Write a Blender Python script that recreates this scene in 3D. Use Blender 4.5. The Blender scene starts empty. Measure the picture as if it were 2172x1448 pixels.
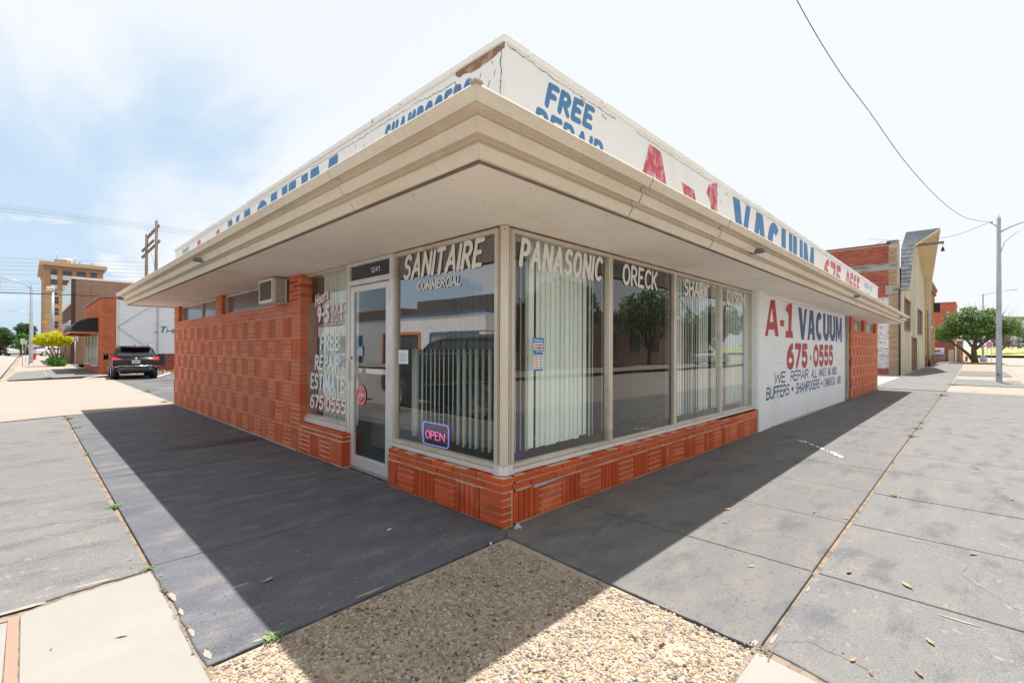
import bpy, bmesh, math, random
import numpy as np
from mathutils import Vector, Matrix
random.seed(7); np.random.seed(7)
PI = math.pi
S = bpy.context.scene
COL = S.collection

# ------------------------------------------------------------------ camera
cam_d = bpy.data.cameras.new('camera'); cam = bpy.data.objects.new('camera', cam_d); COL.objects.link(cam)
cam_d.sensor_width = 36.0; cam_d.lens = 36.0 * 1003.0 / 2172.0; cam_d.shift_y = 10.0 / 2172.0
cam_d.clip_start = 0.05; cam_d.clip_end = 3000
R_ = Vector((0.69739463, -0.71667609, 0.00401419)); U_ = Vector((-0.00655201, -0.00077473, 0.99997824)); F_ = Vector((0.71665738, 0.69740575, 0.00523596))
cam.matrix_world = Matrix(((R_.x, U_.x, -F_.x, -2.583), (R_.y, U_.y, -F_.y, -2.605), (R_.z, U_.z, -F_.z, 1.4), (0, 0, 0, 1)))
S.camera = cam
# ------------------------------------------------------------------ world, sun, exposure
SUN = Vector((0.226, 0.040, 1.0)).normalized()
W = bpy.data.worlds.new('World'); S.world = W; W.use_nodes = True
def build_world():
    nt = W.node_tree; nt.nodes.clear(); N = nt.nodes.new; L = nt.links.new
    out = N('ShaderNodeOutputWorld'); bg = N('ShaderNodeBackground'); bg.inputs['Strength'].default_value = 0.1
    sky = N('ShaderNodeTexSky'); sky.sky_type = 'NISHITA'; sky.sun_disc = False
    sky.sun_elevation = math.asin(SUN.z); sky.sun_rotation = math.atan2(SUN.x, SUN.y)
    sky.air_density = 1.0; sky.dust_density = 1.6; sky.ozone_density = 1.0
    tc = N('ShaderNodeTexCoord'); sep = N('ShaderNodeSeparateXYZ'); L(tc.outputs['Generated'], sep.inputs[0])
    # thin high cloud sheet, projected on a plane far above
    ab = N('ShaderNodeMath'); ab.operation = 'MAXIMUM'; L(sep.outputs['Z'], ab.inputs[0]); ab.inputs[1].default_value = 0.0
    ad = N('ShaderNodeMath'); ad.operation = 'ADD'; L(ab.outputs[0], ad.inputs[0]); ad.inputs[1].default_value = 0.16
    dx = N('ShaderNodeMath'); dx.operation = 'DIVIDE'; L(sep.outputs['X'], dx.inputs[0]); L(ad.outputs[0], dx.inputs[1])
    dy = N('ShaderNodeMath'); dy.operation = 'DIVIDE'; L(sep.outputs['Y'], dy.inputs[0]); L(ad.outputs[0], dy.inputs[1])
    cmb = N('ShaderNodeCombineXYZ'); L(dx.outputs[0], cmb.inputs[0]); L(dy.outputs[0], cmb.inputs[1])
    mp = N('ShaderNodeMapping'); L(cmb.outputs[0], mp.inputs[0]); mp.inputs['Scale'].default_value = (1.1, 0.42, 1); mp.inputs['Location'].default_value = (0.55, 0.95, 0)
    n1 = N('ShaderNodeTexNoise'); L(mp.outputs[0], n1.inputs['Vector']); n1.inputs['Scale'].default_value = 1.0; n1.inputs['Detail'].default_value = 7; n1.inputs['Roughness'].default_value = 0.52; n1.inputs['Distortion'].default_value = 0.35
    # the cloud sheet is thickest toward the south-east and thins to the north-west
    dt = N('ShaderNodeVectorMath'); dt.operation = 'DOT_PRODUCT'; L(tc.outputs['Generated'], dt.inputs[0]); dt.inputs[1].default_value = (0.30, -0.12, 0.55)
    sm = N('ShaderNodeMath'); sm.operation = 'ADD'; L(n1.outputs['Fac'], sm.inputs[0]); L(dt.outputs['Value'], sm.inputs[1])
    mr = N('ShaderNodeMapRange'); mr.interpolation_type = 'SMOOTHSTEP'; L(sm.outputs[0], mr.inputs['Value']); mr.inputs['From Min'].default_value = 0.44; mr.inputs['From Max'].default_value = 0.62
    mr.inputs['To Min'].default_value = 0.22; mr.inputs['To Max'].default_value = 0.97
    # low cumulus near the horizon
    mp2 = N('ShaderNodeMapping'); L(tc.outputs['Generated'], mp2.inputs[0]); mp2.inputs['Scale'].default_value = (5.0, 5.0, 13.0); mp2.inputs['Location'].default_value = (1.3, 0.6, 0.4)
    n2 = N('ShaderNodeTexNoise'); L(mp2.outputs[0], n2.inputs['Vector']); n2.inputs['Scale'].default_value = 1.0; n2.inputs['Detail'].default_value = 5; n2.inputs['Roughness'].default_value = 0.5
    m2 = N('ShaderNodeMapRange'); m2.interpolation_type = 'SMOOTHSTEP'; L(n2.outputs['Fac'], m2.inputs['Value']); m2.inputs['From Min'].default_value = 0.5; m2.inputs['From Max'].default_value = 0.58
    band = N('ShaderNodeMapRange'); band.interpolation_type = 'SMOOTHSTEP'; L(sep.outputs['Z'], band.inputs['Value']); band.inputs['From Min'].default_value = 0.30; band.inputs['From Max'].default_value = 0.12
    mm = N('ShaderNodeMath'); mm.operation = 'MULTIPLY'; L(m2.outputs[0], mm.inputs[0]); L(band.outputs[0], mm.inputs[1])
    mx = N('ShaderNodeMath'); mx.operation = 'MAXIMUM'; L(mr.outputs[0], mx.inputs[0]); L(mm.outputs[0], mx.inputs[1])
    # hazy blue of the sky
    hz = N('ShaderNodeMix'); hz.data_type = 'RGBA'; hz.inputs[0].default_value = 0.82; L(sky.outputs[0], hz.inputs[6]); hz.inputs[7].default_value = (3.0, 4.3, 5.6, 1)
    tone = N('ShaderNodeMix'); tone.data_type = 'RGBA'; L(n1.outputs['Fac'], tone.inputs[0]); tone.inputs[6].default_value = (5.05, 5.4, 5.75, 1); tone.inputs[7].default_value = (5.85, 5.95, 6.05, 1)
    mix = N('ShaderNodeMix'); mix.data_type = 'RGBA'; L(mx.outputs[0], mix.inputs[0]); L(hz.outputs[2], mix.inputs[6]); L(tone.outputs[2], mix.inputs[7])
    L(mix.outputs[2], bg.inputs['Color']); L(bg.outputs[0], out.inputs[0])
build_world()
sd = bpy.data.lights.new('sun', 'SUN'); sd.energy = 5.0; sd.angle = math.radians(0.55); sd.color = (1.0, 0.965, 0.915)
sun = bpy.data.objects.new('sun', sd); COL.objects.link(sun); sun.rotation_euler = SUN.to_track_quat('Z', 'Y').to_euler(); sun.location = (0, 0, 60)
S.view_settings.view_transform = 'Standard'; S.view_settings.look = 'None'; S.view_settings.exposure = 0.78; S.view_settings.gamma = 1; S.view_settings.use_curve_mapping = False

# ------------------------------------------------------------------ materials
def lin(r, g, b):
    f = lambda c: (c/255/12.92) if c/255 <= .04045 else ((c/255+.055)/1.055)**2.4
    return (f(r), f(g), f(b))
MATS = {}
def mat(name, col, rough=0.8, layers=(), bump=(), metal=0.0, spec=0.5, coord='world', rand=0.0, island=False, coat=0.0):
    """layers: (colour, scale(x,y,z), lo, hi, amount[, detail]); bump: (scale, strength, distance)"""
    if name in MATS: return MATS[name]
    m = bpy.data.materials.new(name); m.use_nodes = True; nt = m.node_tree; N = nt.nodes.new; L = nt.links.new
    b = nt.nodes['Principled BSDF']; b.inputs['Roughness'].default_value = rough; b.inputs['Metallic'].default_value = metal
    b.inputs['Specular IOR Level'].default_value = spec; b.inputs['Coat Weight'].default_value = coat
    if coord == 'world': g = N('ShaderNodeNewGeometry'); src = g.outputs['Position']
    else: g = N('ShaderNodeTexCoord'); src = g.outputs['Object']
    cur = None; rgb = N('ShaderNodeRGB'); rgb.outputs[0].default_value = (*col, 1); cur = rgb.outputs[0]
    for i, ly in enumerate(layers):
        c2, sc, lo, hi, amt = ly[:5]; det = ly[5] if len(ly) > 5 else 5
        mp = N('ShaderNodeMapping'); L(src, mp.inputs[0]); mp.inputs['Scale'].default_value = sc if isinstance(sc, tuple) else (sc,)*3; mp.inputs['Location'].default_value = (i*3.7, i*1.9, i*5.3)
        n = N('ShaderNodeTexNoise'); L(mp.outputs[0], n.inputs['Vector']); n.inputs['Scale'].default_value = 1; n.inputs['Detail'].default_value = det; n.inputs['Roughness'].default_value = .6
        r = N('ShaderNodeMapRange'); r.interpolation_type = 'SMOOTHSTEP'; L(n.outputs['Fac'], r.inputs['Value']); r.inputs['From Min'].default_value = lo; r.inputs['From Max'].default_value = hi; r.inputs['To Max'].default_value = amt
        mx = N('ShaderNodeMix'); mx.data_type = 'RGBA'; L(r.outputs[0], mx.inputs[0]); L(cur, mx.inputs[6]); mx.inputs[7].default_value = (*c2, 1); cur = mx.outputs[2]
    if rand:
        if island: q = N('ShaderNodeNewGeometry'); rs = q.outputs['Random Per Island']
        else: q = N('ShaderNodeObjectInfo'); rs = q.outputs['Random']
        r = N('ShaderNodeMapRange'); L(rs, r.inputs['Value']); r.inputs['To Min'].default_value = 1-rand; r.inputs['To Max'].default_value = 1+rand
        hs = N('ShaderNodeHueSaturation'); L(r.outputs[0], hs.inputs['Value']); L(cur, hs.inputs['Color']); cur = hs.outputs[0]
    L(cur, b.inputs['Base Color'])
    if bump:
        prev = None
        for sc, st, dist in bump:
            mp = N('ShaderNodeMapping'); L(src, mp.inputs[0]); mp.inputs['Scale'].default_value = sc if isinstance(sc, tuple) else (sc,)*3
            n = N('ShaderNodeTexNoise'); L(mp.outputs[0], n.inputs['Vector']); n.inputs['Scale'].default_value = 1; n.inputs['Detail'].default_value = 6; n.inputs['Roughness'].default_value = .65
            bp = N('ShaderNodeBump'); bp.inputs['Strength'].default_value = st; bp.inputs['Distance'].default_value = dist; L(n.outputs['Fac'], bp.inputs['Height'])
            if prev: L(prev.outputs[0], bp.inputs['Normal'])
            prev = bp
        L(prev.outputs[0], b.inputs['Normal'])
    MATS[name] = m; return m
def glass(name, tint=(0.9, 0.95, 0.93), refl=1.0, ior=1.55, base=0.0):
    if name in MATS: return MATS[name]
    m = bpy.data.materials.new(name); m.use_nodes = True; nt = m.node_tree; nt.nodes.clear(); N = nt.nodes.new; L = nt.links.new
    o = N('ShaderNodeOutputMaterial'); t = N('ShaderNodeBsdfTransparent'); t.inputs[0].default_value = (*tint, 1)
    g = N('ShaderNodeBsdfGlossy'); g.inputs['Roughness'].default_value = 0.012; g.inputs[0].default_value = (1, 1, 1, 1)
    gi = N('ShaderNodeNewGeometry'); dp = N('ShaderNodeVectorMath'); dp.operation = 'DOT_PRODUCT'; L(gi.outputs['Incoming'], dp.inputs[0]); L(gi.outputs['Normal'], dp.inputs[1])
    av = N('ShaderNodeMath'); av.operation = 'ABSOLUTE'; L(dp.outputs['Value'], av.inputs[0]); om = N('ShaderNodeMath'); om.operation = 'SUBTRACT'; om.inputs[0].default_value = 1.0; L(av.outputs[0], om.inputs[1])
    pw = N('ShaderNodeMath'); pw.operation = 'POWER'; L(om.outputs[0], pw.inputs[0]); pw.inputs[1].default_value = 4.2; f = N('ShaderNodeMath'); f.operation = 'MULTIPLY_ADD'; L(pw.outputs[0], f.inputs[0]); f.inputs[1].default_value = .85; f.inputs[2].default_value = .075
    tc = N('ShaderNodeNewGeometry'); n = N('ShaderNodeTexNoise'); L(tc.outputs['Position'], n.inputs['Vector']); n.inputs['Scale'].default_value = 1.3; n.inputs['Detail'].default_value = 1
    bp = N('ShaderNodeBump'); bp.inputs['Strength'].default_value = .06; bp.inputs['Distance'].default_value = .02; L(n.outputs['Fac'], bp.inputs['Height']); L(bp.outputs[0], g.inputs['Normal'])
    ma = N('ShaderNodeMath'); ma.operation = 'MULTIPLY_ADD'; ma.use_clamp = True; L(f.outputs[0], ma.inputs[0]); ma.inputs[1].default_value = refl; ma.inputs[2].default_value = base
    mx = N('ShaderNodeMixShader'); L(ma.outputs[0], mx.inputs[0]); L(t.outputs[0], mx.inputs[1]); L(g.outputs[0], mx.inputs[2])
    # thin film of dust
    d = N('ShaderNodeBsdfDiffuse'); d.inputs[0].default_value = (.6, .6, .55, 1); n2 = N('ShaderNodeTexNoise'); L(tc.outputs['Position'], n2.inputs['Vector']); n2.inputs['Scale'].default_value = 3; n2.inputs['Detail'].default_value = 6
    r = N('ShaderNodeMapRange'); L(n2.outputs['Fac'], r.inputs['Value']); r.inputs['From Min'].default_value = .3; r.inputs['From Max'].default_value = .8; r.inputs['To Min'].default_value = .015; r.inputs['To Max'].default_value = .06
    m2 = N('ShaderNodeMixShader'); L(r.outputs[0], m2.inputs[0]); L(mx.outputs[0], m2.inputs[1]); L(d.outputs[0], m2.inputs[2]); L(m2.outputs[0], o.inputs[0])
    MATS[name] = m; return m
def emit(name, col, st):
    if name in MATS: return MATS[name]
    m = bpy.data.materials.new(name); m.use_nodes = True; b = m.node_tree.nodes['Principled BSDF']; b.inputs['Base Color'].default_value = (*col, 1)
    b.inputs['Emission Color'].default_value = (*col, 1); b.inputs['Emission Strength'].default_value = st; MATS[name] = m; return m

# ------------------------------------------------------------------ mesh helpers
class MB:
    def __init__(s): s.v = []; s.f = []; s.sm = []; s.marks = []
    def mark(s): s.marks.append(len(s.f))
    def add(s, vs, fs, smooth=False):
        o = len(s.v); s.v += [tuple(p) for p in vs]; s.f += [tuple(i+o for i in f) for f in fs]; s.sm += [smooth]*len(fs); return s
    def box(s, x0, x1, y0, y1, z0, z1, c=0.0, skip=()):
        if x1 < x0: x0, x1 = x1, x0
        if y1 < y0: y0, y1 = y1, y0
        if c > 0:
            return s.cbox(x0, x1, y0, y1, z0, z1, c)
        s.add([(x0,y0,z0),(x1,y0,z0),(x1,y1,z0),(x0,y1,z0),(x0,y0,z1),(x1,y0,z1),(x1,y1,z1),(x0,y1,z1)],
              [(0,3,2,1),(4,5,6,7),(0,1,5,4),(1,2,6,5),(2,3,7,6),(3,0,4,7)]); return s
    def cbox(s, x0, x1, y0, y1, z0, z1, c):
        c = min(c, (x1-x0)*.45, (y1-y0)*.45, (z1-z0)*.45); xs = (x0, x1); ys = (y0, y1); zs = (z0, z1); idx = {}; vs = []
        for i in (0, 1):
            for j in (0, 1):
                for k in (0, 1):
                    ix, iy, iz = (c, -c)[i], (c, -c)[j], (c, -c)[k]
                    for a, p in enumerate(((xs[i], ys[j]+iy, zs[k]+iz), (xs[i]+ix, ys[j], zs[k]+iz), (xs[i]+ix, ys[j]+iy, zs[k]))):
                        idx[(i, j, k, a)] = len(vs); vs.append(p)
        I = lambda i, j, k, a: idx[(i, j, k, a)]; fs = []
        for i in (0, 1):
            q = [I(i,0,0,0), I(i,1,0,0), I(i,1,1,0), I(i,0,1,0)]; fs.append(q if i else q[::-1])
            q = [I(0,i,0,1), I(1,i,0,1), I(1,i,1,1), I(0,i,1,1)]; fs.append(q[::-1] if i else q)
            q = [I(0,0,i,2), I(1,0,i,2), I(1,1,i,2), I(0,1,i,2)]; fs.append(q if i else q[::-1])
        for i in (0, 1):
            for j in (0, 1):
                q = [I(i,j,0,0), I(i,j,0,1), I(i,j,1,1), I(i,j,1,0)]; fs.append(q if (i+j) % 2 == 0 else q[::-1])
                q = [I(i,0,j,0), I(i,0,j,2), I(i,1,j,2), I(i,1,j,0)]; fs.append(q if (i+j) % 2 == 1 else q[::-1])
                q = [I(0,i,j,1), I(0,i,j,2), I(1,i,j,2), I(1,i,j,1)]; fs.append(q if (i+j) % 2 == 0 else q[::-1])
                for k in (0, 1):
                    q = [I(i,j,k,0), I(i,j,k,1), I(i,j,k,2)]; fs.append(q if (i+j+k) % 2 == 1 else q[::-1])
        s.add(vs, fs); return s
    def obox(s, c, ax, ay, az, hx, hy, hz):
        c, ax, ay, az = map(Vector, (c, ax, ay, az)); vs = []
        for z in (-hz, hz):
            for x, y in ((-hx,-hy),(hx,-hy),(hx,hy),(-hx,hy)): vs.append(c+ax*x+ay*y+az*z)
        s.add(vs, [(0,3,2,1),(4,5,6,7),(0,1,5,4),(1,2,6,5),(2,3,7,6),(3,0,4,7)]); return s
    def beam(s, a, b, w, h=None, up=(0, 0, 1)):
        a, b = Vector(a), Vector(b); h = h or w; d = (b-a).normalized(); u = Vector(up)
        if abs(d.dot(u)) > .98: u = Vector((1, 0, 0))
        r = d.cross(u).normalized(); u = r.cross(d); return s.obox((a+b)/2, d, r, u, (b-a).length/2, w/2, h/2)
    def tube(s, pts, r, n=8, cap=True, smooth=True):
        pts = [Vector(p) for p in pts]; rr = r if isinstance(r, (list, tuple)) else [r]*len(pts); o = []; prev = None
        for i, p in enumerate(pts):
            d = (pts[min(i+1, len(pts)-1)]-pts[max(i-1, 0)]).normalized()
            if prev is None: u = Vector((0,0,1)) if abs(d.z) < .9 else Vector((1,0,0))
            else: u = prev
            a = d.cross(u).normalized(); u = a.cross(d).normalized(); prev = u
            for k in range(n):
                t = 2*PI*k/n; o.append(p+(a*math.cos(t)+u*math.sin(t))*rr[i])
        fs = []
        for i in range(len(pts)-1):
            for k in range(n): fs.append((i*n+k, i*n+(k+1) % n, (i+1)*n+(k+1) % n, (i+1)*n+k))
        if cap: fs.append(tuple(range(n-1, -1, -1))); fs.append(tuple((len(pts)-1)*n+k for k in range(n)))
        s.add(o, fs, smooth); return s
    def lathe(s, c, prof, n=16, axis='z', smooth=True):
        o = []
        for r, h in prof:
            for k in range(n):
                t = 2*PI*k/n; a, b = r*math.cos(t), r*math.sin(t)
                o.append({'z': (c[0]+a, c[1]+b, c[2]+h), 'y': (c[0]+a, c[1]+h, c[2]+b), 'x': (c[0]+h, c[1]+a, c[2]+b)}[axis])
        fs = []
        for i in range(len(prof)-1):
            for k in range(n): fs.append((i*n+k, i*n+(k+1) % n, (i+1)*n+(k+1) % n, (i+1)*n+k))
        fs.append(tuple(range(n-1, -1, -1))); fs.append(tuple((len(prof)-1)*n+k for k in range(n)))
        s.add(o, fs, smooth); return s
    def poly(s, pts, d):   # planar polygon extruded by vector d
        n = len(pts); a = [Vector(p) for p in pts]; b = [p+Vector(d) for p in a]
        s.add(a+b, [tuple(range(n-1, -1, -1)), tuple(range(n, 2*n))]+[(i, (i+1) % n, n+(i+1) % n, n+i) for i in range(n)]); return s
    def mesh(s, name, fix=True):
        me = bpy.data.meshes.new(name); me.from_pydata(s.v, [], s.f)
        me.polygons.foreach_set('use_smooth', s.sm)
        if fix:
            bm = bmesh.new(); bm.from_mesh(me); bmesh.ops.recalc_face_normals(bm, faces=bm.faces); bm.to_mesh(me); bm.free()
        me.update(); return me
    def build(s, name, m, parent=None, kind=None, label=None, cat=None, group=None, fix=True, loc=None):
        me = s.mesh(name, fix); me.materials.append(m); return link(name, me, parent, kind, label, cat, group, loc)
def link(name, me, parent=None, kind=None, label=None, cat=None, group=None, loc=None):
    o = bpy.data.objects.new(name, me); COL.objects.link(o)
    if parent: o.parent = parent; o.matrix_parent_inverse = Matrix.Identity(4) if parent.get('_local') else parent.matrix_basis.inverted()
    if loc is not None: o.location = loc
    return tag(o, label, cat, group, kind)
def tag(o, label=None, cat=None, group=None, kind=None):
    if label: o['label'] = label
    if cat: o['category'] = cat
    if group: o['group'] = group
    if kind: o['kind'] = kind
    return o
def thing(name, label, cat, loc=(0,0,0), rz=0.0, group=None):
    """an Empty at the base of the thing; parts are built in world coordinates when rz is 0"""
    o = bpy.data.objects.new(name, None); COL.objects.link(o); o.location = loc; o.rotation_euler = (0, 0, rz); o.empty_display_size = .2
    o.matrix_basis = Matrix.Translation(loc) @ Matrix.Rotation(rz, 4, 'Z'); return tag(o, label, cat, group)
def local_thing(name, label, cat, loc, rz=0.0, group=None):
    o = thing(name, label, cat, loc, rz, group); o['_local'] = 1; return o
def part_copy(src, parent, m=None):
    o = src.copy(); COL.objects.link(o); o.parent = parent; return o
def copy_tree(o, parent=None):
    c = o.copy(); COL.objects.link(c)
    if parent: c.parent = parent
    for ch in list(o.children): copy_tree(ch, c)
    return c

# ------------------------------------------------------------------ hand-painted stroke lettering
def arc(cx, cy, rx, ry, a0, a1, n=10): return [(cx+rx*math.cos(math.radians(a0+(a1-a0)*i/n)), cy+ry*math.sin(math.radians(a0+(a1-a0)*i/n))) for i in range(n+1)]
G = {
 'A': (.72, [[(.0,0),(.36,1)], [(.36,1),(.72,0)], [(.14,.32),(.58,.32)]]),
 'B': (.62, [[(0,0),(0,1)], [(0,1),(.3,1)]+arc(.3,.76,.24,.24,90,-90)+[(0,.52)], [(0,.52),(.32,.52)]+arc(.32,.26,.28,.26,90,-90)+[(0,0)]]),
 'C': (.62, [arc(.36,.5,.36,.5,50,310,18)]),
 'D': (.64, [[(0,0),(0,1)], [(0,1),(.2,1)]+arc(.2,.5,.44,.5,90,-90,14)+[(0,0)]]),
 'E': (.55, [[(0,0),(0,1)], [(0,1),(.52,1)], [(0,.52),(.42,.52)], [(0,0),(.54,0)]]),
 'F': (.52, [[(0,0),(0,1)], [(0,1),(.52,1)], [(0,.52),(.42,.52)]]),
 'H': (.62, [[(0,0),(0,1)], [(.62,0),(.62,1)], [(0,.5),(.62,.5)]]),
 'I': (.02, [[(0,0),(0,1)]]),
 'K': (.6, [[(0,0),(0,1)], [(.56,1),(.04,.45)], [(.16,.56),(.6,0)]]),
 'L': (.5, [[(0,0),(0,1)], [(0,0),(.5,0)]]),
 'M': (.8, [[(0,0),(.06,1)], [(.06,1),(.4,.2)], [(.4,.2),(.74,1)], [(.74,1),(.8,0)]]),
 'N': (.64, [[(0,0),(0,1)], [(0,1),(.64,0)], [(.64,0),(.64,1)]]),
 'O': (.7, [arc(.35,.5,.35,.5,90,450,22)]),
 'P': (.56, [[(0,0),(0,1)], [(0,1),(.28,1)]+arc(.28,.73,.27,.27,90,-90)+[(0,.46)]]),
 'R': (.6, [[(0,0),(0,1)], [(0,1),(.28,1)]+arc(.28,.74,.26,.26,90,-90)+[(0,.48)], [(.24,.48),(.6,0)]]),
 'S': (.56, [arc(.29,.75,.26,.25,35,250,12)[:-1]+arc(.27,.26,.28,.26,70,-145,12)]),
 'T': (.6, [[(.3,0),(.3,1)], [(0,1),(.6,1)]]),
 'U': (.62, [[(0,1),(0,.32)]+arc(.31,.31,.31,.31,180,360,12)+[(.62,1)]]),
 'V': (.66, [[(0,1),(.33,0)], [(.33,0),(.66,1)]]),
 'W': (.94, [[(0,1),(.22,0)], [(.22,0),(.47,.8)], [(.47,.8),(.72,0)], [(.72,0),(.94,1)]]),
 'X': (.6, [[(0,0),(.6,1)], [(0,1),(.6,0)]]),
 'Y': (.6, [[(0,1),(.3,.5)], [(.6,1),(.3,.5)], [(.3,.5),(.3,0)]]),
 'v': (.42, [[(0,.6),(.2,0)], [(.2,0),(.42,.6)]]),
 'o': (.44, [arc(.22,.3,.22,.3,90,450,16)]),
 'u': (.42, [[(0,.6),(0,.2)]+arc(.2,.2,.2,.2,180,350,8), [(.42,.6),(.42,0)]]),
 'r': (.34, [[(0,0),(0,.6)], [(0,.36)]+arc(.2,.36,.18,.22,160,40,6)]),
 's': (.36, [arc(.19,.45,.16,.15,35,250,8)[:-1]+arc(.17,.16,.18,.16,70,-145,8)]),
 'e': (.42, [[(.03,.32),(.4,.32)]+arc(.21,.3,.2,.29,0,310,12)]),
 'n': (.4, [[(0,0),(0,.6)], [(0,.4)]+arc(.2,.38,.2,.2,160,0,8)+[(.4,0)]]),
 'a': (.42, [arc(.2,.3,.2,.3,90,450,14), [(.42,.6),(.42,0)]]),
 'i': (.02, [[(0,0),(0,.6)], [(0,.85),(0,.88)]]),
 'c': (.38, [arc(.22,.3,.22,.3,50,310,10)]),
 'h': (.4, [[(0,0),(0,1)], [(0,.4)]+arc(.2,.38,.2,.2,160,0,8)+[(.4,0)]]),
 'w': (.6, [[(0,.6),(.15,0)], [(.15,0),(.3,.5)], [(.3,.5),(.45,0)], [(.45,0),(.6,.6)]]),
 '0': (.58, [arc(.29,.5,.29,.5,90,450,20)]),
 '1': (.24, [[(.24,0),(.24,1)], [(.24,1),(.0,.78)]]),
 '2': (.54, [arc(.27,.72,.26,.28,160,-30,10)+[(.0,.0)], [(0,0),(.54,0)]]),
 '3': (.5, [arc(.24,.75,.24,.25,150,-90,10), arc(.24,.26,.26,.26,90,-150,10)]),
 '4': (.6, [[(.42,0),(.42,1)], [(.42,1),(0,.32)], [(0,.32),(.6,.32)]]),
 '5': (.54, [[(.06,1),(.5,1)], [(.06,1),(.03,.55)], [(.03,.55)]+arc(.25,.31,.28,.31,115,-145,12)]),
 '6': (.58, [[(.46,1)]+arc(.44,.36,.43,.58,110,186,8), arc(.29,.30,.29,.30,90,450,20)]),
 '7': (.54, [[(0,1),(.54,1)], [(.54,1),(.16,0)]]),
 '9': (.58, [arc(.29,.70,.29,.30,90,450,20), [(.58,.72)]+arc(.14,.62,.44,.62,0,-68,8)]),
 '-': (.4, [[(.05,.46),(.35,.46)]]), '.': (.12, [[(.06,.42),(.06,.46)]]), ',': (.1, [[(.05,0),(.03,-.1)]]), ' ': (.35, []), '>': (.9, [[(0,.5),(.9,.5)], [(.9,.5),(.6,.8)], [(.9,.5),(.6,.2)]]),
}
def ribbon(mb, pts, hw0, hw1, rnd, place, lift):
    P = [Vector((p[0], p[1])) for p in pts]; Q = [P[0]]
    for p in P[1:]:
        if (p-Q[-1]).length > 1e-5: Q.append(p)
    P = Q; n = len(P)
    if n < 2: return
    closed = (P[0]-P[-1]).length < 1e-4
    Lf, Rt = [], []
    for i, p in enumerate(P):
        d0 = (P[i]-P[i-1]).normalized() if i > 0 else ((P[0]-P[-2]).normalized() if closed else None)
        d1 = (P[i+1]-P[i]).normalized() if i < n-1 else ((P[1]-P[0]).normalized() if closed else None)
        d = ((d0 or d1)+(d1 or d0)).normalized(); nn = Vector((-d.y, d.x)); k = 1/max(.5, nn.dot(Vector((-(d1 or d0).y, (d1 or d0).x))))
        hw = hw0+(hw1-hw0)*i/(n-1); Lf.append(p+nn*hw*k); Rt.append(p-nn*hw*k)
    vs = Lf+Rt; fs = [(i, i+1, n+i+1, n+i) for i in range(n-1)]
    if rnd and not closed:
        for e, (i, j) in enumerate(((0, 1), (n-1, n-2))):
            d = (P[i]-P[j]).normalized(); hw = hw0 if e == 0 else hw1; nn = Vector((-d.y, d.x)); o = len(vs); a = [P[i]+nn*hw]
            for q in range(1, 6):
                t = PI*q/6; a.append(P[i]+nn*hw*math.cos(t)+d*hw*math.sin(t))
            a.append(P[i]-nn*hw); vs += a; fs.append(tuple(range(o, o+len(a))))
    mb.add([place(v.x, v.y, lift) for v in vs], fs)
def text(mb, s, u0, u1, z0, z1, place, w=.16, slant=.0, rise=0.0, rnd=True, gap=.28, taper=.0, jit=0.0, du=0, dz=0, squash=1.0, w2=None):
    """lays strokes of a word between u0..u1 on a wall whose place(u,z,lift) gives 3D"""
    mb.mark(); h = z1-z0; hw = w*h/2; n_ = len(s); sp = gap*hw*2
    if 2*hw*n_+sp*(n_-1) > .62*(u1-u0-slant*h): hwu = .62*(u1-u0-slant*h)/(2*n_+gap*2*(n_-1)); sp = gap*hwu*2; hw = hwu
    sg_ = sum(G[c][0] for c in s); k = ((u1-u0)-slant*h-2*hw*n_-sp*(n_-1))/sg_; x = 0.0; rr = random.Random(len(s)*7+3)
    for c in s:
        gw, st = G[c]; jz = rr.uniform(-jit, jit)*h; lift = 0.0012
        for q in st:
            pts = []
            for (a, b) in q:
                zz = z0+hw+b*(h-2*hw); uu = u0+hw+x+a*k+slant*(zz-z0)
                pts.append((uu+du, zz+jz+rise*(uu-u0)+dz))
            segs = [pts]
            for sg in segs: ribbon(mb, sg, hw*(1+taper), hw*(1-taper), rnd, place, lift); lift += .00035
        x += gw*k+2*hw+sp
    return mb
def slab_glyph(mb, quads, place, mk=True):    # heavy block letters given as polygons in (u,z)
    if mk: mb.mark()
    for i, q in enumerate(quads): mb.add([place(u, z, .0012+i*.00035) for u, z in q], [tuple(range(len(q)))])
def bandglyph(cx, cz, rx, rz, tx, tz, a0, a1, n=14):
    out = []
    for i in range(n):
        t0 = math.radians(a0+(a1-a0)*i/n); t1 = math.radians(a0+(a1-a0)*(i+1)/n)
        out.append([(cx+rx*math.cos(t0), cz+rz*math.sin(t0)), (cx+rx*math.cos(t1), cz+rz*math.sin(t1)), (cx+(rx-tx)*math.cos(t1), cz+(rz-tz)*math.sin(t1)), (cx+(rx-tx)*math.cos(t0), cz+(rz-tz)*math.sin(t0))])
    return out
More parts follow.
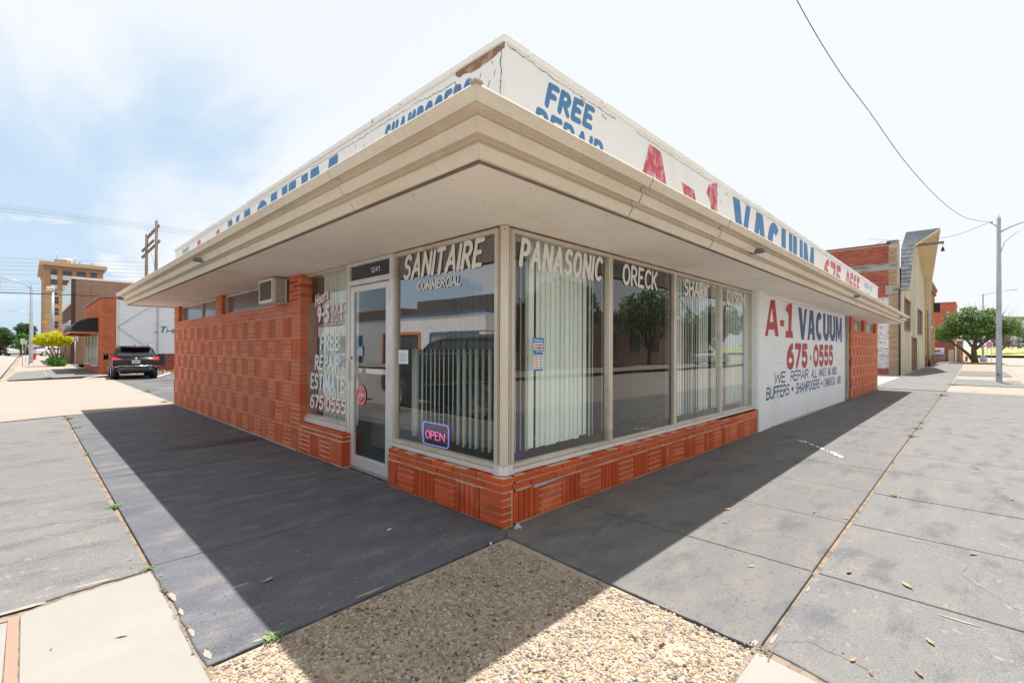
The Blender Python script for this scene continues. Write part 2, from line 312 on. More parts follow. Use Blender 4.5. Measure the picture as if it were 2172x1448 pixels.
def block_word(mb, s, u0, u1, z0, z1, place, gap=.08, heavy=.42):
    """A-1 VACUUM in thick flat letters"""
    mb.mark(); H = z1-z0; Wd = {'V': .86, 'A': .84, 'C': .82, 'U': .8, 'M': 1.02}
    tot = sum(Wd[c] for c in s)+gap*(len(s)-1); k = (u1-u0)/tot; u = u0
    for c in s:
        w = Wd[c]*k; t = heavy*.62*k
        X = lambda a: u+a*w
        Z = lambda b: z0+b*H
        if c == 'V': q = [[(X(0),Z(1)),(X(0)+t*1.15,Z(1)),(X(.66),Z(0)),(X(.34),Z(0))], [(X(1)-t*.8,Z(1)),(X(1),Z(1)),(X(.66),Z(0)),(X(.5),Z(.3))]]
        elif c == 'A': q = [[(X(0),Z(0)),(X(0)+t*.8,Z(0)),(X(.5),Z(.72)),(X(.56),Z(1)),(X(.3),Z(1))], [(X(1)-t*1.1,Z(0)),(X(1),Z(0)),(X(.72),Z(1)),(X(.42),Z(1)),(X(.48),Z(.75))], [(X(.3),Z(.2)),(X(.75),Z(.2)),(X(.68),Z(.4)),(X(.36),Z(.4))]]
        elif c == 'C': q = bandglyph(X(.5), Z(.5), w*.5, H*.5, t, H*.24, 48, 312)
        elif c == 'U': q = [[(X(0),Z(1)),(X(0)+t*1.1,Z(1)),(X(0)+t*1.1,Z(.38)),(X(0),Z(.38))], [(X(1)-t*.9,Z(1)),(X(1),Z(1)),(X(1),Z(.38)),(X(1)-t*.9,Z(.38))]]+bandglyph(X(.5), Z(.38), w*.5, H*.38, t, H*.24, 180, 360)
        elif c == 'M': q = [[(X(0),Z(0)),(X(0)+t*.8,Z(0)),(X(.08)+t*.9,Z(1)),(X(.04),Z(1))], [(X(1)-t*.9,Z(0)),(X(1),Z(0)),(X(.97),Z(1)),(X(.92)-t*.8,Z(1))], [(X(.06),Z(1)),(X(.06)+t*.95,Z(1)),(X(.6),Z(.1)),(X(.42),Z(.1))], [(X(.94)-t*.85,Z(1)),(X(.94),Z(1)),(X(.6),Z(.1)),(X(.44),Z(.1))]]
        slab_glyph(mb, q, place, False); u += w+gap*k
    return mb

# wall frames: place(u, z, lift)
def PX(X): return lambda u, z, l: (X-l, -u, z)       # wall facing -X, read left to right = decreasing Y, so u = -Y
def PY(Y): return lambda u, z, l: (u, Y-l, z)        # wall facing -Y

# ------------------------------------------------------------------ material library
M = {}
M['slab_grey'] = mat('painted_slab', (.152,.148,.146), .85, [((.200,.178,.158), (2.3,5.2,1), .45, .70, .55, 11), ((.085,.088,.098), (2.0,4.6,1), .50, .70, .75, 11), ((.38,.33,.29), (14,14,14), .60, .74, .4, 4), ((.085,.085,.09), (45,45,45), .56, .66, .5, 3), ((.46,.42,.38), (120,120,120), .57, .70, .42, 2)], [(90, .35, .004), (9, .12, .01)], spec=.25)
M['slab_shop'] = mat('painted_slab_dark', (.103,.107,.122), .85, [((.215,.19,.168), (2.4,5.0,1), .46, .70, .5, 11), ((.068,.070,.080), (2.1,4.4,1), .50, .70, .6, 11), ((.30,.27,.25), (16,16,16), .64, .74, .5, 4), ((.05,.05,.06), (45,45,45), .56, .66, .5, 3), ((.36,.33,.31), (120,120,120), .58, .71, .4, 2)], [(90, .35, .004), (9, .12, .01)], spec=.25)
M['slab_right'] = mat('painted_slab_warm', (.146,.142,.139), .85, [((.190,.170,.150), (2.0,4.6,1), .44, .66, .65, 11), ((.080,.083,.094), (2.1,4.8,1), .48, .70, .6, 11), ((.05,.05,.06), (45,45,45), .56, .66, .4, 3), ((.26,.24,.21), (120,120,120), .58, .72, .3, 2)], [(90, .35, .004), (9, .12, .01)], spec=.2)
M['concrete_light'] = mat('light_concrete', (.272,.258,.232), .9, [((.30,.285,.258), (1.5,3,1), .45, .65, .6, 7), ((.33,.28,.23), (5,5,5), .60, .76, .35, 6), ((.35,.30,.25), (30,30,30), .66, .74, .4, 3)], [(70, .3, .004)], spec=.2)
M['concrete_pink'] = mat('pink_concrete', (.285,.238,.202), .9, [((.31,.268,.235), (.5,1.5,1), .45, .65, .6, 7), ((.31,.25,.205), (1.5,5,5), .58, .76, .4, 6)], [(60, .25, .004)], spec=.2)
M['road'] = mat('road_concrete', (.28,.248,.215), .9, [((.31,.28,.25), (.25,.25,1), .45, .65, .6, 6), ((.34,.30,.26), (.7,.3,1), .55, .76, .45, 6), ((.22,.2,.18), (5,5,5), .66, .76, .3, 6)], [(40, .25, .004)], spec=.2)
M['joint'] = mat('joint_sand', (.25,.20,.155), .95, [((.13,.10,.08), (14,14,14), .46, .60, .85, 6)], [(120, .5, .006)], spec=.1)
M['asphalt'] = mat('lot_asphalt', (.10,.10,.105), .92, [((.16,.155,.15), (.8,.8,1), .45, .65, .7, 6), ((.045,.045,.05), (1.4,1.4,1), .5, .62, .5, 7), ((.3,.27,.24), (28,28,28), .62, .72, .5, 3)], [(50, .6, .008)], spec=.2)
M['earth'] = mat('ground_soil', (.28,.23,.17), .95, [((.20,.19,.09), (.2,.2,1), .45, .6, .7, 6)])
M['mortar'] = mat('mortar', (.56,.38,.29), .95, [((.30,.17,.11), (6,6,6), .52, .68, .5, 5)], [(80, .5, .004)], spec=.1)
M['mortar_base'] = mat('mortar_base', (.62,.44,.32), .95, [((.30,.19,.13), (7,7,7), .52, .68, .5, 6)], [(80, .5, .004)], spec=.1)
BR_L = [((.66,.22,.12), (3,3,3), .50, .72, .5, 6), ((.30,.065,.03), (7,7,20), .60, .76, .5, 6), ((.62,.36,.25), (40,40,40), .63, .74, .35, 3)]
M['brick'] = mat('shop_brick', (.55,.088,.024), .55, BR_L, [(60, .35, .003), (14, .2, .006)], rand=.15, spec=.22)
M['brick_far'] = mat('shop_brick_far', (.64,.160,.064), .65, BR_L+[((.56,.26,.15), (.5,.5,.6), .42, .62, .2, 5)], [(60, .35, .003), (14, .2, .006)], rand=.17, island=True, spec=.15)
M['brick_wall_obj'] = mat('shop_brick_wall', (.64,.150,.058), .62, BR_L+[((.56,.26,.15), (.5,.5,.6), .42, .62, .2, 5)], [(60, .35, .003), (14, .2, .006)], rand=.17, spec=.15)
M['brick_edge'] = mat('shop_brick_edge', (.49,.078,.023), .6, BR_L, [(60, .35, .003), (14, .2, .006)], rand=.15, spec=.2)
M['brick_edge_wall'] = mat('shop_brick_edge_wall', (.55,.125,.050), .65, BR_L, [(60, .35, .003), (14, .2, .006)], rand=.17, spec=.15)
M['soffit'] = mat('soffit_board', (.89,.81,.71), .8, [((.78,.68,.57), (1.2,1.2,1), .5, .68, .6, 6), ((.35,.22,.13), (6,6,6), .70, .78, .4, 5)], [(30, .08, .004)], spec=.2)
M['fascia'] = mat('fascia_metal', (.68,.60,.48), .5, [((.60,.50,.38), (.8,.8,6), .45, .65, .7, 5), ((.74,.68,.58), (12,12,1.2), .5, .7, .45, 4), ((.30,.22,.14), (5,5,1.5), .66, .80, .5, 6)], [(3, .05, .01)], spec=.35)
M['fascia_lip'] = mat('fascia_lip', (.20,.15,.115), .7, [((.32,.25,.2), (4,4,4), .5, .65, .6, 5)])
M['white_paint'] = mat('white_masonry_paint', (.81,.815,.83), .75, [((.70,.67,.61), (1.2,1.2,3), .50, .70, .55, 7), ((.55,.42,.28), (7,7,2.5), .68, .80, .5, 6)], [(9, .15, .006), (60, .15, .002)], spec=.25)
M['parapet'] = mat('parapet_paint', (.80,.80,.79), .75, [((.74,.70,.62), (2,2,1), .55, .72, .6, 7), ((.40,.25,.14), (9,9,6), .67, .71, .9, 6)], [(7, .25, .01), (50, .2, .003)], spec=.2)
M['raw_stucco'] = mat('bare_brown_stucco', (.26,.15,.10), .95, [((.48,.34,.24), (9,9,9), .5, .62, .7, 6)], [(40, .8, .01)])
M['crack'] = mat('crack_dirt', (.17,.11,.07), .95)
M['cement_patch'] = mat('cement_patch', (.46,.42,.36), .95, [((.3,.27,.23), (15,15,15), .5, .65, .6, 5)], [(60, .5, .004)])
M['alu'] = mat('brushed_aluminium', (.74,.735,.72), .36, [((.62,.60,.57), (2,2,5), .45, .7, .6, 5), ((.30,.25,.20), (10,10,10), .66, .78, .4, 5)], metal=.35)
M['alu_tan'] = mat('stained_aluminium', (.62,.56,.47), .42, [((.42,.32,.22), (3,3,3), .5, .7, .6, 6), ((.75,.70,.62), (8,8,1.5), .5, .7, .5, 5)], metal=.35)
M['glass'] = glass('shop_glass', (.95,.985,.965), 1.15)
M['glass_dark'] = glass('tinted_film_glass', (.20,.17,.17), 1.15)
M['glass_film'] = glass('mirror_film_glass', (.22,.23,.27), 1.0, base=.19)
M['glass_black'] = glass('dark_panel_glass', (.05,.05,.06), .8)
M['paint_white'] = mat('sign_white', (.80,.78,.74), .6, [((.65,.62,.58), (8,8,8), .5, .7, .5, 4)])
M['paint_white2'] = mat('sign_white_cool', (.80,.83,.88), .6, [((.66,.68,.72), (8,8,8), .5, .7, .5, 4)])
M['paint_red'] = mat('sign_red', (.46,.035,.04), .6, [((.30,.02,.03), (3,3,9), .45, .65, .6, 6), ((.62,.22,.2), (14,14,26), .60, .70, .5, 5)])
M['paint_redsh'] = mat('sign_orange_red', (.62,.09,.035), .6)
M['paint_navy'] = mat('sign_navy', (.030,.065,.19), .6, [((.07,.13,.30), (3,3,8), .45, .65, .7, 6), ((.25,.3,.42), (14,14,26), .60, .70, .5, 5)])
M['paint_greyblue'] = mat('sign_faded_blue', (.12,.16,.28), .6)
M['paint_blue'] = mat('worn_blue_paint', (.065,.20,.40), .65, [((.62,.66,.72), (16,16,16), .64, .70, .9, 7), ((.04,.14,.32), (4,4,4), .5, .7, .6, 5)])
M['paint_redworn'] = mat('worn_red_paint', (.52,.07,.10), .65, [((.66,.42,.43), (11,11,7), .46, .60, .75, 8), ((.35,.05,.06), (20,20,20), .6, .68, .6, 6)])
M['blind'] = mat('vinyl_blind', (.84,.88,.83), .6, rand=.05)
M['dark'] = mat('dark_room', (.05,.05,.055), .9)
M['roomwall'] = mat('room_wall', (.20,.21,.20), .9, [((.2,.2,.2), (2,2,2), .5, .65, .6, 4)])
M['carpet'] = mat('shop_carpet', (.07,.09,.12), .95)
M['black'] = mat('black_plastic', (.02,.02,.022), .5)
M['grey_metal'] = mat('galvanised_steel', (.42,.43,.45), .45, [((.33,.34,.36), (3,3,2), .45, .65, .7, 5), ((.55,.56,.57), (20,20,2), .55, .7, .4, 4)], metal=.4)
M['white_plastic'] = mat('white_plastic', (.72,.68,.62), .5, [((.55,.48,.40), (9,9,9), .55, .7, .5, 5)])
M['chrome'] = mat('chrome', (.8,.8,.8), .12, metal=1.0)
M['tyre'] = mat('tyre_rubber', (.03,.03,.032), .85)
M['leafdry'] = mat('dry_leaf', (.36,.25,.155), .8, [((.22,.12,.06), (30,30,30), .5, .6, .7, 3)], rand=.3, coord='obj')
M['weed'] = mat('weed_green', (.10,.20,.04), .7, [((.30,.30,.10), (20,20,20), .5, .7, .7, 3)])
M['litter'] = mat('white_litter', (.8,.8,.8), .7)

def zg(x):      # the right-hand pavement falls gently away from the corner
    return 0.0 if x < 6 else (-(x-6)*.0072 if x < 20.5 else -.1044)

# ------------------------------------------------------------------ ground, roads, kerbs, pavements
mb = MB(); mb.add([(-900,-900,-.30),(900,-900,-.30),(900,900,-.30),(-900,900,-.30)], [(0,1,2,3)]); mb.build('ground', M['earth'], kind='structure', fix=False)
def sheet(name, polys, z, m, sub=1.0, kind='structure', parent=None):
    mb = MB()
    for p in polys: mb.add([(x, y, z+zg(x)) for x, y in p], [tuple(range(len(p)))])
    return mb.build(name, m, parent, kind, fix=False)
rd = [[(-15.5,-900),(-3.46,-900),(-3.46,900),(-15.5,900)]]
xs_ = [-3.46,6,13,20.5,40,200,900]
for a, b in zip(xs_, xs_[1:]): rd.append([(a,-13.5),(b,-13.5),(b,-4.50),(a,-4.50)])
sheet('road', rd, -.13, M['road'])
# far sides of both streets
sheet('far_pavement', [[(-19.8,-900),(-15.5,-900),(-15.5,900),(-19.8,900)], [(-3.46,-16.5),(900,-16.5),(900,-13.5),(-3.46,-13.5)]], -.01, M['concrete_pink'])
# pavement bed that shows in the joints
bed = [[(-3.30,1.06),(-2.03,1.06),(-2.03,10.3),(-3.30,10.1)], [(-2.03,-.16),(0,-.06),(.3,.3),(.3,11.45),(-2.03,10.75)]]
for a, b in zip([-.15,6,13,20.5],[6,13,20.5,21.0]): bed.append([(a,-4.3),(b,-4.3),(b,.3),(a,.3)])
side = sheet('pavement', bed, -.022, M['joint'])
def slab(x0, x1, y0, y1, m=None, name='paving_slab', pts=None, parent=side, g=.006, th=.09, zo=0.0, tilt=None):
    p = pts or [(x0+g,y0+g),(x1-g,y0+g),(x1-g,y1-g),(x0+g,y1-g)]
    cx = sum(q[0] for q in p)/len(p); cy = sum(q[1] for q in p)/len(p); t = tilt or (random.uniform(-.0012,.0012), random.uniform(-.0012,.0012)); j = zo+random.uniform(-.0015,.0015)
    Z = lambda q: zg(q[0])+j+t[0]*(q[0]-cx)+t[1]*(q[1]-cy)
    n = len(p); ins = []
    for q in p:
        d = Vector((cx-q[0], cy-q[1])); d.normalize(); ins.append((q[0]+d.x*.006, q[1]+d.y*.006))
    vs = [(q[0],q[1],Z(q)-.004) for q in p]+[(q[0],q[1],Z(q)) for q in ins]+[(q[0],q[1],Z(q)-th) for q in p]
    mb = MB(); mb.add(vs, [tuple(range(n,2*n))]+[(i,(i+1)%n,n+(i+1)%n,n+i) for i in range(n)]+[(2*n+i,2*n+(i+1)%n,(i+1)%n,i) for i in range(n)])
    return mb.build(name, m or M['slab_grey'], parent, fix=False)
# left pavement, strip against the shop
def ragged(a, b, n, amp, seed):
    rr = random.Random(seed); out = []
    for i in range(1, n):
        t = i/n; dx, dy = b[0]-a[0], b[1]-a[1]; l = math.hypot(dx, dy); q = rr.uniform(-amp, amp); out.append((a[0]+dx*t-dy/l*q, a[1]+dy*t+dx/l*q))
    return out
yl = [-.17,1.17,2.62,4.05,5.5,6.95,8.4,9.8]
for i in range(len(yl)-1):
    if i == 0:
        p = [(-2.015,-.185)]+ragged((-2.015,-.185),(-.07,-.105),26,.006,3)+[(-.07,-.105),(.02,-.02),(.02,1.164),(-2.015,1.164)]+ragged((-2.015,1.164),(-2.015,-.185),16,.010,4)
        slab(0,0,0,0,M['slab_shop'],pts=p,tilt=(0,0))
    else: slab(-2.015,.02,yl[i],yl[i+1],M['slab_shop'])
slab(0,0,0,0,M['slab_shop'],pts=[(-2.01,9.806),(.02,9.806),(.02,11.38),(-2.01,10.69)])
# kerb-side strip
yk = [1.08,2.6,4.1,5.6,7.9]
for i in range(len(yk)-1):
    if i == 0: slab(0,0,0,0,pts=[(-3.30,.98)]+ragged((-3.30,.98),(-2.038,1.12),18,.012,9)+[(-2.038,1.12),(-2.045,2.594),(-3.30,2.594)],tilt=(0,0))
    else: slab(-3.30,-2.045,yk[i],yk[i+1])
slab(0,0,0,0,pts=[(-3.30,7.906),(-2.045,7.906),(-2.045,10.62),(-3.30,10.05)])
# right pavement, strip along the shop
xr = [-.15,.90,2.07,3.22,4.38,5.60,6.95,8.35,9.75,11.15,12.55,13.95,15.35,16.75,18.15,19.55,20.95]
for i in range(len(xr)-1):
    if i == 0:
        p = [(-.185,-1.882)]+[(.894,-1.882),(.894,.02),(.05,.0),(-.065,-.105)]+ragged((-.065,-.105),(-.185,-1.882),24,.005,5)
        slab(0,0,0,0,M['slab_right'],pts=p,tilt=(0,0))
    else: slab(xr[i],xr[i+1],-1.882,.02,M['slab_right'])
for i in range(len(xr)-1):
    if i == 0:
        p = [(-.15,-1.903)]+ragged((-.15,-1.903),(-.24,-2.35),6,.008,6)+[(-.24,-2.35),(-.32,-3.1),(.893,-3.1),(.893,-1.903)]
        slab(0,0,0,0,pts=p,tilt=(0,0)); slab(0,0,0,0,pts=[(-.3,-3.11),(.893,-3.11),(.893,-4.3),(-.3,-4.3)],tilt=(0,0))
    else:
        g1 = .008 if i in (1,3,6,9) else .006
        slab(xr[i],xr[i+1],-4.3,-1.903,g=g1)
# light concrete at the corner ramp
lb = sheet('corner_pad', [[(-3.46,-4.5),(-.15,-4.5),(-.15,-1.86),(-2.0,-1.86),(-2.0,1.16),(-3.46,1.05)]], -.010, M['joint'])
slab(0,0,0,0,M['concrete_light'],'concrete_bay',[(-2.595,-1.9),(-2.034,-1.9)]+ragged((-2.034,-1.9),(-2.034,1.09),30,.004,21)+[(-2.034,1.09)]+ragged((-2.034,1.09),(-2.55,1.01),8,.006,11)+[(-2.55,1.01),(-2.595,.96)],lb,tilt=(0,0),zo=-.002)
slab(0,0,0,0,M['concrete_light'],'concrete_bay',[(-3.4,-1.9),(-2.66,-1.9),(-2.64,.93),(-3.4,.90)],lb,tilt=(0,0),zo=-.003)
slab(0,0,0,0,M['concrete_light'],'concrete_bay',[(-3.4,-4.3),(-.34,-4.3),(-.34,-3.1),(-.265,-2.3),(-.20,-1.885),(-2.6,-1.885),(-3.4,-1.95)],lb,tilt=(0,0),zo=-.002)
mb = MB(); mb.box(-2.64,-2.60,-1.9,.975,-.05,-.004); mb.box(-3.4,-2.641,.94,.975,-.05,-.004); mb.build('ramp_border', mat('ramp_border', (.28,.185,.14), .9), lb)
# kerbs
def kerb(name, pts, w=.15):
    mb = MB()
    for (a, b) in zip(pts, pts[1:]):
        d = (Vector(b)-Vector(a)).normalized(); n = Vector((d.y, -d.x))*w
        q = [Vector(a), Vector(b), Vector(b)+n, Vector(a)+n]; mb.add([(p.x,p.y,zg(p.x)+z) for z in (-.3, .0) for p in q], [(4,5,6,7),(0,3,2,1),(0,1,5,4),(1,2,6,5),(2,3,7,6),(3,0,4,7)])
    return mb.build(name, M['concrete_pink'], kind='structure')
kerb('kerb', [(-3.46,10.3),(-3.46,1.2)][::1], -.155)
kerb('kerb', [(.8,-4.30),(6,-4.30),(13,-4.30),(20.9,-4.30)], .16)
# left driveway apron, lot and the next block's pavement
sheet('driveway', [[(-3.46,10.12),(-2.03,10.74),(.0,11.44),(.0,26.2),(-3.46,25.2)], [(0,11.44),(.03,11.44),(.03,26.2),(0,26.2)], [(-4.4,10.1),(-3.46,10.12),(-3.46,25.2),(-4.4,25.2)]], -.004, M['concrete_pink'])
lot = sheet('parking_lot', [[(.03,11.0),(25,11.0),(25,31.0),(.03,29.6)]], -.012, M['asphalt'])
mb = MB()
for (a, b) in (((-.75,26.1),(.25,28.6)), ((1.6,24.6),(3.6,31)), ((4.2,21.5),(9,31))):
    d = (Vector(b)-Vector(a)).normalized(); n = Vector((-d.y, d.x))*.06; a, b = Vector(a), Vector(b); mb.add([(p.x,p.y,.004) for p in (a-n, b-n, b+n, a+n)], [(0,1,2,3)])
for k, q in enumerate(mb.f): MB().add([mb.v[i] for i in q], [(0,1,2,3)]).build('parking_stripe', mat('stripe_paint', (.72,.70,.66), .8, [((.3,.3,.3), (9,9,9), .55, .7, .6, 5)]), lot, fix=False)
nb = sheet('far_block_pavement', [[(-3.4,26.2),(-1.95,27.1),(-.2,28.2),(.1,28.4),(.1,150),(-3.0,150),(-3.05,33)]], -.002, M['concrete_pink'])
slab(0,0,0,0,M['slab_grey'],'paving_slab',[(-3.15,27.1),(-1.9,27.5),(-1.85,37.0),(-2.95,34.2)],nb,zo=.012)
slab(0,0,0,0,M['slab_grey'],'paving_slab',[(-1.85,27.6),(.1,28.6),(.1,39.0),(-1.8,37.2)],nb,zo=.012)
# right side beyond the shop: alley, aprons, raised bays, kerbs
sheet('alley', [[(20.9,.3),(33.9,.3),(33.9,14),(20.9,14)]], .0, mat('alley_concrete', (.42,.38,.33), .9, [((.25,.23,.2), (1,1,1), .5, .65, .7, 6)]))
fp = sheet('far_pavement', [[(20.97,-4.3),(95,-5.2),(95,.45),(20.97,.45)]], -.008, M['concrete_pink'])
for a in range(7):
    x0 = 21.0+a*4.6; slab(x0, x0+4.6, -1.93, .30, M['slab_grey'], 'paving_slab', None, fp, zo=.012)
for a in range(4):
    x0 = 53.5+a*7; slab(x0, x0+7, -1.93, .40, M['slab_grey'], 'paving_slab', None, fp, zo=.012)
for x0, x1 in ((25.6,31.2),(36.5,45.0)): slab(x0, x1, -4.25, -1.98, M['slab_grey'], 'paving_slab', None, fp, zo=.02)
kerb('kerb', [(31.5,-4.42),(60,-4.75),(95,-5.2)], .18)

# ------------------------------------------------------------------ the brick shop
shop = thing('vacuum_shop', 'low orange brick corner shop with tan canopy and white parapet lettered A-1 VACUUM', 'shop', (0,0,0))
BR = []       # every brick: (plane, u centre, z centre, length u, height z, depth, front offset, distance)
CAMP = Vector((-2.583,-2.605,1.4))
def brk(pl, u0, u1, z0, z1, dep=.105, d0=0.0, m='near', zo=0):
    j = .0030; c = Vector((d0,(u0+u1)/2,(z0+z1)/2)) if pl == 'L' else Vector(((u0+u1)/2,d0,(z0+z1)/2+zo))
    D = c-CAMP; n = abs(D.x) if pl == 'L' else abs(D.y); size = (u1-u0)*(z1-z0)*n/D.length**3
    BR.append((pl, (u0+u1)/2, (z0+z1)/2+zo, (u1-u0)-2*j, (z1-z0)-2*j, dep, d0+random.uniform(-.003,.003), size, m))
def panel(pl, u0, u1, z0, z1, hor, n=5, **k):
    if hor:
        h = (z1-z0)/n
        for i in range(n): brk(pl, u0+.004, u1-.004, z0+i*h, z0+(i+1)*h, **k)
    else:
        w = (u1-u0)/n
        for i in range(n): brk(pl, u0+i*w, u0+(i+1)*w, z0+.004, z1-.004-random.uniform(0,.004), **k)
def course(pl, u0, u1, z0, z1, L=.31, off=0.0, **k):
    e = [u0]; u = u0+off
    while u < u1-.05:
        if u > u0+.05: e.append(u)
        u += L
    e.append(u1)
    for a, b in zip(e, e[1:]): brk(pl, a, b, z0, z1, **k)
# left base wall, corner to door
for i, (a, b) in enumerate(((0,.278),(.278,.594),(.594,.895),(.895,1.208),(1.208,1.511))): panel('L', a, b, 0, .270, i % 2 == 0)
panel('L', 1.511, 1.675, 0, .270, False, 3)
course('L', 0, 1.675, .275, .331, .313, .22); course('L', 0, 1.675, .334, .385, .313, .0, dep=.2)
# right base wall
ed = [.122,.434,.749,1.061,1.3755]+[1.3755+.3125*k for k in range(1,15)]+[6.06]
for i, (a, b) in enumerate(zip(ed, ed[1:])): panel('R', a, b, .0, .268, i % 2 == 1, d0=.006)
course('R', .108, 6.06, .275, .331, .317, .218); course('R', .124, 6.06, .334, .385, .312, .0, dep=.2)
# left base wall beyond the door
for i, (a, b) in enumerate(((2.672,2.98),(2.98,3.29),(3.29,3.60),(3.60,3.905))): panel('L', a, b, 0, .300, i % 2 == 1, m='near')
course('L', 2.672, 3.905, .303, .355, .31, .15); course('L', 2.672, 3.905, .358, .400, .31, .0, dep=.2)
# left long wall
rows = [0,.31,.62,.925,1.233,1.537,1.84]; c0 = 3.905; cw = .3068; nc = 25
for r in range(6):
    for c in range(nc+1):
        a = c0+c*cw; b = min(a+cw, 11.70)
        if b-a > .05: panel('L', a, b, rows[r], rows[r+1], (r+c) % 2 == 1, m='wall')
for k in range(3): course('L', c0 if k == 0 else c0, 11.70, 1.843+k*.0615, 1.843+(k+1)*.0615, .31, (.0,.16,.08)[k], m='wall')
for (a, b) in ((3.905,4.318),(7.612,8.02),(11.24,11.70)):
    for k in range(6): course('L', a, b, 2.03+k*.0615, 2.03+(k+1)*.0615-.0, .31, (.10,.26)[k % 2], m='wall' if a > 5 else 'near', dep=.16)
# right-hand far wall beyond the recessed door
rr_ = [0,.31,.62,.925,1.233,1.537,1.84]
for r in range(6):
    for c in range(18):
        a = 14.73+c*.3094; b = min(a+.3094, 20.28)
        if b-a > .05: panel('R', a, b, rr_[r], rr_[r+1], (r+c) % 2 == 0, m='wall', zo=zg(a)*(1-r/6), dep=.12 if c == 0 else .105)
for k in range(3): course('R', 14.73, 20.28, 1.843+k*.0615, 1.843+(k+1)*.0615, .31, (.0,.16,.08)[k], m='wall')
for (a, b) in ((14.73,15.22),(17.08,17.50),(19.75,20.28)):
    for k in range(6): course('R', a, b, 2.03+k*.0615, 2.03+(k+1)*.0615, .31, (.10,.26)[k % 2], m='wall', dep=.10)
# mortar and core of the walls
mb = MB(); e = .006
e = .0045
for bx_, mm_ in (((e+.012,.16,e+.014,1.660,-.05,.378),0),((.135,6.05,e+.014,.19,-.05,.378),0),((e,.16,2.686,3.915,-.05,.392),0),((e,.24,3.923,11.69,-.05,2.025),1),((e,.15,3.923,4.31,2.026,2.398),1),((e,.15,7.62,8.012,2.026,2.398),1),((e,.15,11.25,11.69,2.026,2.398),1),((14.748,20.272,e,.24,-.15,2.025),1),((14.748,15.21,e,.10,2.026,2.398),1),((17.09,17.49,e,.10,2.026,2.398),1),((19.76,20.272,e,.10,2.026,2.398),1)):
    MB().box(*bx_).build('mortar', M['mortar'] if mm_ else M['mortar_base'], shop)

BR.sort(key=lambda b: -b[7])
def brick_mesh(l, h, d, v):
    if l > h: h -= .0050
    r = random.Random(v*13+int(l*1000)); c = .0035; q = lambda: r.uniform(-.0016,.0016)
    x, z = l/2, h/2; vs = [(-x+c+q(),0,-z+c+q()),(x-c+q(),0,-z+c+q()),(x-c+q(),0,z-c+q()),(-x+c+q(),0,z-c+q()),(-x,c,-z),(x,c,-z),(x,c,z),(-x,c,z),(-x,d,-z),(x,d,-z),(x,d,z),(-x,d,z)]
    fs = [(0,1,2,3),(0,4,5,1),(1,5,6,2),(2,6,7,3),(3,7,4,0),(4,8,9,5),(5,9,10,6),(6,10,11,7),(7,11,8,4),(8,11,10,9)]
    return vs, fs
M['brick_far_edge'] = mat('shop_brick_far_edge', (.55,.130,.054), .65, BR_L+[((.5,.22,.13), (.5,.5,.6), .42, .62, .2, 5)], [(60, .35, .003)], rand=.17, island=True, spec=.15)
cache = {}; rest = MB(); rest2 = MB()
for i, (pl, u, z, l, h, d, d0, sz, m) in enumerate(BR):
    v = i % 4; vs, fs = brick_mesh(l-((.0040 if l < h else .0070) if m == 'near' else .003), h-((.0030 if l > h else .006) if m == 'near' else 0), d, v)
    tl = random.uniform(-.006,.006)
    if i < 300:
        key = (round(l,3), round(h,3), round(d,3), v, m)
        if key not in cache:
            me = bpy.data.meshes.new('brick'); me.from_pydata(vs, [], fs); me.materials.append(M[('brick' if l > h else 'brick_edge') if m == 'near' else ('brick_wall_obj' if l > h else 'brick_edge_wall')]); me.update(); cache[key] = me
        o = bpy.data.objects.new('brick', cache[key]); COL.objects.link(o); o.parent = shop
        if pl == 'L': o.location = (d0,u,z); o.rotation_euler = (0,0,-PI/2)
        else: o.location = (u,d0,z)
        o.rotation_euler.rotate_axis('Y', tl)
    else:
        rs_ = rest if l > h else rest2
        if pl == 'L': rs_.add([(d0+y, u-x, z+w) for x, y, w in vs], fs)
        else: rs_.add([(u+x, d0+y, z+w) for x, y, w in vs], fs)
rest.build('brick', M['brick_far'], shop, kind='stuff', fix=False); rest2.build('edge_brick', M['brick_far_edge'], shop, kind='stuff', fix=False)
# concrete foot strip
mb = MB(); mb.box(-.012,.05,4.0,11.69,-.05,.012); mb.build('foundation_edge', M['cement_patch'], shop)
# cement smear over the first panels of the right base
mb = MB(); p = [(.36,.270),(.62,.272),(.86,.273),(.86,.266),(.64,.258),(.5,.250),(.37,.243)]
mb.poly([(x,.002,z) for x, z in p], (0,.02,0)); mb.build('cement_smear', M['cement_patch'], shop)
# white signed wall, with returns
mb = MB(); mb.add([(6.115,-.004,-.02),(13.68,-.004,-.08),(13.68,-.004,2.405),(6.115,-.004,2.405),(6.115,.30,-.02),(13.68,.30,-.08),(13.68,.30,2.405),(6.115,.30,2.405)], [(0,1,2,3),(4,7,6,5),(0,4,5,1),(1,5,6,2),(2,6,7,3),(3,7,4,0)])
wallw = mb.build('sign_wall', M['white_paint'], shop)
mb = MB(); mb.box(6.062,6.113,.01,.22,.39,2.40); mb.build('wall_return', M['white_paint'], shop)
# entry recess at the far end of the signed wall
mb = MB(); mb.box(13.70,14.70,.20,.24,0,2.40); mb.build('recess_wall', M['dark'], shop)
dr = MB().box(13.76,14.60,.10,.14,-.06,2.05).build('side_door', mat('side_door', (.32,.30,.27), .5), shop)
MB().box(13.70,13.755,.07,.15,-.08,2.38).box(14.63,14.70,.06,.15,-.08,2.38).build('door_frame', M['alu'], dr)
for z in (.35,1.1,1.75): MB().box(14.605,14.635,.04,.075,z,z+.13).build('hinge', M['alu'], dr)

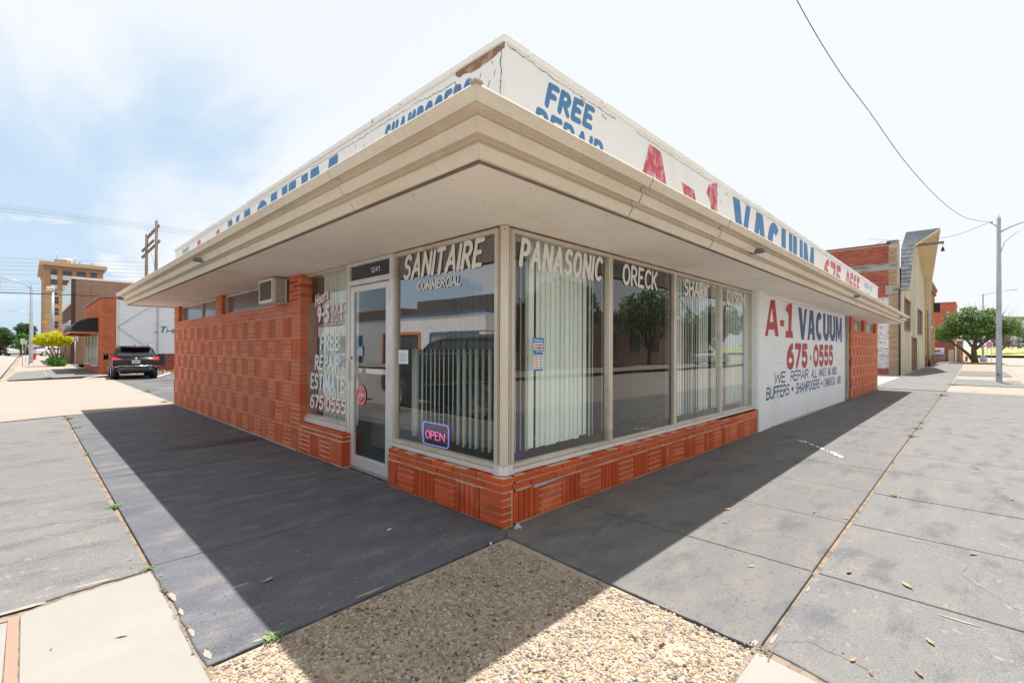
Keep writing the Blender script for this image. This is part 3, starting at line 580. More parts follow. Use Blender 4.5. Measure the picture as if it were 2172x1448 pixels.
# ------------------------------------------------------------------ canopy: soffit boards and stepped metal fascia
EX, EY, YE, XE, ZS = -.934, -.756, 11.68, 20.30, 2.397
def soff(x0, x1, y0, y1): MB().box(x0+.006,x1-.006,y0+.006,y1-.006,ZS+random.uniform(0,.004),ZS+.03).build('soffit_board', M['soffit'], shop)
ys = [EY+.02,1.03,2.43,3.85,5.3,6.75,8.2,9.65,11.0,YE-.01]
soff(EX+.02,.12,EY+.02,1.03)
for a, b in zip(ys[1:], ys[2:]): soff(EX+.02,.35,a,b)
xs = [.12,2.15,4.61,7.07,9.53,11.99,14.45,16.91,19.37,XE-.01]
for a, b in zip(xs, xs[1:]): soff(a,b,EY+.02,.35)
MB().box(.12,.36,.35,1.03,ZS,ZS+.03).build('soffit_board', M['soffit'], shop)
MB().box(EX+.01,XE,EY+.01,.6,ZS+.031,ZS+.06).box(EX+.01,.6,.6,YE,ZS+.031,ZS+.06).build('soffit_frame', mat('soffit_seam_shade', (.035,.025,.02), .95), shop)  # frame coloured near-black: seam shade painted where light still gets in
# trim strip between glazing heads and soffit, weathered
MB().box(.085,.16,.16,3.95,2.392,2.3965).box(.16,6.06,.085,.16,2.392,2.3965).build('soffit_trim', M['raw_stucco'], shop)
prof = [(.010,2.383),(.0,2.394),(.004,2.398),(.038,2.454),(.032,2.462),(.022,2.484),(.026,2.500),(.056,2.504),(.088,2.480),(.118,2.540),(.112,2.548),(.098,2.566),(.100,2.584),(.140,2.590),(.174,2.570),(.205,2.628),(.200,2.638),(.12,2.642)]
def fascia(kind, a, b, ca=False, cb=False):
    """strip along the left (Y from a to b) or right (X from a to b) eave; ca: mitre at the corner end"""
    mb = MB(); vs = []; jj = random.uniform(-.002,.002)
    for t, mit in ((a, ca), (b, cb)):
        for (e_, z) in prof:
            if kind == 'L': vs.append((EX-e_-jj, (EY-e_) if mit else t, z))
            else: vs.append(((EX-e_) if mit else t, EY-e_-jj, z))
    n = len(prof); fs = [(i,i+1,n+i+1,n+i) for i in range(n-1)]
    mb.add(vs, fs); o = mb.build('fascia_panel', M['fascia'], shop, fix=False)
    return o
yf = [EY,.593,3.66,6.80,9.31,YE]
for i in range(5): fascia('L', yf[i]+.004, yf[i+1]-.004, i == 0)
xf = [EX,.565,2.09,5.32,8.4,11.5,14.6,17.7,XE]
for i in range(8): fascia('R', xf[i]+.004, xf[i+1]-.004, i == 0)
mb = MB(); rr = random.Random(21)
for i in range(30):
    for (x_, y_) in ((EX+.12+rr.uniform(-.02,.02), -.4+i*.41),(EX+.62+rr.uniform(-.02,.02), -.4+i*.41),(-.4+i*.41, EY+.12+rr.uniform(-.02,.02)),(-.4+i*.41, EY+.55+rr.uniform(-.02,.02))): mb.add([(x_+.006*math.cos(t*PI/3), y_+.006*math.sin(t*PI/3), ZS-.0008) for t in range(6)], [tuple(range(6))])
mb.build('nail_head', M['crack'], shop, kind='stuff', fix=False)
# folded bottom lip
mb = MB(); mb.box(EX,EX+.030,EY,YE,2.383,2.3955); mb.box(EX+.030,XE,EY,EY+.030,2.383,2.3955); mb.build('fascia_lip', M['fascia_lip'], shop)
mb = MB(); mb.box(EX+.03,EX+.10,YE-.03,YE,2.383,2.3955); mb.box(EX+.1,.0,YE-.03,YE,2.383,2.44); mb.build('eave_end', M['fascia_lip'], shop)
MB().box(EX-.22,EX-.17,EY-.22,EY-.17,2.628,2.646,.004).build('corner_cap', mat('weathered_cap', (.42,.36,.28), .7), shop)
# roof deck over the canopy and over the shop
mb = MB(); mb.box(EX-.12,-.01,EY-.12,YE,2.60,2.635); mb.box(-.01,XE,EY-.12,-.01,2.60,2.635); mb.box(EX-.02,.0,EY-.02,YE-.002,2.46,2.60); mb.box(0,XE-.002,EY-.02,.0,2.46,2.60); mb.build('roof_deck', mat('roof_felt', (.40,.37,.33), .9), shop)
for (x, y, d) in ((-1.06,4.40,'x'),(-1.06,11.35,'x')):
    MB().box(x-.075,x+.06,y-.03,y+.03,2.480,2.530,.01).build('drain_spout', mat('dull_zinc', (.16,.16,.165), .6), shop)
for x in (3.14,9.35,17.9): MB().box(x-.03,x+.03,-.95,-.80,2.480,2.530,.01).build('drain_spout', mat('dull_zinc', (.16,.16,.165), .6), shop)
# parapet
mb = MB(); mb.box(0,.25,.0,11.64,2.6,3.785); mb.box(.25,20.3,-.0,.25,2.6,3.785); mb.box(20.05,20.3,.25,11.64,2.6,3.785); mb.box(.25,20.05,11.4,11.64,2.6,3.785)
par = mb.build('parapet', M['parapet'], shop)
mb = MB(); mb.box(.25,20.05,.25,11.4,2.9,2.95); mb.build('roof', M['asphalt'], shop)
def cap(pl, a, b, dz, e_=.03):
    mb = MB()
    if pl == 'L': mb.box(-e_,.27,a,b,3.787+dz,3.838+dz,.012)
    else: mb.box(a,b,-e_,.27,3.787+dz,3.838+dz,.012)
    mb.build('parapet_cap', M['parapet'], shop)
rr = random.Random(5); y = -.03
for L_ in (1.7,2.3,2.1,1.9,2.0,1.7): cap('L', y+.002, min(y+L_-.002,11.66), rr.uniform(-.008,.006), .03+rr.uniform(-.006,.006)); y += L_
x = .275
for L_ in (1.1,2.4,2.0,2.7,2.3,2.5,2.2,2.6,2.2): cap('R', x+.002, min(x+L_-.002,20.32), rr.uniform(-.008,.006), .03+rr.uniform(-.006,.006)); x += L_
# lost stucco below the cap at the corner, cracks and flaked spots
mb = MB(); rr = random.Random(2); top = [(y_, 3.785) for y_ in [.0+.05*i for i in range(0,13)]]; bot = [(y_, 3.785-.035-.035*math.sin(y_/.6*PI)-rr.uniform(0,.018)) for y_, _ in top[::-1]]
bot[0] = (bot[0][0], 3.76); mb.poly([(-.0035, y_, z_) for y_, z_ in top+bot], (.003,0,0)); mb.build('bare_patch', M['raw_stucco'], par)
def crack(pl, pts, w=.004, seed=1, name='crack', m=None):
    rr = random.Random(seed); P = [Vector(p) for p in pts]; Q = []
    for a, b in zip(P, P[1:]):
        n = max(2, int((b-a).length/.035))
        for i in range(n): Q.append(a.lerp(b, i/n)+Vector((rr.uniform(-1,1), rr.uniform(-1,1)))*.009)
    Q.append(P[-1]); mb = MB(); pf = PX(0) if pl == 'L' else PY(0)
    pf = {'L': PX(0.0), 'R': PY(0.0), 'W': PY(-.004)}[pl]
    for i, (a, b) in enumerate(zip(Q, Q[1:])):
        d = (b-a).normalized(); nn = Vector((-d.y, d.x)); w0 = w*rr.uniform(.2,1); w1 = w*rr.uniform(.2,1)
        mb.add([pf(*(a-nn*w0), .002), pf(*(b-nn*w1), .002), pf(*(b+nn*w1), .002), pf(*(a+nn*w0), .002)], [(0,1,2,3)])
    mb.build(name, m or M['crack'], par if pl != 'W' else wallw, fix=False)
crack('L', [(-.035,3.77),(-.05,3.4),(-.045,3.2),(-.05,2.8)], .006, 3); crack('L', [(-.60,3.70),(-.56,3.62),(-.62,3.52)], .009, 4)
crack('L', [(-.6,3.70),(-1.2,3.735),(-2.4,3.73),(-3.6,3.745)], .004, 5); crack('L', [(-3.9,3.73),(-6.5,3.74)], .004, 6); crack('L', [(-7,3.745),(-11,3.74)], .004, 16)
for i, (a, b) in enumerate(((-.25,3.45),(-.19,3.5),(-.38,3.38),(-.43,3.55),(-.12,3.56),(-.30,3.6),(-2.2,3.6),(-2.4,3.66))): crack('L', [(a,b),(a+.02,b+.05)], .005, 20+i)
crack('R', [(.03,3.775),(.6,3.745),(1.6,3.74)], .005, 7); crack('R', [(2.0,3.75),(3.0,3.735),(4.4,3.74)], .004, 8); crack('R', [(5,3.75),(9,3.745)], .004, 9); crack('R', [(10,3.745),(20,3.74)], .005, 10)
for i in range(26):
    a = rr.uniform(3,20); b = rr.uniform(3.0,3.7); crack('R', [(a,b),(a+rr.uniform(-.03,.03),b+rr.uniform(.02,.07))], .007, 50+i, 'flaked_spot')
for i, (a, b) in enumerate(((1.0,3.72),(1.35,3.70),(4.6,3.70),(4.4,3.55))): crack('R', [(a,b),(a+.08,b-.02)], .014, 80+i, 'flaked_spot', mat('ochre_flake', (.55,.33,.12), .9))
# hairline cracks on the signed wall
crack('W', [(6.3,2.385),(7.4,2.36),(7.55,2.33),(9.5,2.36),(13.6,2.38)], .004, 11); crack('W', [(7.62,2.34),(7.65,2.2),(7.7,2.1),(8.3,2.12)], .003, 12); crack('W', [(7.1,1.16),(7.5,1.15)], .002, 13); crack('W', [(7.7,.18),(7.95,.12),(8.2,.17),(8.3,.1)], .003, 14)
crack('W', [(6.3,-.004),(8,.006),(10,-.01),(13.5,-.05)], .010, 15)

# ------------------------------------------------------------------ painted words
DK = {}
def words(name, mname, fn, parent):
    mb = MB(); fn(mb); mk = sorted(set([0]+mb.marks+[len(mb.f)])); o = None
    for a, b in zip(mk, mk[1:]):
        ids = sorted({i for f_ in mb.f[a:b] for i in f_}); mp_ = {i: k for k, i in enumerate(ids)}; q = MB(); q.add([mb.v[i] for i in ids], [tuple(mp_[i] for i in f_) for f_ in mb.f[a:b]]); o = q.build(name, M[mname], parent, fix=False)
    return o
wp = PY(-.004)
def f(mb):
    slab_glyph(mb, [[(6.441,1.641),(6.60,1.642),(6.80,2.10),(7.02,2.312),(6.758,2.301)], [(6.88,2.306),(7.018,2.314),(7.253,1.652),(7.04,1.648),(6.86,2.1)], [(6.58,1.76),(7.12,1.765),(7.06,1.90),(6.68,1.90)]], wp)
    slab_glyph(mb, [[(7.331,1.964),(7.643,1.967),(7.593,1.845),(7.348,1.848)]], wp)
    slab_glyph(mb, [[(7.90,1.76),(8.12,1.76),(8.185,2.334),(7.93,2.315)], [(7.70,1.64),(8.252,1.638),(8.22,1.766),(7.74,1.770)], [(7.701,2.18),(7.95,2.10),(7.95,2.24),(7.873,2.311)]], wp)
    text(mb, '675', 7.78, 9.45, 1.0, 1.54, wp, .25, .05); text(mb, '0555', 9.95, 12.09, .995, 1.53, wp, .25, .0)
    text(mb, '.', 9.62, 9.80, 1.0, 1.5, wp, .26)
words('lettering', 'paint_red', f, wallw)
def f(mb): block_word(mb, 'VACUUM', 8.64, 13.27, 1.62, 2.292, wp, .06, .46)
words('lettering', 'paint_navy', f, wallw)
def f(mb):
    text(mb, 'WE', 6.95, 7.75, .77, .985, wp, .15, .25); text(mb, 'REPAIR', 8.05, 9.55, .765, .98, wp, .15, .25); text(mb, 'ALL', 9.75, 10.35, .76, .97, wp, .15, .25)
    text(mb, 'BUFFERS', 6.5, 8.02, .503, .735, wp, .16, .2); text(mb, 'SHAMPOOERS', 8.45, 10.62, .49, .72, wp, .16, .2)
words('lettering', 'paint_navy', f, wallw)
def f(mb):
    text(mb, 'MAKES', 10.5, 11.3, .756, .968, wp, .15, .2); text(mb, 'AND', 11.45, 11.85, .752, .96, wp, .14, .2); text(mb, 'MODELS', 12.0, 12.6, .75, .955, wp, .14, .2)
    text(mb, 'COMMERCIAL', 10.95, 12.42, .485, .70, wp, .14, .2); text(mb, 'UNITS', 12.6, 13.19, .475, .695, wp, .14, .2)
words('lettering', 'paint_greyblue', f, wallw)
def f(mb):
    for (u, z) in ((8.22,.61),(10.8,.60)): mb.add([wp(u+.075*math.cos(t*PI/6), z+.045*math.sin(t*PI/6), .0015) for t in range(12)], [tuple(range(12))])
words('lettering', 'paint_red', f, wallw)
# parapet, right face
pr = PY(0.0); pl_ = PX(0.0)
def f(mb):
    text(mb, 'FREE', .47, 1.24, 3.455, 3.69, pr, .24, .28, .04); text(mb, 'REPAIR', .32, 1.40, 3.20, 3.425, pr, .24, .28, .01); text(mb, 'ESTIMATE', .25, 1.55, 2.93, 3.15, pr, .24, .28)
    block_word(mb, 'VACUUM', 4.88, 10.05, 2.93, 3.73, pr, .06, .46)
words('lettering', 'paint_blue', f, par)
def f(mb):
    slab_glyph(mb, [[(1.98,2.95),(2.22,2.95),(2.47,3.5),(2.56,3.70),(2.30,3.715)], [(2.42,3.71),(2.58,3.70),(2.88,2.95),(2.60,2.95),(2.40,3.5)], [(2.15,3.06),(2.7,3.06),(2.66,3.2),(2.22,3.2)]], pr)
    slab_glyph(mb, [[(3.118,3.493),(3.489,3.479),(3.60,3.28),(3.24,3.29)], [(4.04,3.0),(4.27,3.0),(4.275,3.775),(4.06,3.70)], [(3.86,2.92),(4.45,2.92),(4.42,3.05),(3.88,3.05)], [(3.896,3.55),(4.06,3.42),(4.06,3.62),(4.0,3.69)]], pr)
    text(mb, '675', 11.0, 13.2, 2.9, 3.70, pr, .22, .05); text(mb, '0555', 13.9, 16.2, 2.9, 3.72, pr, .22, .0); text(mb, '.', 13.45, 13.65, 2.9, 3.7, pr, .26)
words('lettering', 'paint_redworn', f, par)
def f(mb): text(mb, 'SERVICE', 17.1, 18.9, 3.52, 3.68, pr, .16, .1); text(mb, 'SALES', 17.3, 18.4, 3.25, 3.42, pr, .16, .1)
words('lettering', 'paint_blue', f, par)
# parapet, left face (u = -Y)
def f(mb):
    text(mb, 'SHAMPOOERS', -1.80, -.37, 3.48, 3.70, pl_, .24, .25, -.02); text(mb, 'REPAIR', -1.7, -.6, 3.2, 3.4, pl_, .24, .25)
    block_word(mb, 'VACUUM', -7.25, -2.8, 2.93, 3.72, pl_, .06, .46); text(mb, 'FREE', -10.9, -10.2, 3.5, 3.70, pl_, .2, .2); text(mb, 'ESTIMATE', -11.0, -10.1, 3.2, 3.4, pl_, .2, .2)
words('lettering', 'paint_blue', f, par)
def f(mb):
    slab_glyph(mb, [[(-9.7,2.95),(-9.5,2.95),(-9.3,3.5),(-9.22,3.71),(-9.44,3.70)], [(-9.36,3.71),(-9.22,3.71),(-8.95,2.95),(-9.2,2.95)], [(-9.55,3.06),(-9.1,3.06),(-9.15,3.2),(-9.5,3.2)], [(-8.75,3.45),(-8.4,3.45),(-8.4,3.3),(-8.75,3.3)], [(-8.05,2.95),(-7.8,2.95),(-7.78,3.70),(-8.0,3.66)]], pl_)
words('lettering', 'paint_redworn', f, par)

# ------------------------------------------------------------------ glazing
GX = .125
def win_left(y0, y1, z0, z1, gm, label=None, zmid=None, gm2=None):
    """fixed shop window in the wall facing -X"""
    fr = MB(); fr.box(.085,.15,y0,y0+.035,z0,z1,.004); fr.box(.085,.15,y1-.035,y1,z0,z1,.004); fr.box(.085,.15,y0+.036,y1-.036,z1-.04,z1,.004); fr.box(.080,.15,y0+.036,y1-.036,z0,z0+.035,.004)
    w = fr.build('shop_window', M['alu_tan'], shop, label=label)
    if zmid:
        MB().add([(GX,y0+.03,z0+.03),(GX,y1-.03,z0+.03),(GX,y1-.03,zmid),(GX,y0+.03,zmid)], [(0,1,2,3)]).build('pane', gm, w, fix=False)
        MB().add([(GX,y0+.03,zmid+.001),(GX,y1-.03,zmid+.001),(GX,y1-.03,z1-.03),(GX,y0+.03,z1-.03)], [(0,1,2,3)]).build('mirror_film', gm2, w, fix=False)
    else: MB().add([(GX,y0+.03,z0+.03),(GX,y1-.03,z0+.03),(GX,y1-.03,z1-.03),(GX,y0+.03,z1-.03)], [(0,1,2,3)]).build('pane', gm, w, fix=False)
    return w
def win_right(x0, x1, z0, z1, gm, label=None, first=False):
    fr = MB(); fr.box(x0,x0+.03,.085,.15,z0,z1,.004); fr.box(x1-.04,x1,.085,.15,z0,z1,.004); fr.box(x0+.031,x1-.041,.085,.15,z1-.035,z1,.004); fr.box(x0+.031,x1-.041,.080,.15,z0,z0+.03,.004)
    w = fr.build('shop_window', M['alu_tan'], shop, label=label)
    MB().add([(x0+.02,GX,z0+.025),(x1-.03,GX,z0+.025),(x1-.03,GX,z1-.03),(x0+.02,GX,z1-.03)], [(0,1,2,3)]).build('pane', gm, w, fix=False); return w
wSan = win_left(.165,1.74,.425,2.385, M['glass'], 'large window lettered SANITAIRE COMMERCIAL with mirror film above', 1.392, M['glass_film'])
wHrs = win_left(2.742,3.965,.470,2.40, M['glass'], 'tall window painted with opening hours and phone number')
wR = [win_right(.185,1.665,.425,2.385,M['glass'],'window lettered PANASONIC'), win_right(1.666,3.155,.425,2.385,M['glass_dark'],'dark tinted window lettered ORECK'),
      win_right(3.156,4.69,.425,2.385,M['glass'],'window lettered SHARK'), win_right(4.691,6.10,.425,2.385,M['glass'],'window lettered DYSON')]
# stepped aluminium sills and the corner post
mb = MB(); mb.box(.060,.15,.175,1.735,.387,.422,.004); mb.build('window_sill', M['alu'], shop)
mb = MB(); mb.box(.175,6.10,.060,.15,.387,.422,.004); mb.build('window_sill', M['alu'], shop)
mb = MB(); mb.box(.060,.15,2.745,3.965,.402,.467,.004); mb.build('window_sill', M['alu'], shop)
mb = MB()
for z0, z1, o in ((.386,.424,.0),(.425,.460,.012)):
    mb.add([(x, y, z) for z in (z0, z1) for x, y in ((.052+o,.178),(.052+o,.10+o),(.085+o,.062+o),(.11,.052+o),(.178,.052+o),(.178,.17),(.16,.178))], [(0,1,2,3,4,5,6)[::-1],(7,8,9,10,11,12,13)]+[(i,(i+1)%7,7+(i+1)%7,7+i) for i in range(7)])
mb.build('sill_corner', M['alu'], shop)
mb = MB(); c = Vector((.118,.110,0)); a = Vector((1,-1,0)).normalized(); b = Vector((1,1,0)).normalized()
mb.obox(c+Vector((0,0,1.425)), a, b, (0,0,1), .034, .034, .962); mb.box(.10,.15,.155,.166,.46,2.388); mb.box(.166,.186,.10,.15,.46,2.388); mb.build('corner_post', M['alu_tan'], shop)
mb = MB(); 
for z in (.405,.445,2.36): mb.obox(c+Vector((-.026,-.026,z)), a, b, (0,0,1), .004, .004, .004)
mb.build('screw', M['black'], shop)
# entrance door
mb = MB(); mb.box(.09,.16,2.700,2.738,.0,2.395,.004); mb.box(.09,.16,1.742,1.815,.0,2.395,.004); mb.box(.09,.16,1.816,2.699,2.130,2.190,.004); mb.box(.09,.16,1.816,2.699,2.355,2.395,.004)
df = mb.build('door_frame', M['alu'], shop)
mb = MB(); mb.box(.105,.145,2.615,2.695,.025,2.122,.004); mb.box(.105,.145,1.82,1.905,.025,2.122,.004); mb.box(.105,.145,1.906,2.614,2.05,2.122,.004); mb.box(.105,.145,1.906,2.614,.025,.150,.004)
door = mb.build('entrance_door', M['alu'], shop, label='aluminium framed glass entrance door')
MB().add([(GX,1.90,.145),(GX,2.62,.145),(GX,2.62,2.055),(GX,1.90,2.055)], [(0,1,2,3)]).build('pane', M['glass'], door, fix=False)
MB().box(.16,.19,1.906,2.614,1.105,1.165,.006).build('push_bar', M['alu'], door)
mb = MB(); mb.box(.158,.162,2.42,2.515,1.03,1.25); mb.build('push_plate', M['black'], door)
mb = MB(); mb.box(.055,.075,2.65,2.672,1.02,1.245,.004); mb.box(.075,.106,2.652,2.67,1.03,1.05); mb.box(.075,.106,2.652,2.67,1.215,1.235); mb.build('door_handle', M['alu'], door)
MB().box(.100,.106,2.64,2.668,1.27,1.30).build('lock', M['black'], door)
for z in (1.9,1.08,.25): MB().box(.078,.104,1.803,1.83,z,z+.12,.004).build('hinge', M['alu'], door)
MB().box(.085,.16,1.74,2.78,.0,.022).build('threshold', M['grey_metal'], df)
MB().box(.122,.132,1.82,2.69,2.192,2.353).build('transom_panel', mat('transom_panel', (.035,.033,.05), .3), df)
gL = PX(.118); gT = PX(.118); gR = PY(.118)
def f(mb): text(mb, '1241', -2.243, -2.052, 2.245, 2.305, gT, .17, .0)
words('house_number', 'paint_white', f, df)
def f(mb): text(mb, 'SANITAIRE', -1.60, -.33, 2.095, 2.345, gL, .165, .22, .0, taper=.15); text(mb, 'COMMERCIAL', -1.345, -.648, 1.965, 2.06, gL, .16, .2)
words('lettering', 'paint_white', f, wSan)
lw = gL
def hrs(mb, o):
    text(mb, 'Hours', -3.71, -3.29, 1.935, 2.10, lw, .15, .12, .24, dz=o[1], du=o[0])
    text(mb, '9-5', -3.645, -3.27, 1.73, 1.955, lw, .21, .08, dz=o[1], du=o[0])
def f(mb): hrs(mb, (.018,-.014)); text(mb, 'M-F', -3.19, -2.82, 1.718, 1.946, lw, .07, .08); text(mb, '675.0555', -3.835, -2.785, .575, .765, lw, .18, .08)
words('lettering', 'paint_redsh', f, wHrs)
lw = PX(.1155)
def f(mb):
    hrs(mb, (0,0)); text(mb, 'M-F', -3.206, -2.835, 1.73, 1.96, lw, .06, .08)
    text(mb, 'FREE', -3.545, -2.98, 1.362, 1.588, lw, .17, .12); text(mb, 'REPAIR', -3.71, -2.96, 1.108, 1.309, lw, .17, .12); text(mb, 'ESTIMATE', -3.845, -2.83, .846, 1.063, lw, .17, .10)
    text(mb, '675.0555', -3.853, -2.805, .590, .780, lw, .17, .08)
words('lettering', 'paint_white2', f, wHrs)
mb = MB(); mb.add([lw(u, z, 0) for u, z in ((-3.645,1.672),(-2.93,1.676),(-2.93,1.692),(-3.645,1.686))], [(0,1,2,3)]); mb.build('underline', M['paint_redsh'], wHrs, fix=False)
for i, (s, a, b, z0, z1, w_) in enumerate((('PANASONIC',.29,1.56,2.085,2.34,.165),('ORECK',1.925,2.735,2.10,2.335,.165),('SHARK',3.46,4.265,2.11,2.335,.17),('DYSON',4.985,5.79,2.115,2.335,.17))):
    words('lettering', 'paint_white', lambda mb: text(mb, s, a, b, z0, z1, gR, w_, .15 if i < 1 else .05, taper=.1), wR[i])
# stickers and notices
def board(pf, u0, u1, z0, z1, m, parent, name='sticker', t=.0): return MB().add([pf(u0,z0,t), pf(u1,z0,t), pf(u1,z1,t), pf(u0,z1,t)], [(0,1,2,3)]).build(name, m, parent, fix=False)
stb = mat('sticker_blue', (.05,.22,.50), .4); stw = mat('sticker_white', (.75,.78,.78), .5); str_ = mat('sticker_red', (.62,.05,.05), .4); M['sw'] = stw; M['sr'] = str_; M['sb'] = stb
def brand_sticker(pf, parent, u0, z0, u1, z1):
    s = board(pf, u0, u1, z0, z1, stb, parent, 'sticker', .0); h = z1-z0; w = u1-u0
    board(pf, u0+.08*w, u1-.08*w, z0+.08*h, z0+.62*h, stw, s, 'sticker_field', .0006)
    words('print', 'sw', lambda mb: text(mb, 'Panasonic'.replace('P','P'), u0+.1*w, u1-.1*w, z0+.72*h, z0+.90*h, lambda u, z, l: pf(u, z, l), .2), s)
    words('print', 'sr', lambda mb: (text(mb, 'VACUUM', u0+.18*w, u1-.18*w, z0+.37*h, z0+.54*h, lambda u, z, l: pf(u, z, l+.001), .22), text(mb, 'CLEANERS', u0+.14*w, u1-.14*w, z0+.15*h, z0+.32*h, lambda u, z, l: pf(u, z, l+.001), .22)), s)
    return s
brand_sticker(PY(.1175), wR[0], .47, 1.38, .621, 1.497)
s2 = board(PY(.1175), .487, .605, 1.207, 1.371, stw, wR[0])
board(PY(.1168), .487, .605, 1.345, 1.371, stb, s2, 'print')
board(PY(.1168), .487, .605, 1.207, 1.225, stb, s2, 'print')
for k in range(5):
    board(PY(.1168), .50, .545, 1.325-k*.022, 1.333-k*.022, str_, s2, 'print'); board(PY(.1168), .56, .595, 1.325-k*.022, 1.333-k*.022, mat('ink', (.1,.1,.1), .6), s2, 'print')
brand_sticker(PX(.1175), door, -2.565, 1.309, -2.413, 1.423)
nt_ = board(PX(.1175), -1.667, -1.49, 1.24, 1.382, mat('paper', (.78,.82,.84), .7), wSan, 'notice')
for k in range(7): board(PX(.1168), -1.64, -1.52+(.0 if k % 3 else -.03), 1.345-k*.013, 1.348-k*.013, MATS['ink'], nt_, 'print')
# round red emblem on the door
mb = MB(); pf = PX(.1175); cy, cz, r = -2.452, .857, .116
mb.add([pf(cy+r*math.cos(t*PI/16), cz+r*math.sin(t*PI/16), 0) for t in range(32)], [tuple(range(32))]); em = mb.build('round_emblem', str_, door, fix=False)
mb = MB(); n = 32
mb.add([pf(cy+q*math.cos(t*2*PI/n), cz+q*math.sin(t*2*PI/n), .0008) for q in (r*.90, r*.84) for t in range(n)], [(t,(t+1)%n,n+(t+1)%n,n+t) for t in range(n)])
ribbon(mb, [(cy-.055,cz-.07),(cy-.03,cz+.02),(cy-.015,cz+.08)], .007,.006,True,pf,.0009); ribbon(mb, [(cy-.005,cz-.05),(cy+.01,cz+.02),(cy+.03,cz+.085)], .006,.005,True,pf,.0011); ribbon(mb, [(cy-.085,cz-.02),(cy-.03,cz+.0),(cy+.005,cz+.012)], .004,.004,True,pf,.0013)
text(mb, 'oover', cy+.0, cy+.088, cz-.02, cz+.05, lambda u, z, l: pf(u, z, l+.0008), .14, .2); mb.build('emblem_script', stw, em, fix=False)

# high windows of the long wall
def band_window(y0, y1, mull):
    fr = MB(); fr.box(.07,.12,y0,y0+.03,2.032,2.385); fr.box(.07,.12,y1-.05,y1,2.032,2.385); fr.box(.07,.12,y0+.031,y1-.051,2.35,2.385); fr.box(.07,.12,y0+.031,y1-.051,2.032,2.05); fr.box(.07,.12,mull-.012,mull+.012,2.051,2.349)
    w = fr.build('high_window', M['alu_tan'], shop)
    for a, b in ((y0+.03,mull-.013),(mull+.013,y1-.05)): MB().add([(.10,a,2.05),(.10,b,2.05),(.10,b,2.35),(.10,a,2.35)], [(0,1,2,3)]).build('pane', mat('reflected_soffit_pane', (.115,.092,.100), .16, [((.17,.14,.15), (2,1.5,4), .45, .65, .7, 3)]), w, fix=False)  # purple-grey carries the soffit reflection as plain pane colour
band_window(4.33,7.60,5.05); band_window(8.03,11.23,9.35)
for a, b in ((15.22,16.95),(17.51,19.6)):
    fr = MB(); fr.box(a,b,.075,.12,2.035,2.06); fr.box(a,b,.075,.12,2.35,2.385); fr.box(a,a+.03,.075,.12,2.061,2.349); fr.box(b-.12,b,.075,.12,2.061,2.349); w = fr.build('high_window', M['alu_tan'], shop)
    MB().add([(a+.03,.10,2.06),(b-.12,.10,2.06),(b-.12,.10,2.35),(a+.03,.10,2.35)], [(0,1,2,3)]).build('pane', mat('frosted_pane', (.20,.20,.19), .25), w, fix=False)

# ------------------------------------------------------------------ interior seen through the glass
mb = MB(); mb.add([(.2,.2,.02),(20,.2,.02),(20,11.4,.02),(.2,11.4,.02)], [(0,1,2,3)]); mb.build('shop_floor', M['carpet'], shop, fix=False)
mb = MB(); mb.add([(.16,.16,2.45),(20,.16,2.45),(20,11.4,2.45),(.16,11.4,2.45)], [(0,1,2,3)]); mb.build('shop_ceiling', M['roomwall'], shop, fix=False)
mb = MB(); mb.box(.3,6.6,4.6,4.7,.02,2.44); mb.box(6.5,6.6,.25,4.59,.02,2.44); mb.box(.26,13,6.0,6.1,.02,2.44); mb.build('inner_wall', M['roomwall'], shop)
mb = MB(); mb.box(.32,2.7,5.0,5.5,.02,2.44); mb.build('inner_wall', M['dark'], shop)
mb = MB(); mb.box(.25,12.9,11.2,11.3,.02,2.44); mb.build('inner_wall', M['roomwall'], shop)
def blinds(label, side, u0, u1, z0, z1, spec, d=.27, w=.089):
    """spec: list of (u, angle) for every slat"""
    t = thing('vertical_blind', label, 'blind', (d,(u0+u1)/2,z0) if side == 'L' else ((u0+u1)/2,d,z0), group='vertical blinds behind the shop windows')
    mb = MB()
    if side == 'L': mb.box(d-.02,d+.02,u0,u1,z1,z1+.04)
    else: mb.box(u0,u1,d-.02,d+.02,z1,z1+.04)
    mb.build('head_rail', M['white_plastic'], t)
    rr = random.Random(int(u0*100)+3)
    for s in spec:
        u, ang = s[0], s[1]; lean = s[2] if len(s) > 2 else rr.uniform(-.006,.006); zb = z0+(s[3] if len(s) > 3 else rr.uniform(-.008,.008)); n = 4; vs = []
        for k in range(5):
            f_ = k/4; z = zb+(z1-zb)*f_; sh = lean*(1-f_)
            for j in range(n+1):
                x = (j/n-.5)*w; bow = .008*(1-(2*j/n-1)**2); a = math.radians(ang); du_ = x*math.cos(a)-bow*math.sin(a); dd = x*math.sin(a)+bow*math.cos(a)
                vs.append((d+dd, u+du_+sh, z) if side == 'L' else (u+du_+sh, d+dd, z))
        fs = [(k*(n+1)+j, k*(n+1)+j+1, (k+1)*(n+1)+j+1, (k+1)*(n+1)+j) for k in range(4) for j in range(n)]
        me = MB().add(vs, fs, True).mesh('slat', False); me.materials.append(M['blind']); link('slat', me, t)
    return t
rr = random.Random(12)
# left window, closed
blinds('closed cream blind behind the painted opening hours', 'L', 2.80, 3.74, .46, 2.36, [(2.80+i*.074, 5+rr.uniform(-3,3)) for i in range(13)], .25)
# SANITAIRE window: right part nearly edge-on, left part half open
sp = []
y = .30
while y < .98: sp.append((y, 62+rr.uniform(-4,4))); y += .088
for i in range(8): sp.append((1.0+i*.072, 35+i*1.5+rr.uniform(-5,5)))
for i in range(4): sp.append((1.60+i*.05, 70))
blinds('open blind of thin slats above the neon sign', 'L', .25, 1.72, .48, 2.36, [s for s in sp if s[0] < 1.70], .30)
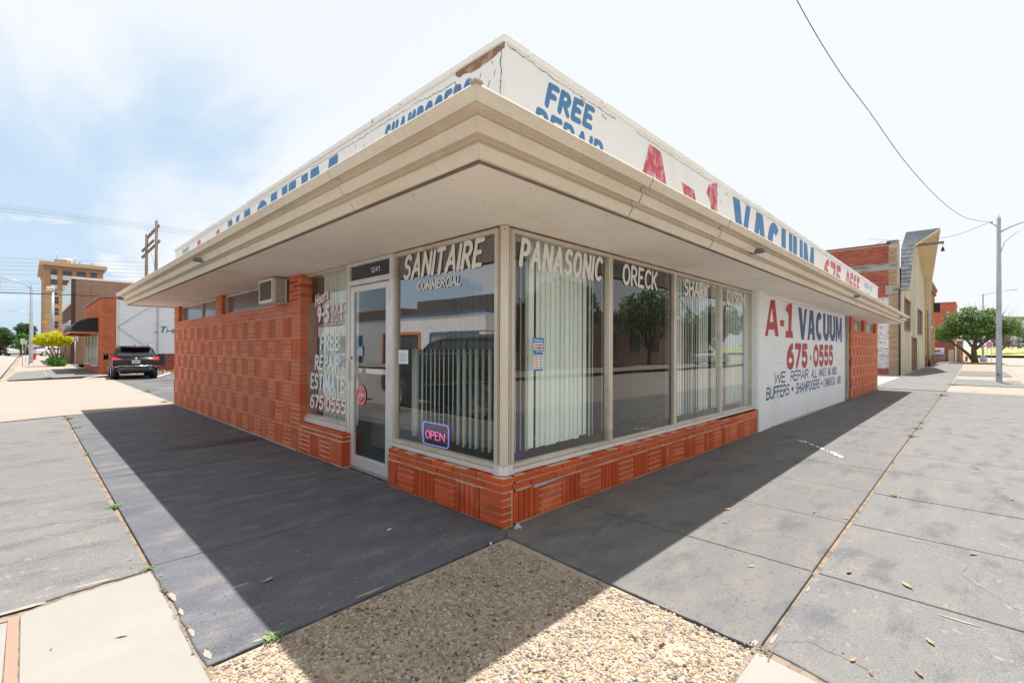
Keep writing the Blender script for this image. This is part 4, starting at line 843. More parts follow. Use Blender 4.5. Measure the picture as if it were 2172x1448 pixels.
# PANASONIC window
sp = [(.22,10,.02,.0),(.315,40),(.40,52),(.475,42),(.545,60),(.61,8)]+[(.71+i*.073,5+rr.uniform(-5,5),.0) for i in range(9)]+[(1.36,10,0,.02),(1.435,12,0,.02),(1.52,50),(1.58,30)]
blinds('cream blind partly drawn behind the PANASONIC lettering', 'R', .20, 1.63, .50, 2.34, sp, .26)
blinds('dim blind behind the dark tinted ORECK window', 'R', 1.72, 3.12, .50, 2.34, [(1.76+i*.082, 27+rr.uniform(-8,10), rr.uniform(-.015,.01)) for i in range(17)], .26)
blinds('bowed blind behind the SHARK lettering', 'R', 3.20, 4.66, .50, 2.34, [(3.25+i*.072, 8) for i in range(7)]+[(3.76+i*.076, 20+rr.uniform(-6,12), .025*math.sin(i)) for i in range(7)]+[(4.30+i*.070, 9) for i in range(5)], .26)
blinds('blind with bent slats behind the DYSON lettering', 'R', 4.74, 6.05, .50, 2.34, [(4.77+i*.072, 9) for i in range(4)]+[(5.07+i*.082, 22+rr.uniform(-12,12), rr.uniform(-.06,.05)) for i in range(4)]+[(5.38+i*.072, 8) for i in range(10)], .26)
# neon sign
neon = thing('neon_sign', 'violet and pink neon OPEN sign standing low in the SANITAIRE window', 'neon sign', (.21,1.14,.46))
NX = .205
M['neon_pink'] = emit('neon_pink', (.95,.16,.50), .42); M['neon_violet'] = emit('neon_violet', (.30,.23,.85), .42)
def rrect(u0, u1, z0, z1, r, n=5):
    p = []
    for cx, cz, a in ((u1-r,z1-r,0),(u0+r,z1-r,90),(u0+r,z0+r,180),(u1-r,z0+r,270)): p += [(cx+r*math.cos(math.radians(a+90*i/n)), cz+r*math.sin(math.radians(a+90*i/n))) for i in range(n+1)]
    return p+[p[0]]
MB().box(NX+.018,NX+.026,.955,1.335,.462,.66,.002).build('back_panel', glass('neon_back', (.30,.30,.42), .8), neon)
mb = MB(); mb.tube([(NX,u,z) for u, z in rrect(.94,1.35,.452,.668,.035)], .0055, 8, False); mb.build('border_tube', M['neon_violet'], neon)
for ch, (a, b) in zip('OPEN', ((-1.30,-1.235),(-1.215,-1.165),(-1.145,-1.09),(-1.07,-1.0))):
    gw, st = G[ch]; mb = MB()
    for q in st: mb.tube([(NX-.002, -(a+(b-a)*p[0]/gw), .512+.075*p[1]) for p in q], .0045, 6)
    mb.build('letter_tube', M['neon_pink'], neon)
MB().tube([(NX+.03,1.36,.50),(NX+.05,1.42,.44),(NX+.06,1.5,.47),(NX+.1,1.56,.43),(NX+.12,1.6,.50)], .003, 5).build('power_cord', M['white_plastic'], neon)
# things standing inside
cab = thing('counter_cabinet', 'pale counter cabinet with a dark top just inside the glass entrance door', 'cabinet', (1.0,3.0,.02))
MB().box(.75,1.25,2.75,3.35,.05,.55,.01).build('carcass', mat('cabinet_paint', (.50,.52,.54), .5), cab); MB().box(.73,1.27,2.73,3.37,.552,.58,.005).build('counter_top', M['black'], cab); MB().box(.748,.752,2.78,3.32,.08,.50).build('cabinet_door', mat('cabinet_paint2', (.56,.58,.6), .5), cab)
vc = thing('upright_vacuum', 'blue upright vacuum cleaner standing behind the blind of the PANASONIC window', 'vacuum cleaner', (.78,.62,.02))
vb = mat('vacuum_blue', (.05,.06,.30), .35)
MB().box(.64,.92,.50,.86,.06,.20,.03).build('floor_head', vb, vc); MB().lathe((.78,.66,.20), [(.07,0),(.10,.05),(.11,.3),(.09,.62),(.05,.70)], 14).build('dust_bag', vb, vc)
MB().tube([(.78,.66,.85),(.78,.72,1.15)], .013, 8).build('handle', M['black'], vc)
for s in (-1, 1): MB().lathe((.78+s*.15,.78,.09), [(.0,-.015),(.07,-.015),(.07,.015),(0,.015)], 14, 'x').build('wheel', M['black'], vc)
MB().tube([(.86,.60,.35),(1.02,.48,.6),(1.08,.40,1.1),(1.05,.36,1.55),(1.0,.36,1.62)], .018, 8).build('hose', M['grey_metal'], vc)
sh_ = thing('display_shelf', 'grey display shelf of vacuum parts at the back of the shop', 'shelf', (3.0,3.9,.02))
for x in (1.6, 4.4): MB().box(x-.02,x+.02,3.6,4.3,.02,1.7).build('upright', M['grey_metal'], sh_)
for z in (.3,.8,1.3): MB().box(1.62,4.38,3.62,4.28,z,z+.03).build('shelf_board', M['white_plastic'], sh_)

# ------------------------------------------------------------------ window air conditioner
ac = thing('air_conditioner', 'beige window air conditioner projecting from the high window beside the brick pier', 'air conditioner', (-.07,4.6,2.03))
x0, x1, y0, y1, z0, z1 = -.215, .10, 4.335, 4.87, 2.03, 2.375
mb = MB(); mb.box(x0+.012,x1,y0+.012,y1-.012,z0+.01,z1-.01); mb.build('core', mat('ac_core', (.13,.115,.10), .8), ac)
mb = MB(); mb.box(x0,x1,y0,y1,z1-.009,z1,.003); mb.box(x0,x1,y0,y1,z0,z0+.009,.003)
mb.box(x0,x0+.010,y0,y0+.030,z0+.01,z1-.01); mb.box(x0,x0+.010,y1-.030,y1,z0+.01,z1-.01); mb.box(x0,x0+.010,y0+.031,y1-.031,z0+.01,z0+.045); mb.box(x0,x0+.010,y0+.031,y1-.031,z1-.04,z1-.01)
mb.box(x0+.011,x0+.045,y0,y0+.01,z0+.01,z1-.01); mb.box(-.04,-.02,y0,y0+.01,z0+.01,z1-.01); mb.build('housing', M['white_plastic'], ac)
for k in range(17):
    z = z0+.025+k*.018; MB().box(x0+.046,-.041,y0-.002,y0+.010,z,z+.008).build('louvre', M['white_plastic'], ac); MB().box(-.019,x1-.14,y0-.002,y0+.010,z,z+.008).build('louvre', M['white_plastic'], ac)
mb = MB()
for k in range(30): y = y0+.036+k*.0158; mb.box(x0+.003,x0+.009,y,y+.003,z0+.046,z1-.041)
mb.build('coil_fins', mat('coil', (.30,.28,.25), .5, metal=.5), ac, kind='stuff')
MB().box(.0,.06,y1+.003,y1+.14,2.05,2.36).build('filler_panel', M['white_plastic'], ac)

# ------------------------------------------------------------------ exposed pebble bay
agg = sheet('pebble_bay', [[(-2.05,-1.90),(-.20,-1.875),(-.07,-.12),(-2.045,-.20)]], -.012, mat('pebble_matrix', (.38,.30,.235), .95, [((.26,.22,.19), (7,7,7), .5, .62, .8, 6), ((.52,.44,.34), (30,30,30), .55, .66, .6, 3)], [(130, .7, .006)], spec=.1))
def pebbles():
    rng = np.random.default_rng(11); cell = .0127; pts = []
    nx, ny = int(1.9/cell), int(1.75/cell)
    gx, gy = np.meshgrid(np.arange(nx), np.arange(ny)); x = -2.055+(gx+rng.uniform(-.1,1.1,gx.shape))*cell; y = -1.90+(gy+rng.uniform(-.1,1.1,gy.shape))*cell
    x = x.ravel(); y = y.ravel()
    keep = (x > -2.048) & (y > -1.893) & (x < -.195+(y+1.875)*.071) & (y < -.132+(x+.07)*.0405) & (rng.random(x.size) < .93)
    n1 = np.sin(x*9.1+y*4.3)+np.sin(x*3.7-y*8.9+1.7); keep &= ~((n1 > 1.55) & (rng.random(x.size) < .55))
    x, y = x[keep], y[keep]; n = x.size
    t = (1+5**.5)/2; iv = np.array([(-1,t,0),(1,t,0),(-1,-t,0),(1,-t,0),(0,-1,t),(0,1,t),(0,-1,-t),(0,1,-t),(t,0,-1),(t,0,1),(-t,0,-1),(-t,0,1)])/math.sqrt(1+t*t)
    it = np.array([(0,11,5),(0,5,1),(0,1,7),(0,7,10),(0,10,11),(1,5,9),(5,11,4),(11,10,2),(10,7,6),(7,1,8),(3,9,4),(3,4,2),(3,2,6),(3,6,8),(3,8,9),(4,9,5),(2,4,11),(6,2,10),(8,6,7),(9,8,1)])
    s = rng.gamma(7, 1/7, n)*.0067; s = np.clip(s, .0032, .0120); ax = s*rng.uniform(.95,1.45,n); ay = s*rng.uniform(.7,1.0,n); az = s*rng.uniform(.55,.8,n); a = rng.uniform(0,2*PI,n)
    V = iv[None]*(1+rng.uniform(-.12,.12,(n,12,1))); X = V[:,:,0]*ax[:,None]; Y = V[:,:,1]*ay[:,None]; Z = V[:,:,2]*az[:,None]
    c, q = np.cos(a)[:,None], np.sin(a)[:,None]; P = np.stack([x[:,None]+X*c-Y*q, y[:,None]+X*q+Y*c, -.0125+Z+rng.uniform(-.001,.0028,n)[:,None]], -1).reshape(-1,3)
    T = (it[None]+12*np.arange(n)[:,None,None]).reshape(-1,3)
    me = bpy.data.meshes.new('pebbles'); me.vertices.add(len(P)); me.vertices.foreach_set('co', P.ravel()); me.loops.add(T.size); me.loops.foreach_set('vertex_index', T.ravel().astype(np.int32))
    me.polygons.add(len(T)); me.polygons.foreach_set('loop_start', np.arange(0, T.size, 3, dtype=np.int32)); me.polygons.foreach_set('use_smooth', np.ones(len(T), bool)); me.update(); me.validate()
    m = mat('pebble', (.4,.33,.25), .6); nt = m.node_tree; N = nt.nodes.new; L = nt.links.new; b = nt.nodes['Principled BSDF']
    g = N('ShaderNodeNewGeometry'); cr = N('ShaderNodeValToRGB'); L(g.outputs['Random Per Island'], cr.inputs[0]); cr.color_ramp.interpolation = 'CONSTANT'
    cols = [(.34,.24,.14),(.50,.37,.18),(.54,.46,.31),(.28,.18,.11),(.58,.52,.41),(.42,.29,.13),(.25,.22,.18),(.46,.31,.19),(.09,.095,.10),(.56,.42,.22),(.34,.28,.20),(.48,.35,.20),(.60,.53,.40),(.40,.22,.12),(.33,.27,.21)]
    el = cr.color_ramp.elements; el[0].color = (*cols[0],1); el[1].position = 1/len(cols); el[1].color = (*cols[1],1)
    for i, cc in enumerate(cols[2:], 2): e2 = el.new(i/len(cols)); e2.color = (*cc,1)
    hs = N('ShaderNodeHueSaturation'); hs.inputs['Saturation'].default_value = .85; hs.inputs['Value'].default_value = .76; L(cr.outputs[0], hs.inputs['Color']); L(hs.outputs[0], b.inputs['Base Color']); me.materials.append(m); o = link('pebbles', me, agg, 'stuff'); return o
pebbles()
# rubble and dirt where the slabs meet at the shop corner
mb = MB(); rr = random.Random(8)
for i in range(46):
    t = rr.random(); 
    if i < 16: x, y = rr.uniform(-.09,.10), rr.uniform(-.09,-.02)
    elif i < 32: x, y = -2.02+rr.uniform(-.02,.02), rr.uniform(-.2,1.1)
    else: x, y = -.19+rr.uniform(-.03,.05), -1.88+rr.uniform(-.06,.05)
    s = rr.uniform(.004,.013); pts = [Vector((rr.gauss(0,1),rr.gauss(0,1),rr.gauss(0,1))).normalized() for _ in range(8)]
    bm = bmesh.new(); [bm.verts.new((x+p.x*s*1.3, y+p.y*s, .004+abs(p.z)*s*.8)) for p in pts]; bmesh.ops.convex_hull(bm, input=bm.verts); bm.verts.ensure_lookup_table(); bm.verts.index_update()
    mb.add([tuple(v.co) for v in bm.verts], [tuple(v.index for v in f_.verts) for f_ in bm.faces]); bm.free()
mb.build('rubble', M['joint'], kind='stuff')
st = MB(); bm = bmesh.new(); pts = [(.075,-.045,.0),(.135,-.03,.0),(.15,-.055,.0),(.12,-.085,.0),(.08,-.075,.0),(.09,-.05,.028),(.125,-.048,.032),(.115,-.07,.026)]
[bm.verts.new(p) for p in pts]; bmesh.ops.convex_hull(bm, input=bm.verts); bm.verts.ensure_lookup_table(); bm.verts.index_update(); st.add([tuple(v.co) for v in bm.verts], [tuple(v.index for v in f_.verts) for f_ in bm.faces]); bm.free()
st.build('stone', mat('pale_stone', (.42,.40,.38), .9), label='pale grey lump of broken mortar on the ground at the foot of the brick corner', cat='stone')
# dry leaves
LV = [(1.7,-1.07,.05,'on grey slab just outside the canopy shadow'),(.69,-1.58,.03,'on grey slab near the pebble bay'),(-.5,-1.42,.045,'lying on sunlit pebbles'),(-.45,-1.54,.05,'pale, flat on sunlit pebbles'),(-1.0,-1.25,.05,'in shadow on the pebbles'),(.74,-.81,.035,'in canopy shadow beside the window wall'),
 (.84,-.24,.035,'close below the PANASONIC window'),(1.36,-1.17,.035,'dark curled, on sunlit slab'),(-.45,-1.18,.03,'small, at the pebble shadow line'),(-1.56,.43,.05,'alone on the dark shaded slab'),(2.16,-1.63,.035,'curled near the long joint'),(2.17,-1.85,.04,'caught in the long joint'),(1.04,-2.05,.05,'long tan, just past the joint'),(1.07,-2.33,.055,'curled tan in open sun'),
 (1.96,-2.61,.045,'orange, on a cross joint'),(.45,-2.46,.04,'small upright, on the kerb-side slab'),(.03,-2.22,.035,'near the bottom edge of the pavement'),(-.02,-2.29,.03,'small tan, by the concrete corner'),(.12,-2.44,.04,'dark crumpled, lowest on the kerb-side slab'),(5.25,-2.64,.05,'far out on the kerb-side slab'),(5.93,-1.5,.05,'beside the white paint drips'),(3.88,-2.87,.05,'at the right edge of the pavement'),(-2.25,.35,.035,'on light concrete by the kerb ramp'),(.98,-.06,.03,'against the foot of the brick base')]
for i, (x, y, s, where) in enumerate(LV):
    rr = random.Random(i+40); a = rr.uniform(0,2*PI); mb = MB(); n = 5; vs = []
    for k in range(n+1):
        t = k/n; w_ = s*rr.uniform(.18,.30)*math.sin(PI*min(.97,t*.92+.06)); cu = rr.uniform(.1,.25)*s*(2*t-1)**2+.003
        for q in (-1,0,1): vs.append((s*(t-.5)*1.5, q*w_, cu+abs(q)*w_*.5))
    V_ = [(x+p[0]*math.cos(a)-p[1]*math.sin(a), y+p[0]*math.sin(a)+p[1]*math.cos(a), p[2]+zg(x)) for p in vs]
    mb.add(V_, [(k*3+j,k*3+j+1,k*3+j+4,k*3+j+3) for k in range(n) for j in (0,1)], True)
    mb.build('leaf', M['leafdry'], label='fallen brown leaf '+where, cat='leaf', group='dry leaves scattered on the pavement', fix=False)
# weeds in the joints
WD = [(3.23,-2.08,.09,'in the cross joint of the kerb-side slabs'),(7.58,-1.89,.13,'nearest in the long right-hand joint'),(8.73,-1.89,.14,'middle of the long right-hand joint'),(9.77,-1.89,.12,'farther along the long right-hand joint'),(18.6,-1.89,.35,'beyond the shop where the driveway starts'),(25.5,-1.95,.4,'by the raised bay across the alley'),
 (-2.02,2.8,.08,'middle of the left pavement joint'),(-2.04,1.14,.05,'at the near end of the left pavement joint'),(-2.01,5.73,.06,'halfway up the left pavement joint'),(-1.97,8.54,.12,'far in the left pavement joint'),(-2.0,9.99,.15,'at the far end of the left pavement joint'),(-1.74,-.18,.07,'green tuft at the edge of the pebble bay'),(-.1,12.2,.2,'at the far corner of the brick wall'),(.1,16.0,.2,'at the edge of the asphalt lot'),(-1.9,27.3,.35,'at the edge of the far grey pavement')]
for i, (x, y, s, where) in enumerate(WD):
    rr = random.Random(i+90); mb = MB()
    for k in range(46):
        a = rr.uniform(0,2*PI); l = s*rr.uniform(.4,1.0); e_ = rr.uniform(.15,.9); bx, by = x+rr.gauss(0,s*.25), y+rr.gauss(0,s*.15); dx, dy = math.cos(a), math.sin(a); w_ = .0022+s*.012
        p0 = Vector((bx,by,zg(x)-.005)); p1 = p0+Vector((dx*l*.5,dy*l*.5,l*.4*e_)); p2 = p0+Vector((dx*l,dy*l,l*.45*e_)); n_ = Vector((-dy,dx,0))*w_
        mb.add([p0-n_,p0+n_,p1+n_,p1-n_,p2], [(0,1,2,3),(3,2,4)])
    mb.build('weed', M['weed'], label='low green weed '+where, cat='weed', group='weeds growing in the pavement joints', fix=False)
# scraps of litter, paint drips
for i, (x, y, a) in enumerate(((-.62,.62,.3),(-.25,-.13,.8))):
    MB().obox((x,y,.004), (math.cos(a),math.sin(a),0), (-math.sin(a),math.cos(a),0), (0,0,1), .018, .006, .002).build('paper_scrap', M['litter'], label=('small white paper scrap on dark slab below the shop window','white paper scrap on the edge of the pebble bay')[i], cat='litter')
mb = MB(); rr = random.Random(4); x, y = 5.75, -.68
for k in range(26):
    r_ = rr.uniform(.008,.03); mb.add([(x+r_*1.8*math.cos(t*PI/4), y+r_*math.sin(t*PI/4)*rr.uniform(.6,1), .0045+.0001*k) for t in range(8)], [tuple(range(8))]); x -= rr.uniform(.01,.06); y -= rr.uniform(.0,.05)
mb.build('paint_drips', M['paint_white'], side, kind='stuff', fix=False)
# rust-brown run-off stain below the air conditioner
# hairline cracks, gum spots and grit on the slabs
def ground_crack(pts, w, seed, parent=None, m=None, name='hairline_crack'):
    rr = random.Random(seed); P = [Vector(p) for p in pts]; Q = []
    for a, b in zip(P, P[1:]):
        n = max(2, int((b-a).length/.03)); Q += [a.lerp(b, i/n)+Vector((rr.uniform(-1,1), rr.uniform(-1,1)))*.007 for i in range(n)]
    Q.append(P[-1]); mb = MB(); vs = []; n = len(Q)
    for i, q in enumerate(Q):
        d = (Q[min(i+1,n-1)]-Q[max(i-1,0)]).normalized(); nn = Vector((-d.y, d.x))*w*rr.uniform(.15,1)
        vs += [(q.x-nn.x, q.y-nn.y, zg(q.x)+.0030), (q.x+nn.x, q.y+nn.y, zg(q.x)+.0030)]
    mb.add(vs, [(2*i,2*i+1,2*i+3,2*i+2) for i in range(n-1)]); return mb.build(name, m or M['crack'], parent or side, fix=False)
ground_crack([(1.0,-2.9),(1.5,-2.55),(1.75,-2.6),(2.0,-2.35)], .0018, 1); ground_crack([(-1.2,1.2),(-.9,1.8),(-.95,2.3),(-.6,2.6)], .0016, 2); ground_crack([(3.3,-.9),(3.9,-1.2),(4.35,-1.1)], .0016, 3)
ground_crack([(-2.9,2.7),(-2.6,3.3),(-2.1,3.5)], .002, 4); ground_crack([(-.25,-1.95),(-.05,-1.93),(.05,-2.05),(.0,-2.3)], .003, 5); ground_crack([(-2.58,.98),(-2.3,1.06),(-2.04,1.08)], .003, 6, lb)
M['chip'] = mat('chipped_edge', (.30,.265,.225), .95, [((.25,.2,.16), (40,40,40), .5, .62, .7, 4)], [(90,.6,.004)])
rr = random.Random(31)
def chip(x, y, rx, ry, seed):
    r = random.Random(seed); n = 11; mb = MB(); z = zg(x)+.0024; mb.add([(x+rx*math.cos(2*PI*k/n)*r.uniform(.6,1.1), y+ry*math.sin(2*PI*k/n)*r.uniform(.6,1.1), z) for k in range(n)], [tuple(range(n))]); mb.build('chipped_spot', M['chip'], side, fix=False)
for i, (x, y, rx, ry) in enumerate(((-2.0,.62,.016,.07),(-2.0,.40,.012,.05),(-2.005,.15,.012,.06),(-1.995,-.10,.016,.05),(.62,-1.915,.06,.008),(-.15,-1.86,.035,.014),(-.05,-1.915,.06,.010),(.80,-2.55,.012,.10),(1.98,-2.3,.012,.05),(-2.3,1.13,.12,.02),(-2.6,1.04,.12,.025),(-1.2,-.13,.14,.012),(-1.75,-.155,.10,.014))): chip(x, y, rx, ry, i)
def specks(n, col, name, seed, s0, s1):
    r = random.Random(seed); mb = MB()
    for i in range(n):
        if r.random() < .45: x, y = r.uniform(-3.1,-.1), r.uniform(.1,9)
        else: x, y = r.uniform(.0,11), r.uniform(-4.0,-.1)
        s_ = r.uniform(s0,s1)*(1+.25*math.hypot(x,y)/4); a = r.uniform(0,2*PI); k = r.randint(5,7); z = zg(x)+.0034
        mb.add([(x+s_*math.cos(2*PI*q/k+a)*r.uniform(.6,1.1), y+s_*.7*math.sin(2*PI*q/k+a)*r.uniform(.6,1.1), z) for q in range(k)], [tuple(range(k))])
    mb.build(name, mat(name, col, .8), side, kind='stuff', fix=False)
specks(150, (.03,.03,.032), 'dark_gum_spots', 5, .002, .007); specks(130, (.62,.58,.52), 'pale_grit', 6, .0015, .004); specks(60, (.30,.17,.09), 'leaf_crumbs', 7, .003, .008)
def stain_mat(name, col, amt, sc):
    m = bpy.data.materials.new(name); m.use_nodes = True; nt = m.node_tree; N = nt.nodes.new; L = nt.links.new; b = nt.nodes['Principled BSDF']; b.inputs['Base Color'].default_value = (*col,1); b.inputs['Roughness'].default_value = .75
    g = N('ShaderNodeTexCoord'); n = N('ShaderNodeTexNoise'); L(g.outputs['Object'], n.inputs['Vector']); n.inputs['Scale'].default_value = sc; n.inputs['Detail'].default_value = 6
    ln = N('ShaderNodeVectorMath'); ln.operation = 'LENGTH'; L(g.outputs['Object'], ln.inputs[0]); fo = N('ShaderNodeMapRange'); fo.interpolation_type = 'SMOOTHSTEP'; L(ln.outputs['Value'], fo.inputs['Value']); fo.inputs['From Min'].default_value = 1.0; fo.inputs['From Max'].default_value = .2
    r = N('ShaderNodeMapRange'); L(n.outputs['Fac'], r.inputs['Value']); r.inputs['From Min'].default_value = .35; r.inputs['From Max'].default_value = .6
    mu = N('ShaderNodeMath'); mu.operation = 'MULTIPLY'; L(fo.outputs[0], mu.inputs[0]); L(r.outputs[0], mu.inputs[1]); m3 = N('ShaderNodeMath'); m3.operation = 'MULTIPLY'; L(mu.outputs[0], m3.inputs[0]); m3.inputs[1].default_value = amt
    L(m3.outputs[0], b.inputs['Alpha']); return m
def stain(x, y, rx, ry, rot, m, parent, z=.0035):
    me = MB().add([(-1,-1,0),(1,-1,0),(1,1,0),(-1,1,0)], [(0,1,2,3)]).mesh('stain', False); me.materials.append(m); o = link('stain', me, parent); o.location = (x,y,z); o.scale = (rx,ry,1); o.rotation_euler = (0,0,rot); return o
sm1 = stain_mat('rust_stain', (.12,.045,.028), .6, 1.6)
stain(-.75,5.28,.85,.30,.12,sm1,side); stain(-.25,5.3,.5,.35,.0,sm1,side,.0042)

# ------------------------------------------------------------------ trees
def leaf_mat(name, c1, c2, c3):
    if name in MATS: return MATS[name]
    m = bpy.data.materials.new(name); m.use_nodes = True; nt = m.node_tree; N = nt.nodes.new; L = nt.links.new; b = nt.nodes['Principled BSDF']; b.inputs['Roughness'].default_value = .55; b.inputs['Specular IOR Level'].default_value = .25
    g = N('ShaderNodeNewGeometry'); cr = N('ShaderNodeValToRGB'); el = cr.color_ramp.elements; el[0].color = (*c1,1); el[1].color = (*c3,1); e2 = el.new(.5); e2.color = (*c2,1)
    n = N('ShaderNodeTexNoise'); L(g.outputs['Position'], n.inputs['Vector']); n.inputs['Scale'].default_value = .9; ad = N('ShaderNodeMath'); ad.operation = 'MULTIPLY_ADD'; L(g.outputs['Random Per Island'], ad.inputs[0]); ad.inputs[1].default_value = .6; 
    sb = N('ShaderNodeMath'); sb.operation = 'SUBTRACT'; L(n.outputs['Fac'], sb.inputs[0]); sb.inputs[1].default_value = .3; L(sb.outputs[0], ad.inputs[2]); L(ad.outputs[0], cr.inputs[0]); L(cr.outputs[0], b.inputs['Base Color'])
    tr = N('ShaderNodeBsdfTranslucent'); L(cr.outputs[0], tr.inputs[0]); mx = N('ShaderNodeMixShader'); mx.inputs[0].default_value = .3; o = nt.nodes['Material Output']; L(b.outputs[0], mx.inputs[1]); L(tr.outputs[0], mx.inputs[2]); L(mx.outputs[0], o.inputs[0])
    MATS[name] = m; return m
BARK = mat('bark', (.13,.095,.07), .9, [((.07,.05,.04), (6,6,1.5), .5, .65, .7, 5)], [(14, .6, .02)])
def leaf_cloud(clumps, n, size, seed, flat=.6, fill=.25):
    """small leaf-sprig faces through a set of ellipsoid clumps (cx,cy,cz,rx,ry,rz)"""
    rng = np.random.default_rng(seed); vol = np.array([c[3]*c[4]*c[5] for c in clumps])**.75; cnt = (vol/vol.sum()*n).astype(int); P = []
    for c, k in zip(clumps, cnt):
        d = rng.normal(size=(k,3)); d /= np.linalg.norm(d,axis=1)[:,None]; r = rng.uniform(fill,1.08,k)**.5; r *= 1+.16*np.sin(d[:,0]*6+c[0])*np.sin(d[:,2]*7+c[2])
        P.append(np.array(c[:3])+d*r[:,None]*np.array(c[3:6]))
    P = np.concatenate(P); k = len(P); a = rng.normal(size=(k,3)); a /= np.linalg.norm(a,axis=1)[:,None]; b = rng.normal(size=(k,3)); b[:,2] *= flat; b -= (a*b).sum(1)[:,None]*a; b /= np.linalg.norm(b,axis=1)[:,None]
    s = size*rng.uniform(.5,1.4,k)[:,None]; V = np.stack([P-a*s, P+b*s*.45, P+a*s, P-b*s*.45+a*s*.1], 1).reshape(-1,3); F = np.arange(4*k).reshape(-1,4)
    me = bpy.data.meshes.new('foliage'); me.vertices.add(4*k); me.vertices.foreach_set('co', V.ravel()); me.loops.add(4*k); me.loops.foreach_set('vertex_index', F.ravel().astype(np.int32)); me.polygons.add(k); me.polygons.foreach_set('loop_start', np.arange(0,4*k,4,dtype=np.int32)); me.update(); me.validate(); return me
def tree(name, label, base, H, clumps, trunk_r, limbs, n, size, lm, seed, group=None):
    t = local_thing(name, label, 'tree' if 'shrub' not in name and 'hedge' not in name else 'shrub', base, 0, group)
    mb = MB()
    for pts, r0, r1 in limbs: mb.tube(pts, [r0+(r1-r0)*i/(len(pts)-1) for i in range(len(pts))], 8)
    if limbs: mb.build('trunk', BARK, t, fix=False)
    me = leaf_cloud(clumps, n, size, seed); me.materials.append(lm); link('crown', me, t, kind=None); return t
def auto_tree(name, label, base, H, W_, seed, lm, n=3500, size=.22, crown0=.3, group=None, lean=0):
    rr = random.Random(seed); cl = []; nb = 13
    for i in range(nb):
        a = rr.uniform(0,2*PI); q = rr.uniform(0,1)**.6; z = H*(crown0+(1-crown0)*rr.uniform(.15,.86)); w = W_/2*math.sin(max(.25,min(1,(z/H-crown0+.12)/(1-crown0)))*PI*.86)
        r = W_*rr.uniform(.13,.24); cl.append((math.cos(a)*w*q*.8, math.sin(a)*w*q*.8, z, r, r, r*rr.uniform(.5,.8)))
    cl.append((0,0,H*(crown0+(1-crown0)*.5), W_*.28, W_*.28, H*(1-crown0)*.3))
    lb = [([(0,0,0),(.03*H,0,H*crown0*.7),(0,.02*H,H*.55)], H*.032, H*.014)]+[([(0,0,H*crown0*.6),(c[0]*.5,c[1]*.5,(H*crown0*.6+c[2])/2+.1),(c[0],c[1],c[2])], H*.016, H*.004) for c in cl[:8]]
    return tree(name, label, base, H, cl, H*.03, lb, n, size, lm, seed, group)
LG1 = leaf_mat('leaf_mesquite', (.08,.15,.04), (.15,.25,.075), (.24,.34,.12)); LG2 = leaf_mat('leaf_dark', (.025,.055,.02), (.05,.095,.03), (.09,.14,.05)); LG3 = leaf_mat('leaf_far', (.05,.09,.045), (.08,.14,.06), (.13,.20,.09))
LY = leaf_mat('leaf_yellow', (.34,.36,.015), (.58,.56,.02), (.74,.68,.03)); LHG = leaf_mat('leaf_hedge', (.05,.13,.02), (.09,.22,.03), (.16,.32,.05)); LDR = leaf_mat('leaf_bare', (.10,.075,.07), (.15,.115,.10), (.20,.16,.13))

# ------------------------------------------------------------------ right-hand background
ZR = -.104
# old brick building with barn-shaped front
ob = thing('old_brick_building', 'old red brick building with peeling white paint behind the barn-shaped front', 'building', (33.5,.5,ZR))
BX = 33.5
FB = mat('old_brick', (.40,.10,.065), .85, [((.28,.06,.04), (2,2,2), .5, .65, .6, 5), ((.62,.52,.45), (7,7,18), .60, .68, .6, 6)], [(20,.4,.01)], island=True, rand=.22, spec=.2)
FBW = mat('old_brick_peeling', (.40,.10,.065), .85, [((.74,.74,.76), (3.4,3.4,11), .37, .43, .96, 9), ((.28,.06,.04), (3,3,3), .56, .65, .5, 5)], [(20,.4,.01)], island=True, rand=.17, spec=.2)
BUFF = mat('buff_brick', (.46,.31,.20), .85, [((.34,.22,.14), (3,3,9), .5, .65, .6, 5)], [(20,.4,.01)], island=True, rand=.15, spec=.2)
CONC = mat('grimy_concrete', (.38,.35,.31), .9, [((.14,.13,.115), (2,1.2,5), .48, .62, .85, 7)], [(10,.3,.01)])
MORT = mat('old_mortar', (.50,.42,.36), .95)
def brickwork(pl, fixed, a0, a1, z0, z1, m, parent, bl=.30, bh=.088, name='brick', dep=.05, sgn=-1, first=0):
    """running bond as real bricks; pl 'X': wall facing -X at x=fixed, along Y. first: that many single bricks kept apart"""
    mb = MB(); rows_ = int((z1-z0)/bh); k = 0
    for r in range(rows_):
        z = z0+r*bh; u = a0-(bl/2 if r % 2 else 0)
        while u < a1:
            p, q = max(u,a0)+.007, min(u+bl,a1)-.007
            if q-p > .04:
                o = random.uniform(-.006,.004)
                if pl == 'X': mb.box(fixed+o, fixed+dep, p, q, z+.007, z+bh-.007)
                else: mb.box(p, q, fixed+o, fixed+dep, z+.007, z+bh-.007)
            u += bl
    return mb.build(name, m, parent, kind='stuff', fix=False)
mb = MB(); mb.box(BX+.018,BX+.4,.50,14,ZR,7.75); mb.box(BX+.4,57,.90,14,ZR,7.0); mb.build('wall', MORT, ob)
brickwork('X', BX, .98, 14, ZR+.05, .30, FB, ob); brickwork('X', BX, .98, 14, .30, 4.6, FBW, ob); brickwork('X', BX, .98, 14, 4.6, 6.2, FB, ob); brickwork('X', BX, .98, 14, 6.62, 7.70, FB, ob)
brickwork('X', BX-.004, .48, .97, ZR+.05, 4.9, BUFF, ob); brickwork('X', BX-.004, .60, .97, 5.3, 7.5, BUFF, ob)
